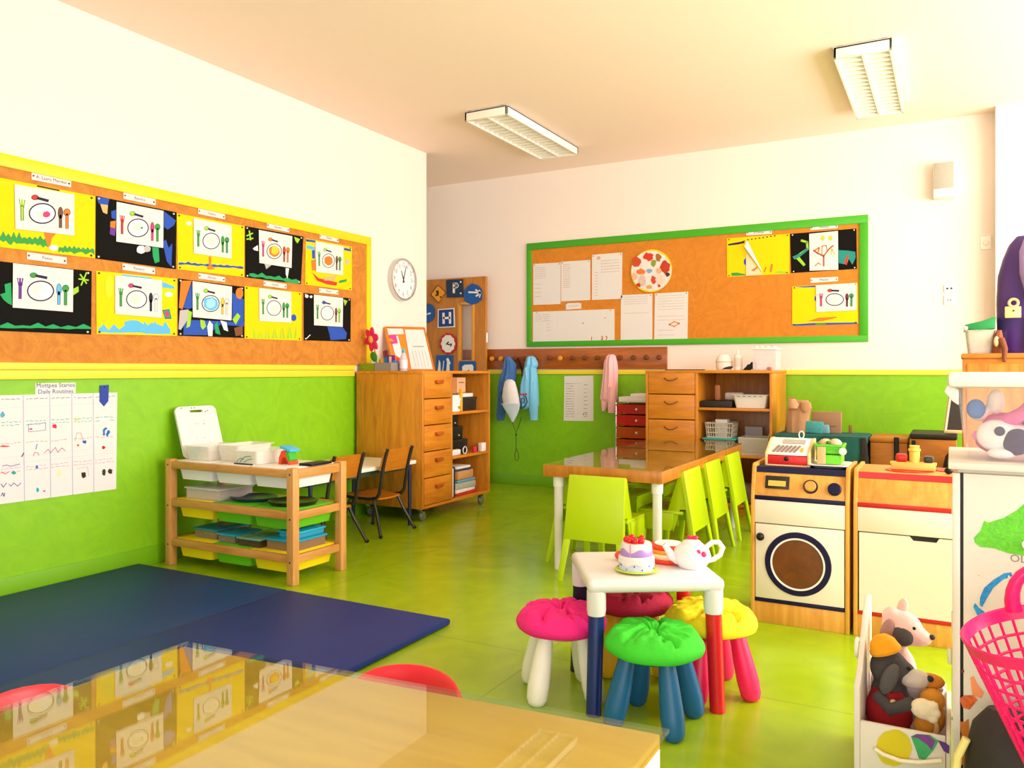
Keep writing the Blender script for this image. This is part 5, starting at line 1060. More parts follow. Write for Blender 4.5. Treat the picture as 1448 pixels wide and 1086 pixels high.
def red_chair(label):
    t = Thing('red_chair', label, 'chair', (0, 0, 0), 0, 'red chairs at the foreground table')  # faces -y, back at +y
    mb = MB(); n = 15; rows_ = []; i0 = mb.mi(REDP)
    for i in range(n):
        a = -1.05+2.1*i/(n-1); zt = .495-.03*abs(a/1.05)**2-.05*abs(a/1.05)**6
        r0, r1 = .2, .182
        p = lambda r_, z, k: mb.bm.verts.new((r_*math.sin(a), -.06+(r_*math.cos(a))+k*(z-.3)*.15, z))
        rows_.append([p(r0, .33, 1), p(r0, zt-.01, 1), p(r0-.006, zt, 1), p(r1+.006, zt, 1), p(r1, zt-.01, 1), p(r1, .33, 1)])
    for A_, B2 in zip(rows_[:-1], rows_[1:]):
        for k in range(6): mb.bm.faces.new([A_[k], A_[(k+1) % 6], B2[(k+1) % 6], B2[k]])
    mb.bm.faces.new(rows_[0]); mb.bm.faces.new(rows_[-1]); t.part('backrest', mb, world=False)
    t.part('seat', MB().lathe([(0, .27), (.165, .27), (.178, .28), (.178, .292), (.165, .302), (0, .298)], REDP, (0, -.03, 0), 32), world=False)
    for sx in (-1, 1):
        t.part('leg', MB().tube([(sx*.11, .08, .275), (sx*.15, .15, .01)], .012, STEEL, 10), world=False); t.part('leg', MB().tube([(sx*.11, -.12, .275), (sx*.14, -.17, .01)], .012, STEEL, 10), world=False)
        t.part('back_post', MB().tube([(sx*.12, .095, .28), (sx*.125, .115, .36)], .01, STEEL, 10), world=False)
    return t
rc = red_chair('red chair behind the far edge of the foreground table'); rc.o.location = (-1.10, 1.42, 0); rc.o.rotation_euler = (0, 0, .08)
dup(rc.o, (-1.66, 1.02, 0), PI/2+.15, 'red chair at the left end of the foreground table')
# ---------------------------------------------------------------- small play table
ang = math.atan2(.255, .407)
kt = Thing('play_table', 'small white plastic play table with navy and red legs', 'table', (-1.02, 2.887, 0), ang)
hw_, hd_ = .242, .23; WP = plain('#e4e2e2', .3, .01)
kt.part('tabletop', MB().box(-hw_, hw_, -hd_, hd_, .425, .472, WP, .02, seg=4), world=False)
for sx, sy, col in ((-1, -1, '#14286e'), (1, -1, '#d0101c'), (-1, 1, '#0c1630'), (1, 1, '#d0101c')):
    cx, cy = sx*(hw_-.034), sy*(hd_-.034)
    l_ = kt.part('leg', MB().tube([(cx+sx*.012, cy+sy*.012, 0), (cx, cy, .36)], [.027, .0285], plain(col, .3, .04), 20), world=False, label={'#14286e': 'navy leg', '#d0101c': 'red leg', '#0c1630': 'dark navy leg'}[col])
    kt.part('leg_sleeve', MB().tube([(cx, cy, .345), (cx, cy, .365), (cx, cy, .43)], [.031, .034, .034], WP, 20), world=False, parent=l_)
# ---------------------------------------------------------------- stools
def cushion(mb, R, z0, h, m, seed):
    n = 72; nr = 12; i0 = mb.mi(m); r_ = random.Random(seed); ph = [r_.uniform(0, 6.28) for _ in range(4)]
    rings = []
    prof = [(.93, 0), (1, .1), (1.03, .3), (1.02, .5), (.985, .62), (.93, .8)]+[(.93*(1-k/nr), None) for k in range(1, nr)]
    for (f, t) in prof:
        rr = []
        for k in range(n):
            a = 2*PI*k/n
            if t is not None: z = h*t; q = R*f*(1+.012*math.sin(7*a+ph[0]))
            else:
                sp_ = .5+.5*math.cos(5*a+ph[1]+.8*math.sin(f*4))
                cre = max(0, 1-abs(math.sin(2.5*a+ph[1]+.5*math.sin(5*f+ph[0])))*3.2)       # tufting creases
                cre2 = max(0, 1-abs(math.sin(4*a+ph[2]-1.4*f))*4.5)*max(0, min(1, (f-.35)*4))
                wr = .035*math.sin(13*a+ph[2]+7*f)+.03*math.sin(19*a-11*f+ph[3])
                dome = (1-(f/.93)**8)**.5*.22+.86
                z = h*(dome-.42*cre*min(1, f*5)-.30*cre2+wr+.06*sp_-.42*math.exp(-(f/.12)**2)+.10*math.exp(-((f-.30)/.10)**2))
                q = R*f
            rr.append(mb.bm.verts.new((q*math.cos(a), q*math.sin(a), z0+z)))
        rings.append(rr)
    for A_, B2 in zip(rings[:-1], rings[1:]):
        for k in range(n): mb.bm.faces.new([A_[k], A_[(k+1) % n], B2[(k+1) % n], B2[k]]).material_index = i0
    mb.bm.faces.new(rings[-1]).material_index = i0; mb.bm.faces.new(rings[0][::-1]).material_index = i0
def stool(loc, rot, ccol, lcol, label, seed):
    t = Thing('stool', label, 'stool', loc, rot, 'round cushioned stools around the play table')
    mb = MB(); cushion(mb, .164, .243, .07, plain(ccol, .85, .06, 60, .25), seed); t.part('cushion', mb, world=False, ang=60)
    t.part('seat', MB().lathe([(0, .225), (.11, .225), (.13, .235), (.13, .246), (0, .246)], plain(lcol, .4, .03), n=32), world=False)
    for k in range(4):
        a = PI/4+k*PI/2; u = Vector((math.cos(a), math.sin(a), 0))
        pts = [u*.095+Vector((0, 0, .243)), u*.103+Vector((0, 0, .21)), u*.12+Vector((0, 0, .14)), u*.138+Vector((0, 0, .07)), u*.149+Vector((0, 0, .022)), u*.153+Vector((0, 0, .006)), u*.154+Vector((0, 0, 0))]
        t.part('leg', MB().tube(pts, [.027, .03, .036, .04, .037, .029, .02], plain(lcol, .4, .03), 18), world=False)
    return t
stool((-.893, 2.645, 0), -.03, '#3ed02e', '#0f5f92', 'green cushioned stool with blue legs in front of the play table', 1)
stool((-1.275, 2.715, 0), .58, '#f01e86', '#f4f1ea', 'pink cushioned stool with white legs left of the play table', 2)
stool((-.79, 2.995, 0), .7, '#f4e018', '#ee1c5c', 'yellow cushioned stool with pink legs right of the play table', 3)
stool((-1.14, 3.085, 0), .5, '#b0123c', '#f2c010', 'dark red cushioned stool with yellow legs behind the play table', 4)
# ---------------------------------------------------------------- toy tea things
ZK = .4725
ckc = Vector((-1.005, 2.775, ZK))
pl = Thing('cake_plate', 'lime and yellow toy plate under the toy cake', 'plate', ckc); pl.part('plate', MB().lathe([(0, 0), (.05, 0), (.078, .008), (.074, .012), (.05, .006), (0, .006)], plain('#c8d828', .4, .15, 30), ckc, 32))
ca = Thing('toy_cake', 'two-tier white toy cake with purple band and red cherries', 'toy food', ckc+Vector((0, 0, .0075))); cz = ca.loc
ca.part('lower_tier', MB().lathe([(0, 0), (.062, 0), (.064, .003), (.063, .025), (.062, .045), (.056, .05), (0, .05)], plain('#c4d2e8', .5), cz, 36), label='pale blue-white lower tier')
ca.part('icing', MB().lathe([(.0635, .022), (.066, .026), (.065, .046), (.06, .052), (.05, .053)], plain('#e8e2e0', .5), cz, 36, wob=lambda r_, z, a: (r_, z-(.006*math.sin(6*a) if z < .03 else 0))))
ca.part('upper_tier', MB().lathe([(0, .05), (.056, .05), (.057, .055), (.056, .09), (.052, .098), (0, .1)], plain('#e8e2e2', .5), cz, 36))
ca.part('purple_band', MB().lathe([(.057, .053), (.0585, .056), (.058, .07), (.0565, .074)], plain('#b088d8', .6), cz, 60, wob=lambda r_, z, a: (r_, z+(.007*math.sin(5*a) if z > .06 else 0))))
for i in range(14):
    a = i*.45; ca.part('sprinkle', MB().ball(cz+Vector((.0645*math.cos(a), .0645*math.sin(a), .01+.012*(i % 2))), .0028, plain(['#2a4ab0', '#58a0e0', '#3a3a6a'][i % 3], .4), 8))
for i, (a, r_) in enumerate(((3.6, .035), (4.3, .034), (4.95, .036), (5.6, .034), (1.2, .03), (2.4, .035))): ca.part('cherry', MB().ball(cz+Vector((r_*math.cos(a), r_*math.sin(a), .107)), .0125, plain('#e0121e', .15), 12))
ca.part('slice_mark', MB().box(cz.x-.0035+.0, cz.x+.0005, cz.y-.0585, cz.y-.055, cz.z+.052, cz.z+.098, plain('#e890b8', .5)))
ps_ = Vector((-.955, 2.995, ZK))
bg = Thing('toy_burger', 'layered red orange and cream toy sandwich behind the toy cake', 'toy food', ps_)
for i, (r0, z0, h, c, n_) in enumerate(((.085, 0, .016, '#e83a1c', 'tomato_layer'), (.08, .016, .018, '#f8e0b8', 'bread_layer'), (.072, .034, .014, '#f0a830', 'cheese_layer'), (.07, .048, .014, '#e8401c', 'pepper_layer'), (.05, .062, .006, '#faf2ea', 'bread_layer'))):
    bg.part(n_, MB().lathe([(0, z0), (r0, z0), (r0+.004, z0+h*.5), (r0, z0+h), (0, z0+h)], plain(c, .5), ps_, 28))
sw = Vector((-1.115, 2.905, ZK))
bs = Thing('toy_strawberry', 'red toy strawberry at the left behind the toy cake', 'toy food', sw); bs.part('fruit', MB().ball(sw+Vector((0, 0, .018)), (.024, .02, .018), plain('#e04a3a', .4), 14))
pc2 = Vector((-1.06, 2.9, ZK))
cs2 = Thing('toy_cake_slice', 'toy cake slice with orange side and red cherry beside the toy cake', 'toy food', pc2)
cs2.part('slice', MB().prism([pc2+Vector((-.025, -.02, 0)), pc2+Vector((.03, -.02, 0)), pc2+Vector((.0, .05, 0))], (0, 0, .05), plain('#f0a040', .5), .003)); cs2.part('icing', MB().prism([pc2+Vector((-.027, -.022, .05)), pc2+Vector((.032, -.022, .05)), pc2+Vector((0, .052, .05))], (0, 0, .012), plain('#faf2f0', .5), .003)); cs2.part('cherry', MB().ball(pc2+Vector((-.012, -.005, .072)), .012, plain('#e0121e', .2), 12))
tp = Vector((-.845, 2.93, ZK))
te = Thing('teapot', 'white toy teapot with pink dots and red lid knob on the play table', 'teapot', tp); TPW = plain('#e8e6e6', .25, .01)
te.part('pot', MB().lathe([(0, 0), (.046, 0), (.05, .004), (.066, .025), (.07, .045), (.062, .068), (.04, .088), (.028, .094), (0, .094)], TPW, tp, 36))
te.part('lid', MB().lathe([(.036, .091), (.03, .098), (.014, .103), (0, .104)], TPW, tp, 24))
te.part('knob', MB().ball(tp+Vector((-.008, 0, .109)), (.012, .011, .008), plain('#e0204a', .3), 12).ball(tp+Vector((.011, .004, .109)), (.012, .011, .008), plain('#e0204a', .3), 12))
rv = Vector((CS, SN, 0)); 
te.part('spout', MB().tube([tp-rv*.05+Vector((0, 0, .03)), tp-rv*.075+Vector((0, 0, .042)), tp-rv*.09+Vector((0, 0, .066)), tp-rv*.102+Vector((0, 0, .085))], [.022, .017, .012, .0105], TPW, 16))
te.part('handle', MB().tube([tp+rv*.052+Vector((0, 0, .072)), tp+rv*.075+Vector((0, 0, .092)), tp+rv*.1+Vector((0, 0, .092)), tp+rv*.115+Vector((0, 0, .072)), tp+rv*.105+Vector((0, 0, .045)), tp+rv*.08+Vector((0, 0, .028)), tp+rv*.058+Vector((0, 0, .024))], .0095, TPW, 14))
fv = Vector((SN, -CS, 0))
for a, z, r_ in ((.012, .066, .011), (.03, .059, .012)): te.part('pink_dot', MB().ball(tp+rv*a+fv*.058*(1-(z-.05)*6)+Vector((0, 0, z)), (r_, r_, r_*.9), plain('#f02a72', .3), 12))
# ---------------------------------------------------------------- play kitchen
NV = plain('#0e0e38', .4, spec=.25); CRM = plain('#e6dccb', .45, .02); RDT = plain('#c01010', .35)
def kitchen(x0, x1, yf, dep, label, nme, wash):
    t = Thing(nme, label, 'play kitchen', ((x0+x1)/2, yf+dep/2, 0)); H_ = .742; s_ = .018
    yb2 = yf+dep; tilt = .045
    prof = [(yf, 0), (yb2, 0), (yb2, H_+.012), (yf+tilt, H_+.012), (yf+tilt-.012, H_), (yf, .60)]
    for a in (x0, x1-s_): t.part('side_panel', MB().prism([(a, y, z) for y, z in prof], (s_, 0, 0), BIRCH, .003))
    a, b = x0+s_+.0005, x1-s_-.0005; acc = NV if wash else RDT
    t.part('top', MB().box(a, b, yf+tilt, yb2, H_-.02, H_-.004 if wash else H_, acc if wash else BIRCH, .002))
    t.part('top_edge', MB().prism([(a, yf+tilt-.004, H_-.03), (a, yf+tilt+.01, H_-.03), (a, yf+tilt+.012, H_-.003), (a, yf+tilt, H_-.003)], (b-a, 0, 0), acc))
    con = [(yf+.004, .605), (yf+.016, .605), (yf+tilt+.01, H_-.031), (yf+tilt-.002, H_-.031)]
    t.part('console', MB().prism([(a, y, z) for y, z in con], (b-a, 0, 0), BIRCH, .001), label='sloping wooden control panel')
    t.part('stripe', MB().box(a, b, yf-.001, yf+.02, .585, .605, acc, .002))
    t.part('drawer_front', MB().box(a, b, yf+.001, yf+.02, .475, .5845, CRM, .002), label='cream front panel')
    def cp(x, f): return Vector((x, yf+.003+(tilt-.006)*f, .605+(H_-.031-.605)*f))
    nn = Vector((0, -(H_-.031-.605), tilt-.006)).normalized()
    if wash:
        nb = Matrix((Vector((1, 0, 0)), nn.cross(Vector((1, 0, 0))), nn)).transposed()
        dp_ = t.part('display', MB().prism([cp(a+.045, .32), cp(a+.155, .32), cp(a+.155, .86), cp(a+.045, .86)], nn*.008, plain('#1c140e', .4), .002))
        t.part('display_strip', MB().prism([cp(a+.06, .42)+nn*.009, cp(a+.14, .42)+nn*.009, cp(a+.14, .65)+nn*.009, cp(a+.06, .65)+nn*.009], nn*.001, plain('#d8b04a', .5)), parent=dp_)
        kn = MB().lathe([(0, 0), (.033, 0), (.033, .004), (0, .004)], plain('#161422', .4), cp(a+.25, .5), 24, nb); t.part('dial_ring', kn)
        t.part('dial', MB().lathe([(0, .004), (.024, .004), (.026, .012), (.022, .02), (0, .021)], wood('#d8a050', '#c08030', 'X', .4), cp(a+.25, .5), 24, nb), label='wooden dial')
        t.part('dial', MB().lathe([(0, 0), (.03, 0), (.029, .012), (.025, .016), (0, .017)], NV, cp(a+.355, .45), 24, nb), label='navy dial')
        dr = t.part('door', MB().box(a+.003, b-.003, yf+.001, yf+.02, .118, .4705, CRM, .003), label='cream door')
        cx, cz = (a+b)/2-.005, .295; yy = yf+.001; M_ = RX(PI/2)
        t.part('porthole_ring', MB().lathe([(.122, -.002), (.122, .005), (.147, .005), (.15, -.002)], NV, (cx, yy, cz), 56, M_), parent=dr, label='navy ring')
        t.part('porthole_rim', MB().lathe([(.114, -.002), (.114, .006), (.122, .0065), (.123, -.002)], WHITE, (cx, yy, cz), 56, M_), parent=dr, label='white rim')
        t.part('porthole_glass', MB().lathe([(0, .003), (.115, .0025), (.115, -.002), (0, -.002)], swirl('#6e3c0c', '#58300a', .35, 6, .05), (cx, yy, cz), 48, M_), parent=dr, label='brown round pane')
        t.part('door_knob', MB().tube([(a+.03, yy, .412), (a+.03, yy-.015, .412)], .008, NV, 10).ball((a+.03, yy-.024, .412), .019, BLACK, 16), parent=dr)
        t.part('stripe', MB().box(a, b, yf, yf+.02, .1, .117, acc, .002))
        t.part('plinth', MB().box(a, b, yf+.004, yf+.022, 0, .0995, BIRCH, .002))
        t.part('base', MB().box(a, b, yf+.025, yb2-.01, .03, .05, BIRCH))
    else:
        dr = t.part('door', MB().prism([(a+.006, yf+.001, .118), (b-.003, yf+.001, .118), (b-.003, yf+.001, .4705), (b-.09, yf+.001, .4705), (b-.1, yf+.001, .452), (b-.19, yf+.001, .452), (b-.205, yf+.001, .4705), (a+.006, yf+.001, .4705)], (0, .018, 0), CRM), label='cream door with hand slot')
        t.part('hand_slot', MB().box(b-.21, b-.085, yf+.012, yf+.02, .448, .474, plain('#14100c', .6)), parent=dr)
        t.part('stripe', MB().box(a, b, yf, yf+.02, .1, .117, acc, .002)); t.part('plinth', MB().box(a, b, yf+.004, yf+.022, 0, .0995, BIRCH, .002))
        for cx, cy, r_ in ((-.17, yf+.16, .1), (.0, yf+.25, .08)): t.part('hob_ring', MB().lathe([(0, H_), (r_, H_), (r_, H_+.004), (0, H_+.005)], RDT, (cx, cy, 0), 40))
    t.part('back_panel', MB().box(a, b, yb2-.012, yb2-.002, .0, H_-.021, BIRCH))
    return t
kitchen(-.846, -.408, 3.93, .36, 'wooden play washing machine with navy porthole ring', 'play_washing_machine', True)
kitchen(-.392, .06, 3.935, .36, 'wooden play cooker with red trim and red hob', 'play_cooker', False)
# cash register
cr = Thing('toy_cash_register', 'white toy till with red drawer on the play washing machine', 'toy till', (-.70, 4.13, .739))
xa, xb, ya, zb2 = -.80, -.592, 4.03, .739
BSID = wood('#e8c890', '#d8b070', 'Y', .4)
sidep = [(ya, zb2), (ya+.2, zb2), (ya+.2, zb2+.125), (ya+.13, zb2+.125), (ya, zb2+.06)]
for x in (xa, xb-.012): cr.part('side_panel', MB().prism([(x, y, z) for y, z in sidep], (.012, 0, 0), BSID, .002))
cr.part('case', MB().prism([(xa+.012, y, z) for y, z in [(ya+.004, zb2+.053), (ya+.196, zb2+.053), (ya+.196, zb2+.123), (ya+.13, zb2+.123)]], (xb-xa-.024, 0, 0), WHITE, .001))
cr.part('drawer', MB().box(xa+.013, xb-.013, ya+.002, ya+.19, zb2+.008, zb2+.05, plain('#d01818', .4), .002), label='red drawer')
cr.part('drawer_knob', MB().ball((-.70, ya, zb2+.036), .011, BLACK, 12)); cr.part('base', MB().box(xa+.012, xb-.012, ya+.002, ya+.195, zb2, zb2+.007, BSID))
kd = Vector((0, .126, .07)).normalized(); kn_ = Vector((0, -.07, .126)).normalized()
def kp(u_, v_): return Vector((xa+.012, ya+.004, zb2+.053))+Vector((u_*(xb-xa-.024), 0, 0))+kd*(v_*.144)+kn_*.0015
cr.part('display', MB().prism([kp(.3, .68), kp(.88, .68), kp(.88, .93), kp(.3, .93)], kn_*.002, plain('#a8a498', .4)))
for i in range(6):
    for j in range(4):
        u0 = .1+i*.105+j*.03; v0 = .16+j*.1; cr.part('key', MB().prism([kp(u0, v0), kp(u0+.06, v0), kp(u0+.075, v0+.08), kp(u0+.015, v0+.08)], kn_*.004, plain('#8a7a70', .5)))
for i in range(2): cr.part('key', MB().prism([kp(.8, .2+i*.12), kp(.87, .2+i*.12), kp(.87, .29+i*.12), kp(.8, .29+i*.12)], kn_*.004, plain('#f0b020', .5)), label='yellow key')
cr.part('hook', MB().tube([(-.66+.012*math.cos(a), ya+.19, zb2+.14+.018*math.sin(a)) for a in [2*PI*k/14 for k in range(14)]], .003, plain('#d8d8d0', .4), 6, closed=True))
# plate with green box
pt = Thing('white_plate', 'white rectangular dish under the green basket on the play washing machine', 'dish', (-.51, 4.12, .739)); taper_bin(pt, 'dish', -.512, 4.12, .739, .752, .16, .2, WHITE, .8)
gbk = Thing('green_basket', 'bright green lattice basket on the white dish', 'basket', (-.51, 4.13, .757)); lattice_basket(gbk, 'basket', -.572, -.452, 4.06, 4.2, .757, .85, plain('#5ac81a', .4), 10, 6)
gbk.part('lining', openbox(-.566, -.458, 4.066, 4.194, .758, .846, plain('#6ad428', .5), .002))
bx('wooden_card', 'pale wooden slat standing against the front of the green basket', 'toy', -.562, -.525, 4.045, 4.055, .757, .838, plain('#e0b07a', .6), .002)
fd = Thing('toy_bread', 'beige toy rolls piled in the green basket', 'toy food', (-.51, 4.13, .80)); fd.part('rolls', MB().ball((-.535, 4.13, .85), (.03, .035, .022), plain('#e0b490', .6), 14).ball((-.49, 4.12, .85), (.03, .03, .024), plain('#e4b898', .6), 14).ball((-.51, 4.16, .842), (.03, .03, .02), plain('#d8a880', .6), 14)); fd.part('leaf', MB().ball((-.518, 4.095, .857), (.01, .006, .008), plain('#3a8a1a', .6), 10))
tl_ = Thing('paper_tag', 'small white cut-out tag on the right of the green basket', 'paper label', (-.45, 4.06, .82)); tl_.part('tag', MB().lathe([(0, 0), (.018, 0), (.018, .002), (0, .002)], WHITE, (-.449, 4.055, .82), 8, RX(PI/2)))
# wooden toy on the cooker
wt = Thing('wooden_toy_truck', 'pale wooden toy truck with red and dark blocks on the play cooker', 'toy', (-.16, 4.10, .746)); WT = wood('#f0c468', '#e0ac48', 'X', .4)
wt.part('base', MB().box(-.245, -.065, 4.07, 4.13, .747, .775, WT, .004).box(-.25, -.06, 4.075, 4.125, .77, .782, WT, .003))
wt.part('funnel', MB().lathe([(0, .782), (.022, .782), (.022, .83), (.026, .834), (.026, .842), (.02, .846), (.022, .858), (0, .858)], clear('#f0d060', .85, .2), (-.15, 4.1, 0), 20))
wt.part('cab', MB().box(-.228, -.178, 4.078, 4.122, .782, .818, plain('#c01a14', .3), .01), label='red block'); wt.part('wheel_block', MB().box(-.112, -.072, 4.078, 4.122, .782, .812, plain('#2a2c30', .3), .008), label='dark block')
kb2 = Thing('hob_knob', 'small black knob on the right of the play cooker top', 'toy', (-.01, 4.05, .745)); kb2.part('knob', MB().ball((-.012, 4.03, .758), (.018, .018, .015), BLACK, 12))
# ---------------------------------------------------------------- chests along the back wall
TEAL = plain('#0c5a58', .8, .1, 14, .2); TEALD = plain('#0a4a4c', .8, .12, 14, .2)
tc2 = Thing('fabric_chest', 'long teal fabric-covered chest against the back wall behind the play kitchen', 'chest', (-.87, 6.75, 0))
tc2.part('chest_body', MB().box(-1.225, -.56, 6.52, 6.95, 0, .64, TEALD, .01)); tc2.part('lid', MB().box(-1.235, -.55, 6.51, 6.96, .641, .705, TEAL, .02))
tc2.part('drape', MB().loft([(.705, -.86, -.56, .05, 6.5), (.6, -.88, -.58, .07, 6.485), (.5, -.85, -.6, .06, 6.485), (.42, -.80, -.62, .05, 6.49)], TEAL, 24, .12, 3))
tc2.part('strap', MB().prism([(-.595, 6.47, .70), (-.555, 6.47, .70), (-.53, 6.46, .45), (-.56, 6.45, .36), (-.60, 6.46, .45)], (0, .025, 0), plain('#1a1714', .6), .006))
WCR = wood('#c07a24', '#a05c14', 'X', .45)
def trunk(x0, x1, y0, y1, z1, label, black_top):
    t = Thing('wooden_chest', label, 'chest', ((x0+x1)/2, (y0+y1)/2, 0), group='wooden trunks along the back wall')
    t.part('chest_body', MB().box(x0, x1, y0, y1, 0, z1-.04, WCR, .006)); t.part('lid', MB().box(x0-.006, x1+.006, y0-.006, y1+.006, z1-.04, z1, plain('#17130f', .5, .1) if black_top else WCR, .014))
    t.part('strap', MB().box(x1-.09, x1-.055, y0-.012, y0-.004, .2, z1+.004, BLACK, .003) if not black_top else MB().box(x0+.01, x0+.035, y0-.012, y0-.004, .2, z1-.05, BLACK, .003))
    return t
trunk(-.535, -.285, 6.55, 6.95, .705, 'orange wooden trunk with black strap between the teal chest and the black-topped trunk', False)
trunk(-.265, .03, 6.50, 6.95, .745, 'wooden trunk with black cushioned top in the corner behind the play cooker', True)
bgp = Thing('paper_bag', 'crumpled tan paper bag standing on the teal chest', 'bag', (-1.09, 6.72, .706))
PB = plain('#b98a64', .85, .08, 20, .2)
bgp.part('bag_body', MB().loft([(.706, -1.165, -1.0, .1, 6.72), (.78, -1.17, -.995, .12, 6.72), (.86, -1.165, -.985, .12, 6.72), (.91, -1.15, -.975, .1, 6.72), (.945, -1.14, -.99, .07, 6.72), (.965, -1.13, -1.0, .04, 6.72)], PB, 26, .10, 2))
bgp.part('folded_flap', MB().loft([(.975, -1.145, -1.09, .03, 6.675), (.93, -1.15, -1.06, .05, 6.665), (.90, -1.14, -1.07, .04, 6.66)], plain('#c89a74', .85, .06), 16, .1, 5))
bgp.part('folded_flap', MB().loft([(.95, -1.05, -.975, .03, 6.675), (.905, -1.05, -.965, .04, 6.665), (.875, -1.03, -.985, .03, 6.66)], plain('#c09068', .85, .06), 16, .1, 6))
bgo = Thing('cardboard_sheet', 'brown cardboard sheet standing behind the tan bag', 'cardboard', (-1.17, 6.85, .706)); bgo.part('sheet', MB().prism([(-1.2, 6.84, .706), (-1.17, 6.84, .98), (-1.13, 6.86, .98), (-1.10, 6.86, .706)], (0, .02, 0), plain('#a8623a', .8), .003))
cbd = Thing('carton', 'flat grey-brown carton standing on the teal chest beside the tan bag', 'box', (-.86, 6.8, .706)); cbd.part('carton', MB().box(-.985, -.765, 6.78, 6.86, .706, .872, plain('#a5805f', .85, .06), .003)); cbd.part('tape', MB().box(-.93, -.80, 6.776, 6.78, .76, .765, plain('#8a6a50', .8)))
ttw = Thing('patterned_cloth', 'turquoise checked cloth folded in front of the carton on the teal chest', 'cloth', (-.94, 6.7, .706))
ttw.part('cloth', MB().box(-1.015, -.885, 6.68, 6.72, .706, .80, swirl('#5ab8b8', '#2a8a90', .8, 40, .2), .01, RY(.06))); ttw.part('fold', MB().box(-.895, -.84, 6.685, 6.72, .706, .775, swirl('#8ac0d0', '#4a90a8', .8, 40, .2), .01, RY(-.08)))
spk = Thing('wooden_peg', 'small brown block standing on the right end of the teal chest', 'block', (-.70, 6.85, .706)); spk.part('block', MB().box(-.715, -.69, 6.84, 6.87, .706, .77, plain('#8a6a40', .6), .003))
ec = Thing('chalkboard', 'small easel chalkboard with pale frame standing on the black-topped trunk', 'chalkboard', (.02, 6.7, .75))
eA = [(-.045, 6.66, .757), (.16, 6.66, .757), (.19, 6.80, 1.12), (.0, 6.80, 1.12)]
ec.part('board', MB().prism(eA, (0, .012, 0), plain('#2a2622', .6)))
fm = MB()
for i in range(4): fm.tube([eA[i], eA[(i+1) % 4]], .011, plain('#d8c090', .5), 4)
fm.box(-.05, .17, 6.63, 6.68, .746, .762, plain('#e0c890', .5), .002); ec.part('frame', fm)
bgb = Thing('black_satchel', 'round black pouch leaning at the right end of the black-topped trunk', 'bag', (.02, 6.42, 0)); bgb.part('pouch', MB().loft([(.0, -.03, .09, .06, 6.42), (.3, -.05, .12, .1, 6.42), (.5, -.06, .13, .12, 6.42), (.6, -.04, .12, .1, 6.42), (.65, .0, .1, .05, 6.42)], plain('#191614', .6, .1, 12, .2), 20, .05))
# ---------------------------------------------------------------- tall cabinet with bin and backpack
tk = Thing('wooden_cabinet', 'orange wooden cabinet behind the white cupboard, its top carrying a green bin', 'cabinet', (.42, 5.55, 0))
TKW = wood('#d8862a', '#b8661a', 'X', .35)
tk.part('carcass', MB().box(.057, .80, 5.31, 5.8, 0, 1.27, TKW, .004)); tk.part('top_board', MB().box(.05, .81, 5.295, 5.81, 1.27, 1.298, TKW, .003)); tk.part('front_panel', MB().box(.075, .79, 5.303, 5.312, .05, 1.24, wood('#e09034', '#b8601a', 'Z', .35), .003))
gn = Thing('waste_bin', 'translucent white bin with dark green lid on the orange cabinet', 'bin', (.155, 5.45, 1.299))
taper_bin(gn, 'bin', .143, 5.45, 1.299, 1.43, .15, .2, clear('#ddd6c8', .75, .3), .8)
gn.part('lid', MB().prism([(.065, 5.34, 1.465), (.075, 5.34, 1.44), (.14, 5.34, 1.432), (.215, 5.34, 1.44), (.222, 5.34, 1.51), (.15, 5.34, 1.485)], (0, .22, 0), plain('#128a44', .45), .004), label='dark green lid')
gn.part('clip', MB().ball((.07, 5.34, 1.445), (.012, .01, .012), WHITE, 10))
dl = Thing('brown_puppet', 'brown cloth puppet slumped between the green-lidded bin and the purple bag', 'toy', (.235, 5.36, 1.299)); dl.part('body', MB().loft([(1.299, .2, .265, .05, 5.36), (1.35, .205, .262, .07, 5.36), (1.40, .21, .255, .06, 5.36), (1.43, .225, .25, .04, 5.36)], plain('#8a4a24', .8, .15), 18, .1)); dl.part('arm', MB().tube([(.245, 5.325, 1.38), (.262, 5.305, 1.32), (.258, 5.285, 1.25)], [.018, .016, .009], plain('#7a3e1c', .8), 10)); dl.part('face', MB().ball((.222, 5.325, 1.365), (.014, .012, .03), plain('#e8c8a0', .7), 10))
bp_ = Thing('purple_bag', 'tall shiny purple bag standing on the orange cabinet at the right edge', 'bag', (.38, 5.52, 1.299))
PUR = plain('#4a2a7a', .3, .15, 8, .25)
bp_.part('bag_body', MB().loft([(1.299, .235, .56, .22, 5.52), (1.4, .232, .57, .25, 5.52), (1.6, .228, .575, .26, 5.52), (1.75, .235, .57, .25, 5.52), (1.85, .26, .56, .22, 5.52), (1.93, .29, .55, .18, 5.52), (1.98, .33, .53, .1, 5.52)], PUR, 30, .05, 3))
bp_.part('hood', MB().loft([(1.60, .37, .56, .1, 5.37), (1.75, .335, .56, .14, 5.38), (1.88, .335, .55, .13, 5.40), (1.95, .36, .53, .08, 5.43)], plain('#a88ad0', .35, .25, 6, .2), 24, .06, 4), label='pale shiny lilac flap')
bp_.part('padlock_tag', MB().box(.265, .345, 5.375, 5.385, 1.50, 1.565, plain('#e8c088', .5), .004).tube([(.308+.022*math.cos(a), 5.38, 1.585+.022*math.sin(a)) for a in [2*PI*k/18 for k in range(18)]], .008, plain('#e8c088', .5), 8, closed=True).ball((.308, 5.372, 1.54), (.005, .004, .005), BLACK, 8), label='cream padlock-shaped tag')
bp_.part('blue_trim', MB().box(.362, .40, 5.385, 5.395, 1.32, 1.5, plain('#2a3aa0', .4), .003))
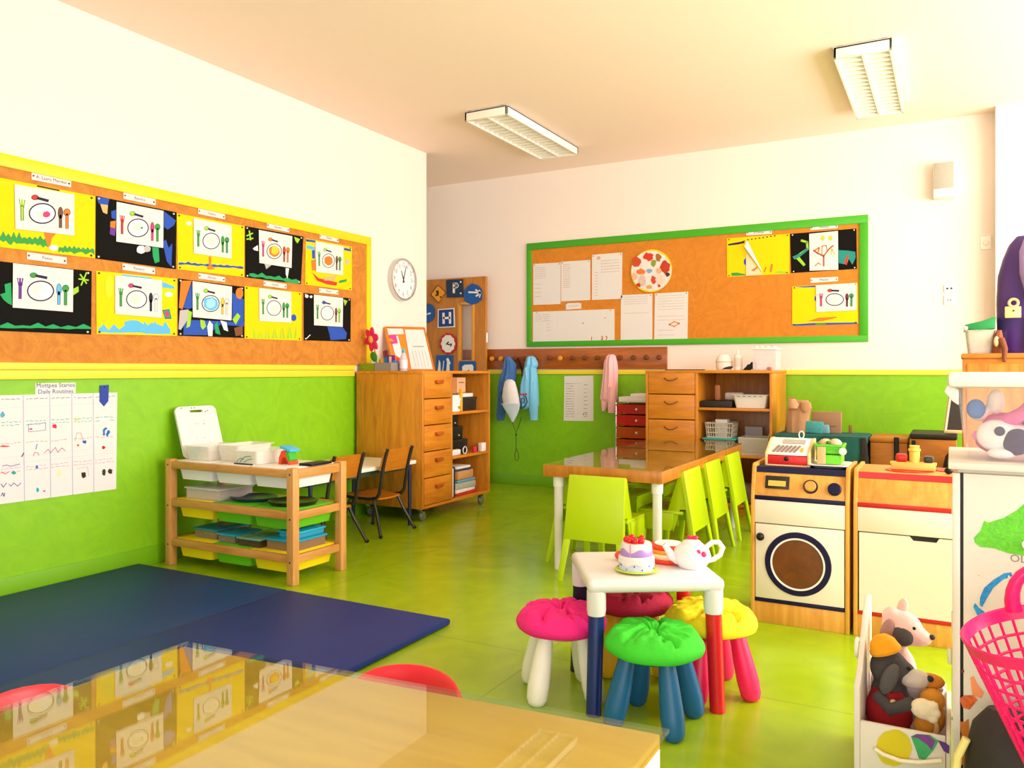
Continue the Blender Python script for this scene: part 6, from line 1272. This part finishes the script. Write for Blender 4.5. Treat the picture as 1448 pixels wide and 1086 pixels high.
# ---------------------------------------------------------------- white painted cupboard
PW = plain('#e6ddd4', .5, .03); PW2 = plain('#e2d8cd', .5, .03)
wc = Thing('painted_cupboard', 'white cupboard with children paint splashes at the right edge', 'cupboard', (.36, 2.5, 0))
wx, wy = .012, 2.285
wc.part('carcass', MB().box(wx, .75, wy+.02, 2.72, 0, .955, PW2, .003)); wc.part('top_board', MB().box(wx-.02, .77, wy-.012, 2.74, .955, .972, PW, .003))
wc.part('edge_strip', MB().box(wx-.011, wx+.006, wy-.002, wy+.03, 0, .945, PW2, .002))
wc.part('front_panel', MB().box(wx+.013, .76, wy, wy+.018, .0, .945, PW, .002))
wc.part('gap', MB().box(wx+.007, wx+.0125, wy+.006, wy+.019, 0, .945, BLACK))
for z in (.84, .55, .3): wc.part('hinge', MB().box(wx-.013, wx-.004, wy+.004, wy+.022, z, z+.045, plain('#e8dcc8', .4), .002))
wc.part('catch', MB().box(wx-.022, wx-.012, wy+.01, wy+.03, .462, .50, plain('#e0d4bc', .4), .003))
CPn = Wall2D(lambda off: (lambda u, v: at_y(u, v, wy-off)), (0, -1, 0))
def ZP(u, v): return (1330+u/2.678, 680+v/2.678)
def splash(fn, *a):
    pm = MB(); fn(pm, *a); wc.part('paint_splash', pm)
GRN = swirl('#6ad414', '#4ab808', .5, 30, .2)
splash(CPn.blob, [ZP(*p) for p in [(126, 215), (150, 190), (165, 150), (180, 158), (240, 140), (290, 110), (330, 75), (420, 60), (430, 270), (330, 285), (260, 275), (200, 255), (150, 250), (130, 235)]], GRN, .001)
BLP = swirl('#1aa0e8', '#0a70c0', .5, 30, .2)
splash(CPn.blob, [ZP(*p) for p in [(148, 470), (150, 440), (165, 405), (200, 375), (240, 350), (268, 346), (272, 360), (235, 375), (200, 405), (175, 445), (158, 478)]], BLP, .001)
splash(CPn.blob, [ZP(*p) for p in [(124, 478), (130, 462), (145, 480), (165, 495), (184, 522), (160, 530), (140, 510)]], BLP, .0013)
ORP = swirl('#e8722a', '#b8480e', .5, 24, .2)
splash(CPn.blob, [ZP(*p) for p in [(112, 745), (125, 738), (140, 770), (165, 800), (155, 825), (120, 810)]], plain('#f0945a', .6, .15), .001)
splash(CPn.blob, [ZP(*p) for p in [(70, 825), (90, 812), (125, 812), (140, 830), (110, 866), (85, 860)]], ORP, .0013)
splash(CPn.blob, [ZP(*p) for p in [(66, 905), (88, 915), (106, 900), (110, 960), (95, 1000), (125, 1050), (130, 1080), (70, 1075), (65, 1040), (80, 960)]], plain('#c8701e', .6, .25, 40), .001)
splash(CPn.disc, ZP(82, 721), 2.8, 2.8, plain('#5a1a1a', .6), .001, 12, .1)
splash(CPn.disc, ZP(145, 358), 1.6, 1, plain('#e8c0a8', .6), .001, 12, .3); splash(CPn.disc, ZP(45, 900), 1.2, 3, plain('#2a8a2a', .6), .001, 10, .3)
splash(CPn.disc, ZP(258, 362), 1.2, 1.6, WHITE, .0015, 10, .3)
pp = CPn.P(ZP(262, 293), .0012); wc.part('pencil_writing', MB().text('OLIT', pp, .026, (1, 0, 0), (0, 0, 1), plain('#8a8480', .8), 'LEFT'))
# clear storage box with soft toys
sb = Thing('storage_box', 'clear plastic storage box of soft toys with white lid on the white cupboard', 'box', (.3, 2.47, .9725))
bx0, bx1, by0, by1 = .012, .60, 2.315, 2.66
taper_bin(sb, 'tub', (bx0+bx1)/2, (by0+by1)/2, .9725, 1.155, bx1-bx0, by1-by0, clear('#f4ecf4', .08, .12), .93, .004, .006)
sb.part('lid', MB().box(bx0-.022, bx1+.022, by0-.022, by1+.022, 1.157, 1.196, plain('#ebe8ea', .3, .01), .012), label='white lid')
sb.part('clip', MB().prism([(bx0-.03, by0+.05, 1.145), (bx0-.02, by0+.05, 1.165), (bx0+.004, by0+.05, 1.15), (bx0+.004, by0+.05, 1.11), (bx0-.01, by0+.05, 1.12)], (0, .1, 0), plain('#f2eef0', .3), .003))
def fuse(t, nme, blobs, m, vox=.008, parent=None, label=None):
    mb = MB()
    for c, r_, *rot in blobs: mb.ball(c, r_, m, 16, rot[0] if rot else None)
    o = t.part(nme, mb, parent=parent, label=label)
    md = o.modifiers.new('merge', 'REMESH'); md.mode = 'VOXEL'; md.voxel_size = vox; md.use_smooth_shade = True
    ms = o.modifiers.new('soften', 'SMOOTH'); ms.iterations = 4; ms.factor = .6
    return o
sq = Thing('soft_toy', 'pink soft toy with a round eye lying at the top of the clear storage box', 'soft toy', (.23, 2.42, 1.06))
fuse(sq, 'body', [((.22, 2.40, 1.105), (.07, .045, .034)), ((.15, 2.39, 1.085), (.05, .03, .02), RY(-.4)), ((.3, 2.41, 1.10), (.07, .05, .036)), ((.11, 2.41, 1.06), (.04, .03, .025))], plain('#ee6aa8', .85, .05, 60, .2))
sq.part('eye', MB().ball((.185, 2.357, 1.112), (.015, .008, .014), WHITE, 14)); sq.part('pupil', MB().ball((.184, 2.349, 1.112), (.007, .004, .007), plain('#20204a', .3), 12))
sd = Thing('soft_toy', 'white and navy soft toy lying in front in the clear storage box', 'soft toy', (.14, 2.40, 1.0))
fuse(sd, 'body', [((.10, 2.385, 1.035), (.048, .035, .042)), ((.145, 2.385, 1.025), (.05, .035, .04)), ((.2, 2.39, 1.03), (.06, .035, .03), RY(.4)), ((.25, 2.39, 1.0), (.05, .03, .022))], plain('#f4ecec', .9, .03, 60, .2))
sd.part('navy_patch', MB().ball((.142, 2.357, 1.022), (.03, .012, .034), plain('#2a2250', .85, .1, 50, .2), 16, RY(.3)).ball((.105, 2.350, 1.048), (.012, .008, .012), plain('#2a2250', .85), 10))
sd.part('paw', MB().ball((.11, 2.365, .992), (.032, .02, .014), plain('#efe6e2', .9), 14))
sk = Thing('soft_toy', 'black and grey soft toy at the bottom right in the clear storage box', 'soft toy', (.25, 2.38, .985)); fuse(sk, 'body', [((.2, 2.37, .992), (.045, .022, .016), RY(-.3)), ((.26, 2.37, 1.0), (.04, .025, .02)), ((.3, 2.38, .995), (.04, .03, .02))], plain('#1a1626', .9, .1, 50, .2)); sk.part('paw', MB().ball((.31, 2.352, 1.0), (.028, .014, .018), plain('#8a8aa0', .9), 12))
sn = Thing('soft_toy', 'dark navy soft toy under the pink one in the middle of the clear storage box', 'soft toy', (.28, 2.47, 1.04)); fuse(sn, 'body', [((.24, 2.395, 1.066), (.08, .03, .022), RY(.12)), ((.33, 2.41, 1.05), (.07, .04, .03))], plain('#1e1a34', .9, .1, 50, .2)); sn.part('tuft', MB().ball((.17, 2.38, 1.072), (.02, .016, .01), plain('#5a3a6a', .9), 10))
so = Thing('soft_toy', 'magenta soft toy at the left bottom of the clear storage box', 'soft toy', (.08, 2.47, .98)); fuse(so, 'body', [((.092, 2.47, 1.015), (.04, .05, .03)), ((.12, 2.5, 1.06), (.05, .05, .03)), ((.10, 2.47, 1.0), (.03, .06, .02))], plain('#e0489a', .9, .08, 50, .2)); so.part('patch', MB().ball((.06, 2.425, 1.03), (.014, .01, .014), plain('#f090c0', .9), 10))
sl_ = Thing('soft_toy', 'cream and blue soft toy upright at the top left of the clear storage box', 'soft toy', (.09, 2.44, 1.08)); fuse(sl_, 'body', [((.10, 2.43, 1.12), (.022, .025, .034)), ((.06, 2.44, 1.085), (.022, .03, .02))], plain('#f0dcd2', .9, .04, 60, .2)); sl_.part('blue_part', MB().ball((.055, 2.415, 1.10), (.022, .02, .026), plain('#4a7ac0', .9), 12))
# ---------------------------------------------------------------- toy chest with plush toys
tb_ = Thing('toy_chest', 'open white toy chest with sloping side standing left of the white cupboard', 'toy chest', (-.12, 2.66, 0))
CW2 = plain('#e2dad0', .4, .03)
sp_ = [(2.475, 0), (2.86, 0), (2.86, .47), (2.80, .475), (2.72, .44), (2.56, .33), (2.475, .30)]
tb_.part('side_panel', MB().prism([(-.245, y, z) for y, z in sp_], (.016, 0, 0), CW2, .003))
tb_.part('side_panel', MB().prism([(-.014, y, z) for y, z in [(2.475, 0), (2.86, 0), (2.86, .2), (2.475, .2)]], (.012, 0, 0), CW2, .003))
tb_.part('front_panel', MB().box(-.229, -.015, 2.475, 2.49, 0, .205, CW2, .003)); tb_.part('rear_panel', MB().box(-.229, -.015, 2.845, 2.86, 0, .22, CW2, .003)); tb_.part('floor_panel', MB().box(-.228, -.015, 2.49, 2.845, .12, .132, plain('#e8e0e4', .5), .001))
Fp = Wall2D(lambda off: (lambda u, v: at_y(u, v, 2.474-off)), (0, -1, 0))
def ZT_(u, v): return (1200+u/4.085, 820+v/4.085)
wm = MB(); Fp.disc(wm, ZT_(262, 970), 25, 26, plain('#d8c81a', .3, .1, 20), .001, 24, .04); tb_.part('yellow_window', wm)
wm = MB(); Fp.blob(wm, [ZT_(*p) for p in [(360, 905), (390, 890), (470, 895), (520, 930), (490, 985), (440, 1040), (405, 1030), (385, 970)]], plain('#3aa86a', .4, .3, 40), .001); Fp.blob(wm, [ZT_(*p) for p in [(362, 905), (395, 892), (460, 897), (500, 930), (480, 985), (450, 950), (400, 915)]], plain('#7a3a9a', .4, .2, 40), .0014); Fp.blob(wm, [ZT_(*p) for p in [(515, 925), (560, 940), (583, 960), (580, 1005), (550, 990)]], plain('#5a2a8a', .4, .2, 40), .001); tb_.part('painted_picture', wm)
tb_.part('handle_bar', MB().tube([at_y(*ZT_(*p), 2.46) for p in [(150, 975), (200, 1008), (300, 1045), (400, 1055), (540, 1045)]], .006, plain('#f2e8d0', .4), 10))
tb_.part('ring_handle', MB().tube([(-.252, 2.64+.024*math.cos(a), .36+.026*math.sin(a)) for a in [2*PI*k/20 for k in range(20)]], .006, plain('#f4f0e6', .35), 8, closed=True).tube([(-.245, 2.64, .385), (-.255, 2.64, .384)], .006, WHITE, 8))
# plain generic plush animals
GRY = plain('#4c4848', .95, .1, 70, .3); PLP = plain('#f0c4bc', .95, .05, 70, .2); LCR = plain('#ece0d2', .95, .04, 70, .2); BLK = plain('#1c191a', .95, .1, 70, .2); TAN = plain('#d8922a', .95, .08, 70, .2)
def P3(u, v, y): return at_y(*ZT_(u, v), y)
b1_ = Thing('plush_dog', 'pale pink plush dog with a dark patch at the back of the toy chest', 'soft toy', (-.16, 2.79, .133))
h = P3(310, 280, 2.79)
fuse(b1_, 'body', [((h.x-.01, 2.80, .24), (.055, .045, .1)), (h, (.06, .05, .055)), (h+Vector((-.03, 0, .035)), (.03, .03, .03)), (h+Vector((.045, -.01, -.018)), (.04, .034, .028))], PLP)
b1_.part('dark_patch', MB().ball(h+Vector((.0, -.034, -.012)), (.036, .022, .032), GRY, 16, RY(.5)))
b1_.part('ear', MB().ball(h+Vector((-.04, -.042, -.005)), (.02, .012, .042), plain('#a8807a', .95, .08, 70, .2), 14, RY(.25))); b1_.part('ear', MB().ball(h+Vector((.0, .02, .06)), (.016, .012, .03), PLP, 14, RY(.2)))
b1_.part('nose', MB().ball(h+Vector((.083, -.016, -.01)), (.009, .01, .008), plain('#3a2c2c', .8), 12)); b1_.part('eye', MB().ball(h+Vector((.035, -.046, .018)), (.005, .004, .005), BLK, 8))
b2_ = Thing('plush_dog', 'grey plush dog with yellow cap and red jersey sitting in the toy chest', 'soft toy', (-.16, 2.67, .133))
h = P3(275, 520, 2.66)
fuse(b2_, 'body', [((h.x-.02, 2.68, .21), (.055, .05, .085)), (h+Vector((-.02, .01, .0)), (.055, .048, .058)), (h+Vector((.02, 0, -.005)), (.035, .035, .035))], GRY)
b2_.part('muzzle', MB().ball(h+Vector((.05, -.012, -.014)), (.042, .032, .028), plain('#cfc4bc', .95, .05, 70, .2), 16, RY(-.1)), label='pale grey muzzle')
b2_.part('nose', MB().ball(h+Vector((.09, -.018, -.004)), (.01, .012, .009), plain('#2a2424', .8), 14)); b2_.part('eye', MB().ball(h+Vector((.035, -.038, .022)), (.006, .005, .006), BLK, 8))
b2_.part('ear', MB().ball(h+Vector((-.015, -.055, -.012)), (.022, .012, .05), plain('#5c5856', .95, .1, 70, .2), 16, RY(.35)))
b2_.part('cap', MB().lathe([(0, .036), (.02, .033), (.036, .018), (.042, 0), (.046, -.008), (.044, -.016), (0, -.014)], plain('#f2a40e', .9, .04, 60, .2), P3(205, 385, 2.655), 24, RY(-.35)), label='yellow cap')
b2_.part('jersey', MB().loft([(.135, h.x-.075, h.x+.035, .11, 2.665), (.16, h.x-.085, h.x+.045, .125, 2.665), (.2, h.x-.082, h.x+.04, .12, 2.668), (.245, h.x-.065, h.x+.02, .1, 2.672)], plain('#a80f1c', .85, .1, 50, .2), 28, .03), label='red jersey'); b2_.part('button', MB().ball(P3(258, 710, 2.598), (.01, .008, .01), plain('#d8b888', .6), 10))
b2_.part('arm', MB().tube([(h.x-.05, 2.62, .235), (h.x-.01, 2.59, .21), P3(370, 710, 2.565)], [.018, .019, .018], GRY, 12))
g_ = P3(430, 745, 2.56)
fuse(b2_, 'paw', [(g_, (.034, .022, .03)), (g_+Vector((.026, -.004, .016)), (.015, .014, .013)), (g_+Vector((.032, -.004, -.004)), (.015, .014, .013)), (g_+Vector((.024, -.004, -.022)), (.015, .014, .013))], plain('#f2e4c4', .9, .04, 60, .2), .005, label='cream paw')
b3_ = Thing('plush_bear', 'orange-yellow plush bear in the right of the toy chest beside the cupboard', 'soft toy', (-.05, 2.66, .133))
fuse(b3_, 'body', [((-.05, 2.66, .185), (.036, .05, .05)), ((-.05, 2.63, .245), (.036, .036, .034)), ((-.07, 2.6, .18), (.03, .03, .03))], TAN)
b3_.part('eye', MB().ball((-.042, 2.593, .25), (.005, .004, .005), BLK, 8)); b3_.part('belly', MB().ball((-.048, 2.602, .175), (.016, .012, .025), plain('#f2cc90', .9), 12)); b3_.part('hood', MB().ball((-.055, 2.67, .285), (.038, .036, .02), plain('#c87e20', .9, .1, 60, .2), 14))
b4_ = Thing('grey_blanket', 'pale grey soft blanket lying at the back of the toy chest', 'blanket', (-.08, 2.76, .133)); fuse(b4_, 'cloth', [((-.07, 2.76, .235), (.055, .06, .03)), ((-.10, 2.75, .2), (.05, .06, .06)), ((-.06, 2.77, .2), (.04, .05, .07))], plain('#cfc8cc', .95, .05, 30, .2)); b4_.part('hem', MB().tube([(-.12, 2.70, .262), (-.07, 2.695, .262), (-.025, 2.71, .25)], .008, plain('#dcd6da', .9), 8))
# ---------------------------------------------------------------- pink basket, its hook and the dark bag
PKB = plain('#f01070', .3, .03)
hk = Thing('wall_hook', 'small white hook on the white cupboard from which the basket hangs', 'hook', (.16, 2.27, .80))
tilt_ = Matrix.Rotation(math.radians(-14), 3, Vector((-SN, CS, 0)))
bc = Vector((.155, 1.95, .665))
bk_ = Thing('pink_basket', 'bright pink lattice plastic basket hanging tilted before the white cupboard', 'basket', bc)
R0, R1, Hb = .137, .075, .30
def bkp(a, f, r_off=0): 
    r_ = R0+(R1-R0)*f+r_off; return bc+tilt_ @ Vector((r_*math.cos(a), r_*math.sin(a), -Hb*f))
rim = MB(); n = 48; i0 = rim.mi(PKB); rr = []
for k in range(n):
    a = 2*PI*k/n; rr.append([rim.bm.verts.new(bkp(a, f, o)) for f, o in ((-.02, .004), (-.028, .0), (-.02, -.004), (.06, -.004), (.068, 0), (.06, .003))])
for k in range(n):
    for j in range(6): rim.bm.faces.new([rr[k][j], rr[(k+1) % n][j], rr[(k+1) % n][(j+1) % 6], rr[k][(j+1) % 6]])
bk_.part('rim', rim)
la = MB()
for k in range(30): la.tube([bkp(2*PI*k/30, f) for f in (.05, .4, .7, 1.0)], .0034, PKB, 6)
for j in range(1, 10): la.tube([bkp(2*PI*k/40, .06+.94*j/9) for k in range(40)], .0034, PKB, 6, closed=True)
bk_.part('lattice', la)
bk_.part('base', MB().lathe([(0, -Hb), (R1, -Hb), (R1, -Hb+.006), (0, -Hb+.006)], PKB, bc, 32, tilt_))
ha = MB(); hp = []
for k in range(13):
    a = PI*k/12; hp.append(bc+tilt_ @ Vector((.025+.06*math.cos(a), .129-.012*math.sin(a)*0, .0+.088*math.sin(a))))
ha.tube(hp, [.017-.005*math.sin(PI*k/12) for k in range(13)], PKB, 12); bk_.part('handle', ha)
tph = hp[6]
hk.loc = Vector((tph.x, 2.27, tph.z)); hk.o.location = hk.loc
hk.part('hook', MB().tube([(tph.x, 2.284, tph.z+.012), (tph.x, 2.2, tph.z+.01), (tph.x, tph.y+.02, tph.z-.02), (tph.x, tph.y-.005, tph.z-.0185), (tph.x, tph.y-.025, tph.z+.0)], .003, WHITE, 8).lathe([(0, 0), (.012, 0), (.012, .005), (0, .005)], WHITE, (tph.x, 2.284, tph.z+.012), 16, RX(PI/2)))
for i, (dx, dy, dz, r_, c, lb) in enumerate(((.0, .0, -.255, .036, '#c03048', 'dark red plastic ball deep in the pink basket'), (.05, -.03, -.2, .034, '#e88a60', 'peach plastic ball in the pink basket'), (-.045, -.02, -.195, .03, '#8a6ab8', 'lilac plastic ball in the pink basket'), (.0, .06, -.19, .032, '#e04a6a', 'rose plastic ball in the pink basket'), (-.01, -.0, -.145, .03, '#f0b060', 'amber plastic ball in the pink basket'), (.06, .04, -.12, .022, '#2a4ab8', 'blue plastic ball at the top of the pink basket'))):
    p_ = bc+tilt_ @ Vector((dx*.8, dy*.8, dz)); Solo('toy_ball', MB().ball(p_, r_, plain(c, .35, .1, 20), 16), lb, 'ball', p_, 'plastic balls in the pink basket')
bgk = Thing('dark_bag', 'dark padded bag with pale yellow piping on the floor under the pink basket', 'bag', (.2, 2.15, 0))
rows_ = [(0, .02, .40, .17, 2.16), (.04, .0, .42, .2, 2.16), (.2, -.002, .425, .2, 2.16), (.32, .006, .41, .18, 2.165), (.38, .02, .37, .14, 2.17), (.415, .05, .33, .08, 2.18)]
bgk.part('bag_body', MB().loft([(z, a+.022, b, d, m) for z, a, b, d, m in rows_], plain('#241c1c', .6, .15, 16, .3), 30, .03, 2))
bgk.part('piping', MB().tube([(.015, 2.16, .003), (.004, 2.155, .06), (.004, 2.15, .2), (.012, 2.145, .3), (.03, 2.145, .345)], .009, plain('#e8d888', .5), 10), label='pale yellow piping')
# ---------------------------------------------------------------- light and camera
wd = bpy.data.worlds.new('World'); bpy.context.scene.world = wd; wd.use_nodes = True
bgn = wd.node_tree.nodes['Background']; bgn.inputs[0].default_value = (1.0, .915, .865, 1); bgn.inputs[1].default_value = WORLD_S
def area(name, loc, tgt, sx, sy, e, col=(1, .97, .92)):
    L = bpy.data.lights.new(name, 'AREA'); L.shape = 'RECTANGLE'; L.size = sx; L.size_y = sy; L.energy = e; L.color = col
    o = bpy.data.objects.new(name, L); C.objects.link(o); o.location = loc
    o.rotation_euler = (Vector(tgt)-Vector(loc)).to_track_quat('-Z', 'Y').to_euler(); return o
area('window_daylight_right', (3.0, 4.2, 1.9), (-3.2, 5.4, 1.7), 5.6, 2.0, E_RIGHT, (1, .915, .865))
area('window_daylight_behind', (.5, -1.9, 1.1), (-1.0, 3.4, 3.2), 4.5, 2.0, E_BACK, (1, .915, .865))
cam = bpy.data.cameras.new('Camera'); cam.sensor_width = 36; cam.lens = F/1448*36; cam.shift_y = -(543-524)/1448.0
cam.clip_start = .05
co = bpy.data.objects.new('Camera', cam); C.objects.link(co); co.location = (0, 0, EYE); co.rotation_euler = (PI/2, 0, TH)
sc = bpy.context.scene; sc.camera = co
vs = sc.view_settings; sc.display_settings.display_device = 'sRGB'; vs.view_transform = 'Standard'; vs.look = 'None'; vs.gamma = 1; vs.exposure = EXPO; vs.use_curve_mapping = False
